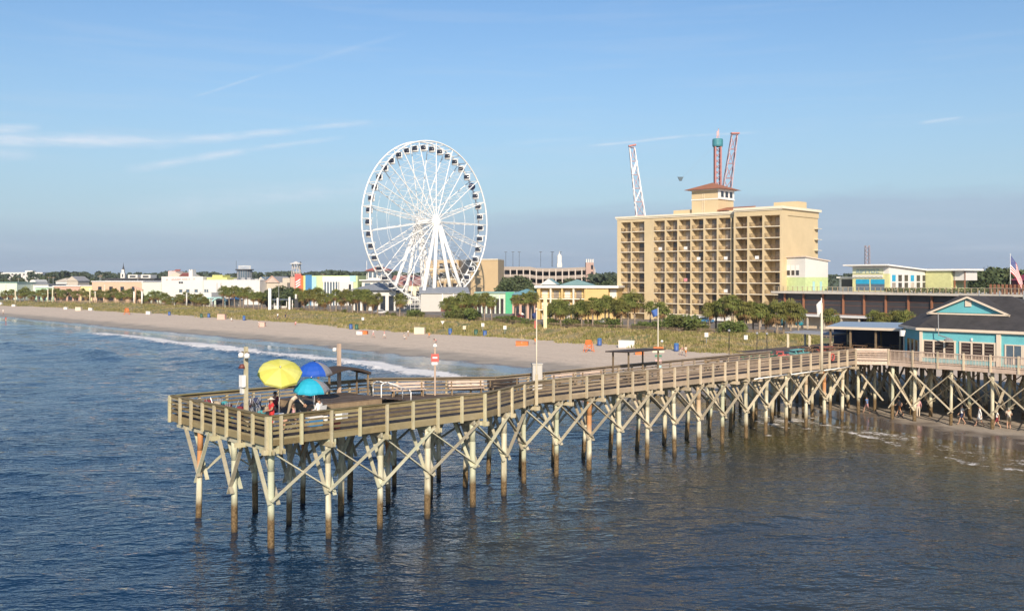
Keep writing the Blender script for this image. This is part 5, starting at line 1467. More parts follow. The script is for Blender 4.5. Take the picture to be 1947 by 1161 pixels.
for where, L_ in (('under the palms left of the wheel',[(542,585,5),(558,583,6),(575,587,3),(618,588,4),(640,590,5),(656,592,2),(672,590,6)]),
                  ('below the left feet of the wheel',[(738,592,3),(750,594,2),(778,590,3),(790,590,1),(802,593,2)]),
                  ('under the clump right of the wheel',[(858,592,2),(870,588,3),(884,585,2),(897,588,1),(905,594,3),(876,597,1)]),
                  ('in the hedge before the green shop',[(938,603,5),(950,602,6),(962,600,5),(974,601,4),(988,603,5),(1000,606,3),(1012,608,2)]),
                  ('in the hedge before the yellow motel',[(1050,606,3),(1064,608,4),(1085,606,2),(1100,609,3),(1120,607,4),(1140,608,3),(1158,606,4),(1172,608,2)]),
                  ('before the yellow hotel',[(1215,611,4),(1230,613,3),(1245,612,5),(1272,604,3),(1284,599,4),(1297,600,3),(1309,603,2),(1321,611,3),(1340,617,4),(1372,615,2),(1386,612,3),(1398,613,2),(1408,618,3)])):
    for k, (x, y, d) in enumerate(sorted(L_)): shrub(x, y, d, f'{ORD[k]} round green shrub from the left {where}', 1.15)
# far woods: one mass of leaf clumps
m = MB(); r = random.Random(9)
def woods(m, n, xa, xb, Ya, Yb, ytop_of, cl, leaf):
    for k in range(n):
        x = r.uniform(xa,xb); Y = r.uniform(Ya,Yb); X_ = (x-CX)/F*Y
        top = H-(ytop_of(x)+r.uniform(-2.2,4.0)-HY)/F*Y
        for j in range(cl):
            z = 2+ (top-2)*(1-r.random()**2.2); rad = 3.2*(1.15-.75*(z/top))
            p = Vector((X_+r.gauss(0,1)*rad, Y+r.gauss(0,1)*rad, z)); l = leaf*r.uniform(.6,1.4)
            u = Vector((r.gauss(0,1),r.gauss(0,.6),r.gauss(0,.7))).normalized()*l; w = u.cross(Vector((r.gauss(0,1),r.gauss(0,1),r.gauss(0,1)))).normalized()*l*.8
            m.face([p-u,p+w,p+u,p-w])
woods(m, 420, -60, 1010, 760, 1150, lambda x: 520+1.5*math.sin(x/31)+1.2*math.sin(x/11), 70, 1.3)
woods(m, 160, 1000, 2020, 620, 900, lambda x: 522+1.5*math.sin(x/27), 60, 1.1)
woods(m, 120, 1790, 2010, 300, 420, lambda x: 519+2*math.sin(x/13), 70, .6)
woods(m, 110, 1120, 1180, 400, 700, lambda x: 525+2*math.sin(x/13), 60, .8)
woods(m, 170, 600, 700, 520, 700, lambda x: 519+2.5*math.sin(x/13), 60, .9)
m.prism([(-2500,1400),(2600,1000),(2600,1500),(-2500,1900)], 1, H+2.2/F*1300)
tag(m.build('far_woods', leafmat('far_leaf',(.040,.062,.040),(.075,.095,.055),(.06,.078,.05))), kind='stuff')
# dune grass
m = MB(); r = random.Random(21); n = 0
N0 = 60000; xs_ = np.random.RandomState(5).uniform(-330,90,N0); 
px_ = np.random.RandomState(6).uniform(-60,1560,N0)
yb = np.array([back_Y(x) for x in px_]); Yg = yb*np.random.RandomState(7).uniform(.80,1.015,N0); Xg = (px_-CX)/F*Yg
Zg, g1, g2, g3 = land(Xg, Yg); dens = fbm(Xg/4, Yg/4, 77, 3)
ok = (g2 > -1.2) & (g3 < 1.5) & (np.random.RandomState(8).rand(N0) < np.clip((dens-.28)*2.6,.06,1)*np.clip((g2+1.5)/3,.15,1))
for x,y,z,dn in zip(Xg[ok],Yg[ok],Zg[ok],dens[ok]):
    hgt = r.uniform(.28,.68)*(1.1 if dn > .55 else .8); mi = 0 if dn < .47 else (1 if r.random() < .85 else 0)
    if r.random() < .06: mi = 2
    for k in range(4):
        a = r.uniform(0,6.28); l = hgt*r.uniform(.25,.6); w = .09
        ca, sa = math.cos(a), math.sin(a); ox, oy = r.uniform(-.3,.3), r.uniform(-.3,.3)
        m.face([(x+ox-sa*w,y+oy+ca*w,z-.05),(x+ox+sa*w,y+oy-ca*w,z-.05),(x+ox+ca*l,y+oy+sa*l,z+hgt*r.uniform(.8,1.1))], mi)
tag(m.build('dune_grass', [leafmat('grass_dry',(.27,.205,.095),(.40,.315,.155)), leafmat('grass_green',(.17,.165,.05),(.28,.245,.085)), leafmat('grass_straw',(.30,.23,.10),(.42,.33,.17))]), kind='stuff')
# promenade strip and its sand fence
m = MB()
for (a,b) in zip(BACK[3:-5], BACK[4:-5]):
    a, b = Vector(a), Vector(b); d = (b-a).normalized(); nn = Vector((-d.y, d.x))
    q = [a+nn*3, b+nn*3, b+nn*7, a+nn*7]
    m.face([(v.x,v.y,2.66) for v in q])
tag(m.build('promenade', mat('promenade_boards',(.20,.165,.14),.85,.15)), kind='structure')
fe = thing('sand_fence','low weathered post and rail fence along the back of the dunes','fence',(0,0,0))
pm = MB(); pm.box(-.06,-.06,-.3,.06,.06,1.05); pme = pm.mesh('post', M_old)
rm = MB(); cnt = 0; rest_posts = MB()
for (a,b) in zip(BACK[3:-5], BACK[4:-5]):
    a, b = Vector(a), Vector(b); L_ = (b-a).length; n_ = max(1,int(L_/2.4)); d = (b-a).normalized(); nn = Vector((-d.y,d.x))*1.2
    for k in range(n_):
        p, q = a.lerp(b,k/n_)+nn, a.lerp(b,(k+1)/n_)+nn
        zp, zq = gz(p.x,p.y), gz(q.x,q.y)
        if a.x > -60 and cnt < 95: place('post', pme, fe, (p.x,p.y,zp)); cnt += 1
        else: rest_posts.box(p.x-.06,p.y-.06,zp-.3,p.x+.06,p.y+.06,zp+1.05)
        for hh in (.4,.7,.95): rm.beam((p.x,p.y,zp+hh),(q.x,q.y,zq+hh),.05,.14)
rm.build('rail', M_old, fe); tag(rest_posts.build('far_post', M_old, fe), kind='stuff')

# ------------------------------------------------------------------ promenade furniture
def pole(name, label, cat, x, ybase_dY, ytop, r, m_, group=None, extra=None):
    Y = back_Y(x)+ybase_dY; b = on(x, Y, -.1); h = H-(ytop-HY)/F*Y-b.z
    t = thing(name, label, cat, b, 0, group)
    m = MB(); m.tube((0,0,0),(0,0,h),r,r*.85,n=8); m.build('pole', m_, t, True)
    return t, h
M_pylon = mat('cream_pylon',(.70,.60,.44),.7,.05)
for x, yt, d, w in ((11,541,10,'far left teal shop'),(29,548,0,'left end of the promenade'),(91,551,4,'mint shop'),(100,545,0,'coral shop'),(115,552,4,'coral shop, slim one'),(171,550,-3,'yellow shop, tallest cream one'),(181,556,2,'peach building'),(199,543,6,'peach building, slim one')):
    t, h = pole('beach_pylon', f'pale pylon post standing before the {w}', 'post', x, d, yt, .25 if x not in (115,199) else .15, M_pylon, 'pylons along the promenade')
    m = MB(); m.lathe((0,0,h),[(.34,0),(.34,.2),(.1,.35)],8); m.build('cap', M_white, t)
for x, yt, w in ((255,555,'left'),(270,555,'right')):
    t, h = pole('beach_pylon', f'white pylon post at the {w} side of the pink gateway', 'post', x, -2, yt, .35, M_white, 'pylons along the promenade'); m = MB(); m.lathe((0,0,h),[(.42,0),(.42,.2),(.1,.3)],8); m.build('cap', M_white, t)
for x, yt in ((332,556),(355,558)):
    t, h = pole('beach_pylon', f'thin pale pylon before the {"left" if x < 340 else "middle"} of the white theater', 'post', x, 0, yt, .26, M_wb, 'pylons along the promenade'); m = MB(); m.lathe((0,0,h),[(.34,0),(.34,.2),(.1,.3)],8); m.build('cap', M_white, t)
t,w,h = bld('gate_pavilion','white beach gate pavilion with tall side pylons and open slatted front','pavilion',510,556,565,312,None,5,-6)
for x, hh in ((0,h+2.9),(w*.35,h-.2),(w*.84,h+.1)):
    m = MB(); m.box(x,0,0,x+(.9 if x == 0 else .55),.6,hh); m.build('pylon', M_white, t)
m = MB(); m.box(w*.12,1,h-.9,w*.86,5,h-.6); m.build('roof', mat('slate_pavilion_roof',(.10,.12,.16),.6), t)
m = MB(); m.box(w*.1,3,0,w*.35,3.2,h-1.0); m.box(w*.42,3,0,w*.6,3.2,h*.4); m.build('white_wall', M_wb, t)
for k in range(5):
    m = MB(); m.box(w*(.14+.05*k),2.8,h*.45,w*(.175+.05*k),2.99,h*.78); m.build('slat_window', M_glass, t)
for x in (.66,.75,.9): m = MB(); m.box(w*x,2,0,w*x+.2,2.2,h-.9); m.build('post', M_white, t)
m = MB(); m.box(w*1.02,1.5,0,w*1.18,4,h+.4); m.build('dark_kiosk', M_darkroof, t)
m = MB(); m.box(w*1.05,1.3,h*.9,w*1.12,1.49,h*1.2); m.build('kiosk_sign', M_wb, t)
b = on(1036.5, 206, -.1); t = thing('motel_pylon','tall square cream pylon standing before the yellow motel','post',b)
hh = H-(559-HY)/F*206-b.z
m = MB(); m.box(-.36,-.36,0,.36,.36,hh); m.build('shaft', mat('cream_shaft',(.74,.62,.36),.7,.05), t); m = MB(); m.box(-.45,-.45,hh,.45,.45,hh+.22); m.build('cap', M_cream, t)
# blue banner rising from the promenade by the motel and cars parked behind the hedge
def car(x, Y, col, label, rz):
    t = thing('parked_car', label, 'car', on(x, Y), rz, 'cars parked behind the dunes'); m = MB()
    prof = [(-2.1,.35),(-2.1,.8),(-1.3,.9),(-.75,1.42),(.7,1.45),(1.5,.95),(2.1,.85),(2.15,.35)]
    n_ = len(prof)
    i0 = len(m.v); m.v += [(x_,-.85,z) for x_,z in prof]+[(x_,.85,z) for x_,z in prof]
    m.f.append(tuple(range(n_))); m.f.append(tuple(range(2*n_-1,n_-1,-1))); m.m += [0,0]
    for k in range(n_): m.f.append((k,k+n_,(k+1)%n_+n_,(k+1)%n_)); m.m.append(0)
    m.build('body', col, t)
    g_ = MB(); g_.face([(-1.15,-.86,.95),(1.3,-.86,.98),(.65,-.86,1.38),(-.7,-.86,1.36)]); g_.face([(-1.15,.86,.95),(-.7,.86,1.36),(.65,.86,1.38),(1.3,.86,.98)]); g_.build('side_window', M_glass, t)
    for sx_ in (-1.3,1.35):
        for sy_ in (-.8,.8): 
            w_ = MB(); w_.tube((sx_,sy_-.1,.33),(sx_,sy_+.1,.33),.33,n=12); o=w_.build('wheel', M_black, t)
            w2 = MB(); w2.tube((sx_,sy_-.11,.33),(sx_,sy_+.11,.33),.18,n=10); w2.build('rim', M_steel, o)
for args in ((980,262,mat('car_maroon',(.12,.02,.025),.3),'maroon car parked behind the hedge before the green shop',.3),(1152,232,mat('car_silver',(.4,.4,.42),.3),'silver car parked left of the hotel',-.5),(1340,238,M_blue,'blue car parked under the hotel lobby canopy',-.7),(722,292,mat('car_white',(.7,.7,.7),.3),'white car parked left of the wheel base',.2)): car(*args)

# ------------------------------------------------------------------ on the beach
def crate(x, y, wpx, hpx, m_, label, name='beach_box', cat='storage box', tilt=0., cut=False):
    p = hit(x, y); Y = p.y; w = wpx/F*Y; h = hpx/F*Y; d = min(w*.7,1.3)
    t = thing(name, label, cat, (p.x,p.y,p.z-.03), R(-8)+tilt, 'lifeguard storage boxes on the beach')
    m = MB(); m.hexa([(-w/2,0,0),(w/2,0,0),(w/2,d,0),(-w/2,d,0),(-w/2-(.0),0,h*.97),(w/2,0,h*.92),(w/2,d,h*.92),(-w/2,d,h*.97)]); m.build('box', m_, t)
    m = MB(); m.hexa([(-w/2-.05,-.05,h*.975),(w/2+.05,-.05,h*.925),(w/2+.05,d+.05,h*.925),(-w/2-.05,d+.05,h*.975),(-w/2-.05,-.05,h*1.03),(w/2+.05,-.05,h*.98),(w/2+.05,d+.05,h*.98),(-w/2-.05,d+.05,h*1.03)]); m.build('lid', m_, t)
    m = MB(); m.box(-.12,-.03,h*.72,.12,-.002,h*.8); m.build('hasp', M_steel, t)
M_box = mat('cream_box',(.66,.56,.42),.7,.06); M_wbox = mat('white_box',(.72,.68,.62),.7,.05); M_pbox = mat('pink_box',(.60,.40,.32),.7,.08)
for a in ((797,634.5,20,12.5,M_box,'large cream storage box on the sand before the wheel'),(420,607,15,10,M_pbox,'pinkish storage box on the sand below the green arch'),(148,590.5,11,7,M_box,'cream storage box on the far sand below the coral shop'),(124,588,6.5,4.5,M_wbox,'small white storage box left of the far cream box'),(171,590,7,5,M_wbox,'small white storage box right of the far cream box'),(281,597.5,8,6,M_wbox,'low white storage box below the mint annex'),(25,582.5,6.5,4,M_wbox,'small white storage box at the far left beach'),(0,580.5,6,6,M_wbox,'white storage box cut by the left edge'),(498,621,10,9,M_pbox,'pink storage box with a person beside it'),(683,636,11,6.5,M_wbox,'low cream half of the box beside the blue barrel'),(690.5,635.5,14,7,M_orange,'low orange box next to the cream one'),(992,657,23,8.5,M_orange,'long orange box on the sand before the yellow motel'),(1191,660.5,30,13.5,M_wbox,'largest white storage box by the dune grass'),(1216,674,16,9,M_orange,'orange box on the sand seen below the pier shelter roof')): crate(*a)
def barrel(x, y, m_, label, s=1.):
    p = hit(x, y); t = thing('trash_barrel', label, 'barrel', p, 0, 'barrels on the beach')
    t.scale = (s,)*3
    m = MB(); m.lathe((0,0,0),[(.02,0),(.30,.0),(.33,.3),(.31,.32),(.33,.6),(.31,.62),(.32,.95),(.27,.95),(.26,.8),(.02,.8)],14); m.build('drum', m_, t, True)
    m = MB(); m.lathe((0,0,.96),[(.34,0),(.34,.05),(.2,.12),(.02,.13)],14); m.build('lid', M_dleaf if 'green' in label else M_blue, t)
M_bar = mat('blue_barrel',(.05,.11,.30),.5,.15); M_gbar = mat('green_barrel',(.04,.11,.07),.5,.15)
for x, y, c, l in ((322,599.5,0,'blue barrel on the sand left of the green arch'),(383,604,1,'dark green barrel beside a blue one below the green arch'),(397,603.5,0,'blue barrel beside the dark green one'),(464,609,0,'blue barrel between two pink boxes'),(667,625.5,0,'blue barrel beside a green one above the orange box'),(678,626.5,1,'green barrel beside a blue one above the orange box'),(856,636,0,'blue barrel alone right of the large cream box'),(905,637.5,1,'green barrel in the dune edge beside a blue one'),(922,639,0,'blue barrel right of the green one at the dune edge'),(1140,657,0,'blue barrel right of the orange lifeguard chair'),(1286,667.5,0,'blue barrel nearest the pier at the dune edge')):
    barrel(x, y, M_gbar if c else M_bar, l, 1.25)
def stand(x, y, label, hpx=22):
    p = hit(x, y); h = hpx/F*p.y; t = thing('lifeguard_chair', label, 'lifeguard chair', p, .4); w = h*.42
    m = MB()
    for sx_ in (-1,1):
        m.beam((sx_*w,-.35,0),(sx_*w*.55,0,h),.09,.09); m.beam((sx_*w,.5,0),(sx_*w*.55,.25,h),.09,.09)
    m.build('leg', M_orange, t)
    m = MB(); m.beam((-w,-.35,.05),(w*.6,-.1,h*.6),.07,.09); m.beam((w,-.35,.05),(-w*.6,-.1,h*.6),.07,.09); m.beam((-w*.8,-.2,h*.42),(w*.8,-.2,h*.42),.07,.1); m.build('cross_bar', M_orange, t)
    m = MB(); m.box(-w*.6,-.15,h*.6,w*.6,.35,h*.66); m.build('seat', M_orange, t)
    m = MB(); m.box(-w*.6,.28,h*.66,w*.6,.36,h*1.02); m.build('backrest', M_orange, t)
stand(1120,668.5,'tall orange wooden lifeguard chair on the sand before the hotel')
stand(241,598,'small orange lifeguard chair at the dune edge below the peach building',12)
def signpost(x, y, ytop, label, shape, m_):
    p = hit(x, y); h = H-(ytop-HY)/F*p.y-p.z; t = thing('beach_sign', label, 'sign', p, 0, 'signs on posts in the dunes')
    m = MB(); m.tube((0,0,-.2),(0,0,h),.05,n=6); m.build('post', M_old if shape != 'sq' else M_steel, t)
    m = MB()
    if shape == 'tri': m.face([(-.45,-.07,h),(0,-.07,h-.75),(.45,-.07,h)]); m.face([(-.45,-.03,h),(.45,-.03,h),(0,-.03,h-.75)])
    else: m.box(-.33,-.09,h-.75,.33,-.05,h)
    m.build('board', m_, t)
for a in ((841.5,627,610,'white triangular sign on a post right of the large cream box','tri',M_wbox),(883,632,619,'small pale sign on a post before the palm clump','sq',M_box),(918,634,614,'white post sign beside the blue barrel','sq',M_wbox),(1343,654,632,'white square sign on a thin post before the hotel','sq',M_wbox),(960,631,619,'round white sign in the dunes left of the tall pier pole','sq',M_wbox),(1418,650,637,'small white sign in the dunes near the pier end','sq',M_wbox),(690,611,603,'small white sign in the dunes before the palms','sq',M_wbox)): signpost(*a)
# ------------------------------------------------------------------ people
SKIN = mat('skin',(.46,.27,.18),.6,.06); SKIN2 = mat('tanned_skin',(.34,.19,.12),.6,.06)
HAIRS = {'dark':mat('dark_hair',(.03,.02,.015),.6),'brown':mat('brown_hair',(.10,.05,.025),.6),'blond':mat('blond_hair',(.36,.25,.11),.6),'grey':mat('grey_hair',(.35,.33,.30),.6)}
def cm(name, c): return mat('cloth_'+name, c, .85, .08, 3.)
CLO = dict(white=cm('white',(.78,.76,.72)), red=cm('red',(.55,.03,.03)), black=cm('black',(.02,.02,.025)), navy=cm('navy',(.03,.04,.10)), maroon=cm('maroon',(.22,.03,.04)), khaki=cm('khaki',(.36,.29,.20)), pale=cm('pale',(.62,.52,.42)), pink=cm('pink',(.62,.33,.33)), blue=cm('blue',(.10,.20,.42)), grey=cm('grey',(.22,.22,.23)), teal=cm('teal',(.05,.28,.30)), orange=cm('orange',(.60,.22,.06)))
def lerp(a,b,q): return tuple(x+(y-x)*q for x,y in zip(a,b))
def person(label, loc, rz, pose, top, bottom, hair='brown', hgt=1.7, sleeve=False, longleg=False, skin=None, hat=None, dress=False, detail=True, group=None, hairlen=.0):
    skin = skin or SKIN; s = hgt/1.60
    J = dict(pel=(0,0,.94), sp=(0,0,1.10), ch=(0,0,1.30), nk=(.01,0,1.47), h0=(.02,0,1.55), h1=(.03,0,1.66),
             shL=(0,.17,1.40), elL=(-.03,.24,1.13), wrL=(.06,.25,.90), haL=(.09,.25,.82), shR=(0,-.17,1.40), elR=(-.03,-.24,1.13), wrR=(.06,-.25,.90), haR=(.09,-.25,.82),
             hiL=(0,.09,.90), knL=(.03,.10,.49), anL=(0,.10,.08), toL=(.15,.11,.035), hiR=(0,-.09,.90), knR=(.03,-.10,.49), anR=(0,-.10,.08), toR=(.15,-.11,.035))
    J.update(POSES[pose]); names = list(J); idx = {n:i for i,n in enumerate(names)}
    E = [('pel','sp'),('sp','ch'),('ch','nk'),('nk','h0'),('h0','h1'),('ch','shL'),('shL','elL'),('elL','wrL'),('wrL','haL'),('ch','shR'),('shR','elR'),('elR','wrR'),('wrR','haR'),
         ('pel','hiL'),('hiL','knL'),('knL','anL'),('anL','toL'),('pel','hiR'),('hiR','knR'),('knR','anR'),('anR','toR')]
    RAD = dict(pel=(.15,.12),sp=(.135,.105),ch=(.165,.115),nk=(.055,.06),h0=(.075,.085),h1=(.085,.10),sh=(.062,.062),el=(.042,.042),wr=(.03,.03),ha=(.042,.022),hi=(.095,.10),kn=(.058,.06),an=(.038,.042),to=(.042,.028))
    me = bpy.data.meshes.new('body'); me.from_pydata([tuple(c*s for c in J[n]) for n in names], [(idx[a],idx[b]) for a,b in E], [])
    tmp = bpy.data.objects.new('tmp', me); C.objects.link(tmp)
    md = tmp.modifiers.new('skin','SKIN'); md.use_smooth_shade = True
    for n in names:
        sv = me.skin_vertices[0].data[idx[n]]; k = n[:2] if n[-1] in 'LR' else n
        r_ = RAD[k]; sv.radius = (r_[0]*s, r_[1]*s); sv.use_root = (n == 'pel')
    ss = tmp.modifiers.new('sub','SUBSURF'); ss.levels = 2 if detail else 1
    dg = bpy.context.evaluated_depsgraph_get(); bm_ = bpy.data.meshes.new_from_object(tmp.evaluated_get(dg)); bpy.data.objects.remove(tmp)
    mats = [skin, CLO[top], CLO[bottom], HAIRS[hair]]
    V = np.empty(len(bm_.vertices)*3); bm_.vertices.foreach_get('co', V); V = V.reshape(-1,3)
    segs = [(np.array(J[a])*s, np.array(J[b])*s, a, b) for a,b in E]
    fwd = Vector(J['h1'])-Vector(J['h0']); hc = Vector(J['h0']).lerp(Vector(J['h1']),.5)*s
    mi = []
    cs = np.array([np.mean(V[list(p.vertices)], 0) for p in bm_.polygons]); DD = []; QQ = []
    for sa,sb,_,_ in segs:
        d = sb-sa; q = np.clip(((cs-sa)@d)/np.dot(d,d),0,1); QQ.append(q); DD.append(np.linalg.norm(cs-sa-q[:,None]*d,axis=1))
    bi = np.argmin(np.array(DD),0); QQ = np.array(QQ)
    for ip in range(len(cs)):
        c = cs[ip]; q = QQ[bi[ip],ip]; na,nb = segs[bi[ip]][2:]; k = 0
        if (na,nb) in (('nk','h0'),('h0','h1')):
            up = c[2]-hc.z; fx = c[0]-hc.x
            k = 3 if (na,nb) == ('h0','h1') and (up > .055*s or fx < -.015*s) else 0
        elif nb in ('sp','ch') : k = 2 if (nb == 'sp' and q < .35) else 1
        elif nb == 'nk': k = 1 if q < .55 else 0
        elif nb[:2] == 'sh': k = 1
        elif nb[:2] == 'el': k = 1 if (sleeve or q < .55) else 0
        elif nb[:2] == 'wr': k = 1 if sleeve and q < .9 else 0
        elif nb[:2] == 'hi': k = 2
        elif nb[:2] == 'kn': k = 2 if (longleg or q < .72) else 0
        elif nb[:2] == 'an': k = 2 if longleg and q < .93 else 0
        mi.append(k)
    m = MB(); m.v = [tuple(v) for v in V]; m.f = [tuple(p.vertices) for p in bm_.polygons]; m.m = mi
    if detail:      # face and fingers, rooted inside the body
        h1, h0 = Vector(J['h1'])*s, Vector(J['h0'])*s; fc = h0.lerp(h1,.62)
        m.tube(fc+Vector((.085,0,.0))*s, fc+Vector((.118,0,-.03))*s, .008*s, .016*s, 6, 0)
        for e in (-1,1):
            m.ball(fc+Vector((.083,.032*e,.022))*s, .011*s, n=6, mi=4); m.ball(fc+Vector((.0,.09*e,-.005))*s, .012*s, .012*s, .028*s, 6, 0)
        m.beam(fc+Vector((.088,-.022,-.055))*s, fc+Vector((.088,.022,-.055))*s, .008*s,.010*s, 5)
        for sd_ in 'LR':
            wr, ha = Vector(J['wr'+sd_])*s, Vector(J['ha'+sd_])*s; d = (ha-wr).normalized(); sd2 = d.cross(Vector((0,1,0)))
            if sd2.length < .2: sd2 = d.cross(Vector((1,0,0)))
            sd2.normalize(); pal = d.cross(sd2)
            for k,ln in enumerate((.070,.078,.072,.058)):
                o = ha + sd2*(k-1.5)*.019*s; a = o+d*ln*.55*s; b = a+(d*.75+pal*.5*(-1 if sd_=='L' else 1)).normalized()*ln*.5*s
                m.tube(o-d*.01*s,a,.0095*s,.0088*s,6,0); m.tube(a,b,.0088*s,.0068*s,6,0)
            o = wr.lerp(ha,.55)-sd2*.03*s; a = o+(d*.5-sd2).normalized()*.04*s; b = a+(d-sd2*.35).normalized()*.032*s
            m.tube(o,a,.012*s,.010*s,6,0); m.tube(a,b,.010*s,.008*s,6,0)
    mats += [M_black, mat('lips',(.35,.12,.10),.6)]
    t = thing('person', label, 'person', loc, rz, group)
    m.build('body', mats, t, True)
    h1, h0 = Vector(J['h1'])*s, Vector(J['h0'])*s; hm = h0.lerp(h1,.7)
    g = MB(); g.lathe(hm+Vector((-.012,0,-.02))*s,[(.093*s,-.015*s),(.100*s,.03*s),(.088*s,.085*s),(.05*s,.115*s),(.005,.122*s)],12)
    if hairlen: g.lathe(hm+Vector((-.055,0,-hairlen))*s,[(.02*s,0),(.055*s,.05*s),(.075*s,hairlen*s)],10)
    if not hat: g.build('hair', HAIRS[hair], t, True)
    else:
        g.build('hat', CLO[hat], t, True); b = MB(); b.lathe(hm+Vector((0,0,.0))*s,[(.09*s,.02*s),(.19*s,-.005*s),(.19*s,.004*s),(.09*s,.032*s)],16); b.build('hat_brim', CLO[hat], t, True)
    if dress:
        g = MB(); g.lathe(Vector(J['pel'])*s,[(.17*s,.12*s),(.19*s,-.05*s),(.24*s,-.32*s),(.235*s,-.33*s),(.17*s,-.05*s)],16,0,.85); g.build('skirt', CLO[top], t, True)
    return t
WALK = dict(knL=(.20,.10,.52),anL=(.30,.10,.11),toL=(.44,.11,.09),knR=(-.08,-.10,.50),anR=(-.32,-.10,.13),toR=(-.20,-.11,.035),elL=(-.12,.23,1.14),wrL=(-.13,.24,.90),haL=(-.11,.24,.82),elR=(.05,-.23,1.14),wrR=(.20,-.22,.93),haR=(.25,-.21,.87))
STRIDE = dict(knL=(.26,.09,.54),anL=(.42,.09,.14),toL=(.56,.10,.14),knR=(-.10,-.09,.49),anR=(-.45,-.09,.17),toR=(-.36,-.10,.04),sp=(.03,0,1.10),ch=(.06,0,1.29),nk=(.09,0,1.46),h0=(.12,0,1.54),h1=(.14,0,1.65),shL=(.06,.17,1.39),shR=(.06,-.17,1.39),elL=(-.10,.23,1.16),wrL=(-.02,.22,.96),haL=(.05,.21,.92),elR=(.16,-.22,1.17),wrR=(.32,-.18,1.05),haR=(.39,-.17,1.04))
LOOKD = dict(h0=(.05,0,1.54),h1=(.10,0,1.63),elL=(.02,.23,1.15),wrL=(.20,.14,1.05),haL=(.27,.11,1.06),elR=(.02,-.23,1.15),wrR=(.20,-.14,1.05),haR=(.27,-.11,1.06))
ROD = dict(elL=(.10,.24,1.16),wrL=(.32,.14,1.12),haL=(.40,.10,1.13),elR=(.08,-.24,1.16),wrR=(.28,-.16,1.05),haR=(.36,-.12,1.06))
SIT = dict(pel=(0,0,.52),sp=(-.03,0,.68),ch=(-.04,0,.88),nk=(-.02,0,1.05),h0=(0,0,1.13),h1=(.02,0,1.24),shL=(-.03,.17,.98),shR=(-.03,-.17,.98),elL=(.04,.23,.72),wrL=(.24,.18,.66),haL=(.31,.15,.65),elR=(.04,-.23,.72),wrR=(.24,-.18,.66),haR=(.31,-.15,.65),hiL=(.04,.09,.50),knL=(.44,.12,.52),anL=(.46,.12,.08),toL=(.60,.13,.04),hiR=(.04,-.09,.50),knR=(.44,-.12,.52),anR=(.46,-.12,.08),toR=(.60,-.13,.04))
BEND = dict(pel=(-.10,0,.92),sp=(.02,0,1.05),ch=(.22,0,1.16),nk=(.39,0,1.22),h0=(.46,0,1.24),h1=(.56,0,1.28),shL=(.26,.17,1.20),shR=(.26,-.17,1.20),elL=(.34,.22,.95),wrL=(.48,.16,.78),haL=(.53,.14,.71),elR=(.34,-.22,.95),wrR=(.48,-.16,.78),haR=(.53,-.14,.71),hiL=(-.10,.09,.88),hiR=(-.10,-.09,.88),knL=(.05,.12,.49),knR=(-.20,-.12,.47),anR=(-.36,-.12,.09),toR=(-.22,-.12,.035))
POSES = dict(stand={},walk=WALK,stride=STRIDE,look=LOOKD,rod=ROD,sit=SIT,bend=BEND)
def bp(x, y, *a, **k):      # someone on the beach, feet at a pixel of the photograph
    p = hit(x, y); l = a[0]; return person(l, (p.x,p.y,p.z-.02), *a[1:], **k)
LEFT, RIGHT, AWAY, TOW = R(180), 0., R(90), R(-90)
bp(1648,785,'person in pink and blue wading by the piles left of the swimmers',R(120),'walk','blue','pink',hair='dark',hgt=1.55)
bp(1711,790,'person in a pale lilac top and orange shorts striding left past the platform piles',R(190),'stride','grey','orange',hair='dark',hgt=1.6)
bp(1746,792,'person in pale pink standing behind the first platform pile',R(80),'stand','pink','pale',hair='blond',hgt=1.66,sleeve=True,longleg=True)
bp(1829,806.5,'person in a white shirt and dark shorts walking left along the wet sand',R(170),'walk','white','navy',hair='dark',hgt=1.66)
bp(1863,810.5,'person in a knee length white dress on the wet sand',R(150),'walk','white','white',hair='brown',hgt=1.74,dress=True,hairlen=.12,sleeve=True)
bp(1896,814,'person in a white top and maroon shorts right of the white dress',R(160),'walk','white','maroon',hair='brown',hgt=1.58,hairlen=.14)
bp(1918,815,'person in tan clothes standing at the far right of the waterline',R(60),'look','pale','khaki',hair='grey',hgt=1.74)
for i,(x,y,l,rz,ps,tp,bt,hg) in enumerate(((492,623,'person in white beside the pink box on the sand',0,'stand','white','pale',1.7),(710,642,'person in white walking on the sand right of the orange box',2.9,'walk','white','pink',1.72),(731,643.5,'person in a pink top walking behind another on the sand before the wheel',2.6,'walk','pink','white',1.6),(768,645,'person in pale clothes sitting on the sand left of the large cream box',.5,'sit','pale','white',1.6),(776,639,'small person in white standing left of the large cream box',1.,'stand','white','khaki',1.3),(816,642,'person in orange sitting right of the large cream box',2.,'sit','orange','pale',1.5),(829,658,'person in a red and dark outfit bending on the sand above the red pier sign',-2.2,'bend','pink','grey',1.75),(562,619,'person in red sitting on the sand below the white gate pavilion',2.,'sit','pink','red',1.6),(1296,675,'person in pink bending on the sand beside the pier',-1.,'bend','pink','pale',1.6),(1304,677,'person in a pale top beside the pink one next to the pier',1.,'walk','pale','orange',1.6),(1018,654,'person in orange sitting on the sand left of the tall pier pole',1.5,'sit','orange','pink',1.6),(440,611,'person in white sitting on the sand between the pink boxes',1.5,'sit','white','pale',1.5),(528,607,'person in dark clothes standing in the dunes below the white gate pavilion',1.5,'stand','white','navy',1.7),(543,607,'second person in dark clothes in the dunes below the white gate pavilion',1.5,'stand','black','navy',1.7))):
    bp(x,y,l,rz,ps,tp,bt,hair=('dark','brown','blond')[i%3],hgt=hg,detail=False)
p = GP(11,611,0.); person('person in a red swimsuit standing in the shallows at the far left', (p.x,p.y,-.35),1.2,'stand','red','pink',hair='dark',detail=False)
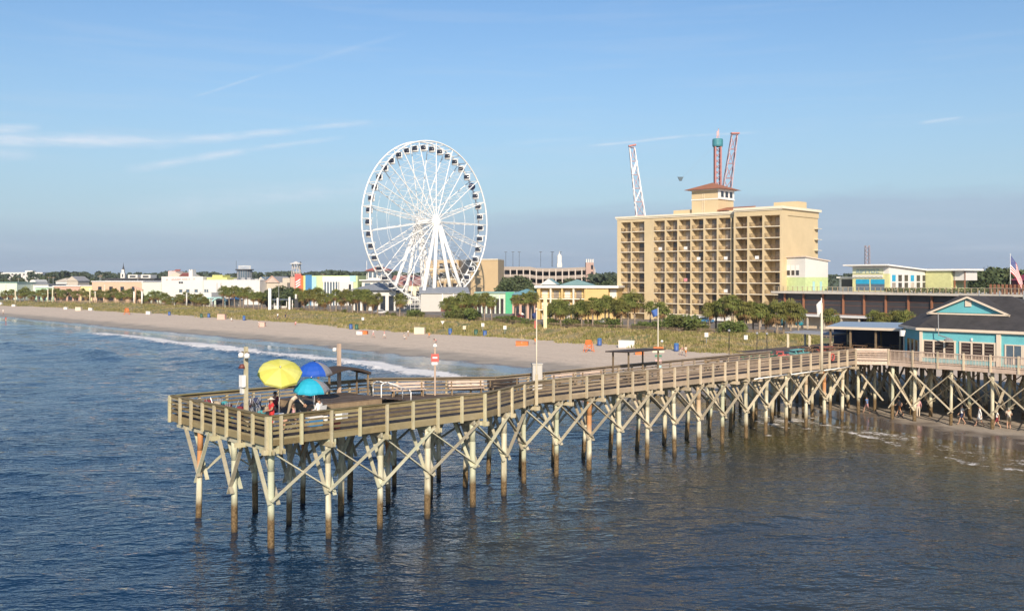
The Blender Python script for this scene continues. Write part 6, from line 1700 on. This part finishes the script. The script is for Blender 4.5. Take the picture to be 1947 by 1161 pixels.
p = GP(6,597,.3); person('person in white at the far left edge of the beach', (p.x,p.y,gz(p.x,p.y)-.02),1.2,'walk','white','pale',hair='dark',detail=False)
# ------------------------------------------------------------------ things on the pier
def PD(s, t, z=0.): return P(s, t, ZD+z)
person('angler in a red shirt and pale hat at the near corner of the pier', PD(.62,1.15), PU+R(175), 'rod','red','red',hair='dark',hgt=1.72,hat='pale',sleeve=False,longleg=True,skin=SKIN2)
person('person in a pale shirt and khaki trousers bending over the coolers under the umbrellas', PD(3.55,4.1), R(5), 'bend','pale','khaki',hair='grey',hgt=1.95,sleeve=True,longleg=True)
person('person in maroon and black sitting under the yellow umbrella', PD(3.75,6.5,.0), R(-60), 'sit','maroon','black',hair='dark',hgt=1.75,sleeve=True,longleg=True)
person('person in a grey top and dark shorts crouched by the near railing', PD(2.1,1.6), R(200), 'sit','pink','black',hair='brown',hgt=1.6)
person('person in orange sitting beneath the turquoise umbrella', PD(5.3,4.6), R(190), 'sit','orange','khaki',hair='brown',hgt=1.7)
person('person in a white top sitting by the coolers near the railing', PD(4.3,2.7), R(150), 'sit','white','khaki',hair='dark',hgt=1.7,sleeve=True)
def folding_chair(label, loc, rz, col):
    t = thing('folding_chair', label, 'chair', loc, rz); m = MB()
    for y in (-.26,.26):
        m.tube((-.28,y,0),(.26,y,.52),.014,n=5); m.tube((.26,y,0),(-.24,y,.50),.014,n=5); m.tube((-.24,y,.44),(-.36,y,.98),.014,n=5)
    m.build('frame', M_steel, t); m = MB(); m.hexa([(-.24,-.26,.44),(.27,-.26,.48),(.27,.26,.48),(-.24,.26,.44),(-.24,-.26,.46),(.27,-.26,.50),(.27,.26,.50),(-.24,.26,.46)]); m.build('seat', col, t)
    m = MB(); m.hexa([(-.25,-.26,.47),(-.25,.26,.47),(-.23,.26,.47),(-.23,-.26,.47),(-.37,-.26,.98),(-.37,.26,.98),(-.35,.26,.98),(-.35,-.26,.98)]); m.build('backrest', col, t)
folding_chair('maroon folding chair under the yellow umbrella', PD(3.75,6.5), R(-60), CLO['maroon'])
folding_chair('white folding chair by the coolers', PD(4.3,2.7), R(150), CLO['white'])
folding_chair('orange folding chair under the turquoise umbrella', PD(5.3,4.6), R(190), CLO['orange'])
folding_chair('black folding chair by the near railing', PD(2.1,1.6), R(200), CLO['black'])
def umbrella(label, top, rad, rise, cols, tilt, tiltaz, base, n=8, vent=False):
    t = thing('beach_umbrella', label, 'umbrella', base, 0)
    top = Vector(top)-Vector(base)
    q = Matrix.Rotation(tiltaz,4,'Z') @ Matrix.Rotation(tilt,4,'Y')
    m = MB(); rings = [(0.02,0),(.35,-.10),(.65,-.34),(.88,-.68),(1.,-1.)]
    def pt(r_, k, sub): 
        a = 2*math.pi*k/n; sc = 1 if sub == 0 else .955
        return top + (q @ Vector((rad*r_*sc*math.cos(a), rad*r_*sc*math.sin(a), 0)))
    def pv(i, k2):
        r_, z = rings[i]; k = k2/2; sub = k2 % 2
        v = Vector((rad*r_*(1 if sub == 0 else .95)*math.cos(2*math.pi*k/n), rad*r_*(1 if sub == 0 else .95)*math.sin(2*math.pi*k/n), rise*z+(.035*rad*r_ if sub else 0)))
        return top + (q @ v)
    for i in range(len(rings)-1):
        for k in range(2*n):
            m.face([pv(i,k),pv(i+1,k),pv(i+1,k+1),pv(i,k+1)], (k//2) % len(cols))
    for k in range(2*n):     # hanging valance
        a, b = pv(4,k), pv(4,k+1); d = (q @ Vector((0,0,-.11*rad)))
        m.face([a,a+d,b+d,b], (k//2) % len(cols))
    o = m.build('canopy', cols, t); md = o.modifiers.new('thick','SOLIDIFY'); md.thickness = .008
    m = MB()
    for k in range(n): m.path([pv(i,2*k)+(q @ Vector((0,0,-.02))) for i in range(5)], .010, 4)
    m.build('rib', M_white, t)
    m = MB(); el = top + (q @ Vector((0,0,-rise*1.15))); m.tube(top+(q @ Vector((0,0,.12))), el, .020, n=8); m.tube(el, (0,0,0), .024, n=8); m.build('pole', M_white, t, True)
    m = MB(); m.lathe(top+(q @ Vector((0,0,.0))),[(.03,0),(.05,.04),(.02,.10),(.005,.13)],8); m.build('finial', M_dark, t)
M_uy = mat('yellow_canopy',(.53,.505,.09),.75,.06,2.); M_uy2 = mat('pale_yellow_canopy',(.57,.55,.14),.75,.06,2.)
M_ub = mat('blue_canopy',(.01,.08,.42),.65,.08,2.); M_ut = mat('turquoise_canopy',(.015,.36,.50),.7,.08,2.); M_us = mat('silver_canopy',(.27,.26,.26),.6,.1,2.)
top = PX(533,699,52.6); umbrella('big yellow beach umbrella tilted toward the sea', top, 1.19, .34, [M_uy,M_uy2], R(-34), R(108), PD(3.1,4.9))
top = PX(598,687,57.4); umbrella('royal blue beach umbrella with a grey panel behind the yellow one', top, 1.03, .66, [M_ub,M_ub,M_ub,M_ub,M_ub,M_us,M_ub,M_ub], R(-4), R(95), PD(6.6,7.0), 8)
top = PX(592,719.5,53.2); umbrella('turquoise beach umbrella with a silver panel over the coolers', top, .98, .60, [M_ut,M_ut,M_ut,M_ut,M_ut,M_us,M_ut,M_ut], R(-8), R(100), PD(4.75,3.6), 8)
# stage, handrail, coolers and gear
t = thing('raised_platform','low raised wooden platform on the pier head','platform',PD(0,0),PU)
m = MB(); 
for k in range(28): m.box(6.2,6.4+.148*k,.40,11.1,6.4+.148*k+.138,.45)
m.build('deck', M_deck, t); m = MB(); m.box(6.25,6.42,.01,11.05,6.5,.395); m.box(6.2,6.5,.01,6.28,10.5,.395); m.box(11.0,6.5,.01,11.08,10.5,.395); m.build('skirt', M_old, t)
t = thing('ramp_handrail','white tube handrail stepping down from the raised platform','handrail',PD(0,0),PU)
m = MB(); pts=[(11.2,6.7,.02),(11.2,6.7,1.22),(11.45,6.7,1.36),(11.7,6.7,1.34),(13.3,6.65,.75),(13.45,6.65,.62),(13.45,6.65,.02)]; m.path(pts,.035,8); m.build('tube', M_white, t, True)
m = MB(); m.path([(x,y+.9,z) for x,y,z in pts],.03,8); m.build('tube', M_steel, t, True)
for i in range(1): 
    m = MB()
    for k in range(8): m.box(11.12+.3*k,6.45,.38-.047*k,11.40+.3*k,8.6,.42-.047*k)
    m.build('ramp_board', M_deck, t)
def cooler(label, s, t_, col, lid, w=.62, d=.38, h=.36, rz=0.):
    o = thing('cooler', label, 'cooler', PD(s,t_), PU+rz); m = MB()
    m.hexa([(-w/2+.02,-d/2+.02,0),(w/2-.02,-d/2+.02,0),(w/2-.02,d/2-.02,0),(-w/2+.02,d/2-.02,0),(-w/2,-d/2,h),(w/2,-d/2,h),(w/2,d/2,h),(-w/2,d/2,h)]); m.build('tub', col, o)
    m = MB(); m.box(-w/2-.01,-d/2-.01,h+.002,w/2+.01,d/2+.01,h+.07); m.build('lid', lid, o); m = MB(); m.path([(-w/2-.02,-.1,h*.6),(-w/2-.07,0,h*.75),(-w/2-.02,.1,h*.6)],.012,5); m.build('handle', M_white, o)
cooler('blue cooler with white lid under the turquoise umbrella', 3.6,2.0, M_blue, M_white, .8,.5,.45)
cooler('white cooler beside the angler in red', 1.7,2.6, M_white, M_white, .6,.4,.7, .2)
cooler('white cooler at the edge of the raised platform', 5.7,2.6, M_white, M_white, .7,.42,.4, .5)
cooler('red cooler against the near railing', 3.9,.45, M_red, M_white, .5,.34,.36)
cooler('grey tackle box left of the yellow umbrella', 1.4,4.6, M_croof, M_dark, .6,.35,.3)
cooler('teal tackle box near the end railing', 1.2,6.2, M_teal, M_dark, .5,.3,.28,.4)
cooler('dark tackle box near the far corner', 1.0,8.0, M_dark, M_croof, .7,.4,.35,.2)
t = thing('cart','black folding cart loaded with fishing gear near the far corner','cart',PD(1.1,9.3),PU+.3); m = MB(); m.box(-.5,-.3,.25,.5,.3,.3)
for x in (-.5,.47): m.box(x,-.3,.3,x+.03,.3,.75)
for y in (-.3,.27): m.box(-.47,y,.3,.47,y+.03,.7)
m.build('tub', M_dark, t)
for x in (-.38,.38):
    for y in (-.34,.34): m = MB(); m.tube((x,y-.03,.13),(x,y+.03,.13),.13,n=12); m.build('wheel', M_black, t)
m = MB(); m.path([(.5,0,.3),(.85,0,.95),(.85,.15,.97),(.85,-.15,.97)],.015,5); m.build('handle', M_dark, t)
m = MB(); m.ball((-.1,0,.75),.35,.26,.2,10); m.build('load', CLO['maroon'], t, True)
for i,(s_,t_,c,l) in enumerate(((1.6,7.2,'grey','grey gear bag on the deck near the end railing'),(2.6,8.6,'maroon','maroon gear bag near the far corner'),(.9,3.6,'black','black gear bag against the end railing'),(5.0,3.0,'navy','navy gear bag by the raised platform'),(4.3,1.2,'pink','pinkish bag by the near railing'),(2.0,9.9,'black','black gear bag along the far railing'))):
    o = thing('gear_bag', l, 'bag', PD(s_,t_), PU+i); m = MB(); m.ball((0,0,.17),.36,.2,.19,12); m.build('sack', CLO[c], o, True); m = MB(); m.path([(-.2,0,.3),(-.1,0,.46),(.1,0,.46),(.2,0,.3)],.016,5); m.build('strap', M_dark, o)
GEAR = [(1.3,3.6,.9,'black'),(1.9,5.6,.7,'grey'),(1.0,6.7,1.0,'black'),(2.4,7.6,.8,'maroon'),(1.2,8.6,.95,'navy'),(2.0,9.3,.7,'black'),(.8,10.2,.85,'grey'),(3.2,8.4,.8,'black'),(4.2,9.6,.7,'navy'),(2.9,5.9,.6,'black')]
for i,(s_,t_,hh_,c) in enumerate(GEAR):
    w1 = ('first','second','third','fourth','fifth','sixth','seventh','eighth','ninth','tenth')[i]
    o = thing('fishing_trolley', f'{c} fishing trolley with rod holders, {w1} of ten in the pier head clutter', 'trolley', PD(s_,t_), PU+i*1.3)
    m = MB(); m.hexa([(-.34,-.24,.22),(.34,-.24,.22),(.34,.24,.22),(-.34,.24,.22),(-.40,-.28,.22+hh_*.5),(.40,-.28,.22+hh_*.5),(.40,.28,.22+hh_*.5),(-.40,.28,.22+hh_*.5)]); m.build('tub', CLO[c], o)
    for x_ in (-.26,.26):
        for y_ in (-.27,.27): m = MB(); m.tube((x_,y_-.025,.12),(x_,y_+.025,.12),.12,n=12); m.build('wheel', M_black, o)
    m = MB(); m.path([(-.38,-.2,.2+hh_*.5),(-.55,-.2,.3+hh_*.8),(-.55,.2,.3+hh_*.8),(-.38,.2,.2+hh_*.5)],.016,5); m.build('handle', M_steel, o)
    m = MB()
    for q in range(3): m.tube((.1*q-.1,.25,.2+hh_*.3),(.1*q-.1,.27,.55+hh_*.5),.025,n=6)
    m.build('rod_holder', M_croof, o)
    m = MB(); m.ball((.05,0,.25+hh_*.52),.27,.19,.16,10); m.build('load', CLO[('teal','grey','maroon','navy','khaki')[i%5]], o, True)
def bucket(l, s_, t_, c):
    o = thing('bucket', l, 'bucket', PD(s_,t_)); m = MB(); m.lathe((0,0,0),[(.01,0),(.125,0),(.15,.36),(.14,.36),(.12,.03),(.01,.03)],14); m.build('pail', c, o, True); m = MB(); m.path([(-.15,0,.33),(-.1,0,.47),(.1,0,.47),(.15,0,.33)],.006,4); m.build('handle', M_steel, o)
bucket('white bait bucket beside the red angler',1.1,1.9,M_white); bucket('white bait bucket by the turquoise umbrella',4.6,2.5,M_white); bucket('blue bait bucket near the end railing',.6,5.2,M_bar)
def rod(l, s_, t_, ds, dt, ln, up=.7):
    o = thing('fishing_rod', l, 'fishing rod', PD(s_,t_,.75), PU); d = Vector((ds,dt,up)).normalized(); m = MB(); m.tube(-d*.5,d*.4,.016,n=6); m.build('grip', M_black, o)
    m = MB(); m.tube(d*.4,d*ln,.010,.004,n=5); m.build('blade', M_steel, o); m = MB(); m.tube(Vector((0,-.05,-.06)),Vector((0,.05,-.06)),.04,n=10); m.build('reel', M_dark, o)
rod('pale fishing rod leaning out over the far corner',-.2,10.4,-.8,.15,2.2,.35); rod('fishing rod leaning on the end railing near the far corner',-.2,9.2,-.9,.3,1.9,.45); rod('fishing rod leaning on the middle of the end railing',-.15,5.6,-.9,-.1,1.6,.45); rod('fishing rod held by the red angler',.35,1.45,-.35,.55,2.0,1.0); rod('fishing rod leaning out left of the lamp post',-.15,6.9,-.9,.1,1.7,.4)
# lamp posts
t = thing('lamp_post','wooden lamp post with floodlights, horn and white box at the end railing','lamp post',PD(.0,2.7),PU); hh = 9.9-ZD
m = MB(); m.beam((0,0,0),(0,0,hh),.17,.17); m.build('post', M_post, t)
for y in (-.34,.30): m = MB(); m.lathe((-.12,y,hh-.55),[(.02,.26),(.13,.2),(.17,0),(.02,.04)],10); m.build('floodlight', M_white, t, True)
m = MB(); m.beam((-.05,-.4,hh-.28),(-.05,.4,hh-.28),.06,.06); m.build('crossarm', M_old, t)
m = MB(); m.lathe((-.16,.12,hh-1.1),[(.02,.22),(.10,.2),(.20,0),(.16,.0),(.02,.12)],12); m.build('horn', mat('maroon_horn',(.16,.05,.04),.5), t, True)
m = MB(); m.box(-.30,-.16,hh-2.05,-.09,.18,hh-1.45); m.build('junction_box', M_white, t); m = MB(); m.box(-.22,.0,hh-2.4,-.09,.25,hh-2.1); m.build('junction_box', M_wb, t)
t = thing('lamp_post','tall plain wooden lamp post with one floodlight behind the raised platform','lamp post',PD(10.7,10.75),PU); hh = 9.15-ZD
m = MB(); m.beam((0,0,0),(0,0,hh),.2,.2); m.build('post', mat('pink_post',(.52,.38,.28),.8,.15), t); m = MB(); m.lathe((-.15,.3,hh-.5),[(.02,.24),(.12,.2),(.16,0),(.02,.03)],10); m.build('floodlight', M_white, t, True); m = MB(); m.beam((0,0,hh-.3),(-.12,.28,hh-.3),.04,.04); m.build('arm', M_steel, t)
# curved roof shelter over the far bench
t = thing('pier_shelter','open shelter with a sagging dark arched roof on the pier head','shelter',PD(8.9,9.2),PU)
m = MB(); n=10
for k in range(n):
    s0,s1 = k/n, (k+1)/n; z = lambda q: 1.62+.42*math.sin(math.pi*q*.9+.25)
    m.hexa([(3.1*s0,-.2,z(s0)),(3.1*s1,-.2,z(s1)),(3.1*s1,1.4,z(s1)),(3.1*s0,1.4,z(s0)),(3.1*s0,-.2,z(s0)+.16),(3.1*s1,-.2,z(s1)+.16),(3.1*s1,1.4,z(s1)+.16),(3.1*s0,1.4,z(s0)+.16)])
m.build('roof', mat('dark_timber',(.055,.038,.03),.8,.2), t)
for x,y in ((.1,0),(3.0,0),(.1,1.3),(3.0,1.3)): m = MB(); m.box(x-.05,y-.05,0,x+.05,y+.05,1.75); m.build('post', M_old, t)
# benches
def bench(l, s_, t_, rz, ln=2.4, col=None, back=True):
    o = thing('pier_bench', l, 'bench', PD(s_,t_), PU+rz, 'benches on the pier'); col = col or M_pink
    m = MB()
    for k in range(3): m.box(0,.02+.14*k,.44,ln,.14+.14*k,.48)
    m.build('seat', col, o)
    if back:
        m = MB(); m.box(0,.44,.55,ln,.48,.69); m.box(0,.46,.76,ln,.5,.92); m.build('backrest', col, o)
    for x in (.2,ln-.2): m = MB(); m.box(x-.04,.03,0,x+.04,.11,.435); m.box(x-.04,.38,0,x+.04,.46,.9 if back else .435); m.build('leg', M_old, o)
bench('bleached bench on the pier head left of the red sign',13.6,9.0,R(-20)); bench('bleached bench right of the red sign',17.2,7.4,R(-30)); bench('long dark bench near the grey cabinet',19.6,5.9,R(-8),2.6,mat('dark_timber',(.055,.038,.03),.8,.2)); bench('bleached bench just past the grey cabinet',25.4,5.5,0); bench('bleached bench halfway between the cabinet and the shelter',28.4,5.5,0); bench('dark bench far along the narrow pier',43.5,5.5,0,2.2,M_old)
def table(l, loc, rz, col, ln=1.8, group='picnic tables on the terrace'):
    o = thing('picnic_table', l, 'table', loc, rz, group); m = MB()
    for k in range(5): m.box(-ln/2,-.36+.148*k,.70,ln/2,-.36+.148*k+.135,.74)
    m.build('tabletop', col, o)
    for y in (-.75,.75): m = MB(); m.box(-ln/2,y-.13,.42,ln/2,y+.13,.46); m.build('bench_seat', col, o)
    for x in (-ln*.36,ln*.36):
        m = MB(); m.beam((x,-.62,0),(x,-.2,.70),.05,.09); m.beam((x,.62,0),(x,.2,.70),.05,.09); m.beam((x,-.85,.37),(x,.85,.37),.05,.09); m.build('leg', col, o)
M_tgreen = mat('green_table_paint',(.05,.20,.12),.6,.15); M_tbrown = mat('brown_table',(.23,.14,.08),.8,.2)
table('green picnic table on the wide pier deck, left one',GP(1430,686,ZD),PU,M_tgreen); table('green picnic table on the wide pier deck, right one',GP(1457,683,ZD),PU+.2,M_tgreen)
table('dark picnic table under the narrow pier shelter',PD(33.9,5.3),PU,M_old,1.9)
table('red picnic table on the wide pier deck',GP(1483,682,ZD),PU+.6,M_red,1.2); table('turquoise picnic table beside the white flag pole',GP(1515,678,ZD),PU+.1,mat('turquoise_table',(.15,.42,.40),.6,.1),2.2); table('maroon picnic table right of the white flag pole',GP(1572,672,ZD),PU,M_redroof,1.8)
k = 0
for i,s_ in enumerate((66.5,68.8,72.5,75.5)):
    for j,t_ in enumerate((4.6,7.4,10.2)):
        if i == 0 and j == 0: pass
        rowname = ('front','second','third','back')[i]; col = ('right','middle','left')[j]
        table(f'brown picnic table, {col} one of the {rowname} row on the terrace', PD(s_,t_), PU+R(90)+rp.uniform(-.1,.1), M_tbrown, 1.6)
# sign post, cabinet, poles, shelter
t = thing('warning_sign','post with a red and white warning sign on the pier head','sign',PD(16.6,8.2),PU-R(40)); hh = 8.75-ZD
m = MB(); m.tube((0,0,0),(0,0,hh),.06,n=8); m.build('post', mat('pink_post',(.52,.38,.28),.8,.15), t)
m = MB(); m.box(-.26,-.10,hh-.95,.26,-.065,hh-.42); m.build('red_board', M_red, t); m = MB(); m.box(-.22,-.10,hh-1.15,.16,-.065,hh-.97); m.build('white_board', M_white, t)
m = MB(); m.box(-.16,-.115,hh-.72,.16,-.102,hh-.62); m.build('sign_mark', M_white, t); m = MB(); m.lathe((0,0,hh),[(.07,0),(.15,.06),(.12,.22),(.02,.26)],8); m.build('lamp', M_white, t)
t = thing('utility_cabinet','pale grey upright utility cabinet on the pier where it narrows','cabinet',PD(23.6,5.6),PU-R(35)); m = MB(); m.box(-.34,-.25,0,.34,.25,1.82); m.build('housing', mat('cabinet_grey',(.46,.43,.38),.6,.06), t); m = MB(); m.box(-.38,-.29,1.822,.38,.29,1.9); m.build('cap', mat('cabinet_grey',(.46,.43,.38),.6,.06), t); m = MB(); m.box(-.28,-.265,.1,.28,-.252,1.7); m.build('door', mat('cabinet_door',(.50,.47,.42),.6,.06), t)
base = PD(20.25,2.16,-.4); t = flagpole('flagpole','thin pale flagpole on the near railing where the pier narrows', base, 11.3-base.z, .055, mat('cream_pole',(.66,.58,.44),.6,.08))
h = 11.3-base.z
m = MB(); m.beam((0,0,0),(0,0,2.0),.19,.19); m.build('footing_post', M_post, t)
def small_flag(t, h, col, w, hh, dirv=(-1,.2)):
    d = Vector((*dirv,0)).normalized()
    pts = [[tuple(d*(.05+w*j/6*(1-.35*i/5)) + Vector((0,.12*math.sin(j*.9+i*.5)*(j/6),h-.1-hh*i/5-.35*hh*(j/6)))) for j in range(7)] for i in range(6)]
    cloth(t,'flag',pts,lambda i,j:0,[col],.012)
small_flag(t, h, mat('navy_flag',(.03,.05,.15),.8), .28, .36)
m = MB(); m.box(-.14,-.10,5.0,-.06,-.02,5.5); m.build('marker', M_red, t)
t = thing('sign_pole','tall pole with several coloured boards and a blue flag on the far pier railing','sign',PD(38,6.45,-.2)); h = 11.05-ZD+.2
m = MB(); m.tube((0,0,0),(0,0,h),.07,.04,n=8); m.build('pole', mat('cream_pole',(.66,.58,.44),.6,.08), t); small_flag(t,h,mat('sky_blue_flag',(.06,.13,.36),.8),.5,.55)
for (z,w_,hh_,c) in ((2.05,.95,.14,M_cream),(2.35,.8,.16,M_orange),(1.7,.55,.16,M_tgreen),(1.2,.5,.3,mat('pink_board',(.6,.38,.36),.7)),(.85,.5,.16,M_aqua)):
    m = MB(); m.box(-w_/2,-.16,z,w_/2,-.12,z+hh_); m.build('board', c, t)
m = MB(); m.lathe((.3,-.1,2.95),[(.02,-.12),(.13,0),(.02,.12)],8); m.build('lamp', M_white, t)
b = PD(55.8,2.16,-.45); t = flagpole('flagpole','stout white flagpole with a drooping white flag on the near pier railing', b, 11.0-b.z, .15, mat('cream_pole',(.66,.58,.44),.6,.08)); h = 11.0-b.z
small_flag(t, h+.5, M_fw, .55, 1.05, (-.92,-.35)); m = MB(); m.tube((-.02,0,h),(-.02,0,h+.6),.04,n=6); m.build('tip', M_white, t)
for k,(s_,tp,l) in enumerate(((47.7,8.7,'thin dark lamp pole left of the green picnic tables'),(52.0,8.3,'thin dark lamp pole behind the left green table'),(53.6,8.2,'thin dark lamp pole behind the right green table'))):
    t = thing('lamp_pole', l, 'lamp pole', PD(s_,6.4,-.1), 0, 'thin lamp poles on the pier'); m = MB(); m.tube((0,0,0),(0,0,tp-ZD+.1),.035,n=6); m.build('pole', M_dark, t); m = MB(); m.lathe((0,0,tp-ZD+.1),[(.03,0),(.12,.05),(.10,.18),(.02,.22)],8); m.build('lamp', M_croof, t)
t = thing('pier_shelter','narrow flat roofed shelter over a picnic table on the long pier','shelter',PD(32.1,4.5),PU)
m = MB(); m.slabpoly([(-.5,-.4,2.38),(3.9,-.4,2.38),(3.9,1.9,2.30),(-.5,1.9,2.30)],.09); m.build('roof', mat('dark_timber',(.055,.038,.03),.8,.2), t)
for x,y in ((0,0),(3.5,0),(0,1.55),(3.5,1.55),(1.8,1.55)): m = MB(); m.box(x-.05,y-.05,0,x+.05,y+.05,2.22); m.build('post', M_old, t)
t = thing('terrace_pavilion','flat grey roofed open pavilion left of the terrace canopy','pavilion',PD(0,0),PU)
m = MB(); m.slabpoly([(73,10.8,1.72),(77,10.8,1.72),(77,16.6,1.78),(73,16.6,1.78)],.14); m.build('roof', M_croof, t)
for s_,t_ in ((73.2,11),(73.2,13.6),(73.2,16.3),(76.8,11),(76.8,16.3)): m = MB(); m.box(s_-.09,t_-.09,0,s_+.09,t_+.09,1.58); m.build('post', M_cream, t)
for x,l in ((1484.5,'left'),(1519,'right')):
    Y_=196; b = on(x,Y_); t = thing('cafe_umbrella', f'closed turquoise cafe umbrella, {l} one of two before the restaurant','umbrella',b,0,'turquoise umbrellas by the restaurant'); m = MB(); m.tube((0,0,0),(0,0,4.2),.06,n=6); m.build('pole', M_wb, t); m = MB(); m.lathe((0,0,1.5),[(.5,0),(.95,.25),(.85,1.3),(.5,2.3),(.04,2.8)],10); m.build('canopy', mat('turquoise_cloth',(.02,.28,.36),.8), t, True)
t = thing('life_ring','red and white life ring on the near pier railing','life ring',PD(57.9,2.27,.62),PU); m = MB(); 
for k in range(16):
    a,b = 2*math.pi*k/16, 2*math.pi*(k+1)/16; m.tube((.3*math.cos(a),0,.3*math.sin(a)),(.3*math.cos(b),0,.3*math.sin(b)),.055,n=6,mi=0 if (k//2)%2 else 1)
m.build('ring', [M_red, M_red], t)

# ------------------------------------------------------------------ the air
m = MB(); m.box(-6200,-6200,-5,6200,6200,120)
hz = m.build('haze', (lambda t: t)(bpy.data.materials.new('haze_air'))); tag(hz, kind='stuff')
hm_ = hz.data.materials[0]; hm_.use_nodes = True; nt = hm_.node_tree
for n_ in list(nt.nodes):
    if n_.type == 'BSDF_PRINCIPLED': nt.nodes.remove(n_)
pv_ = nt.nodes.new('ShaderNodeVolumePrincipled'); pv_.inputs['Density'].default_value = .00012; pv_.inputs['Color'].default_value = (.86,.92,1.0,1); pv_.inputs['Anisotropy'].default_value = .2
nt.links.new(pv_.outputs[0], [n_ for n_ in nt.nodes if n_.type == 'OUTPUT_MATERIAL'][0].inputs['Volume'])
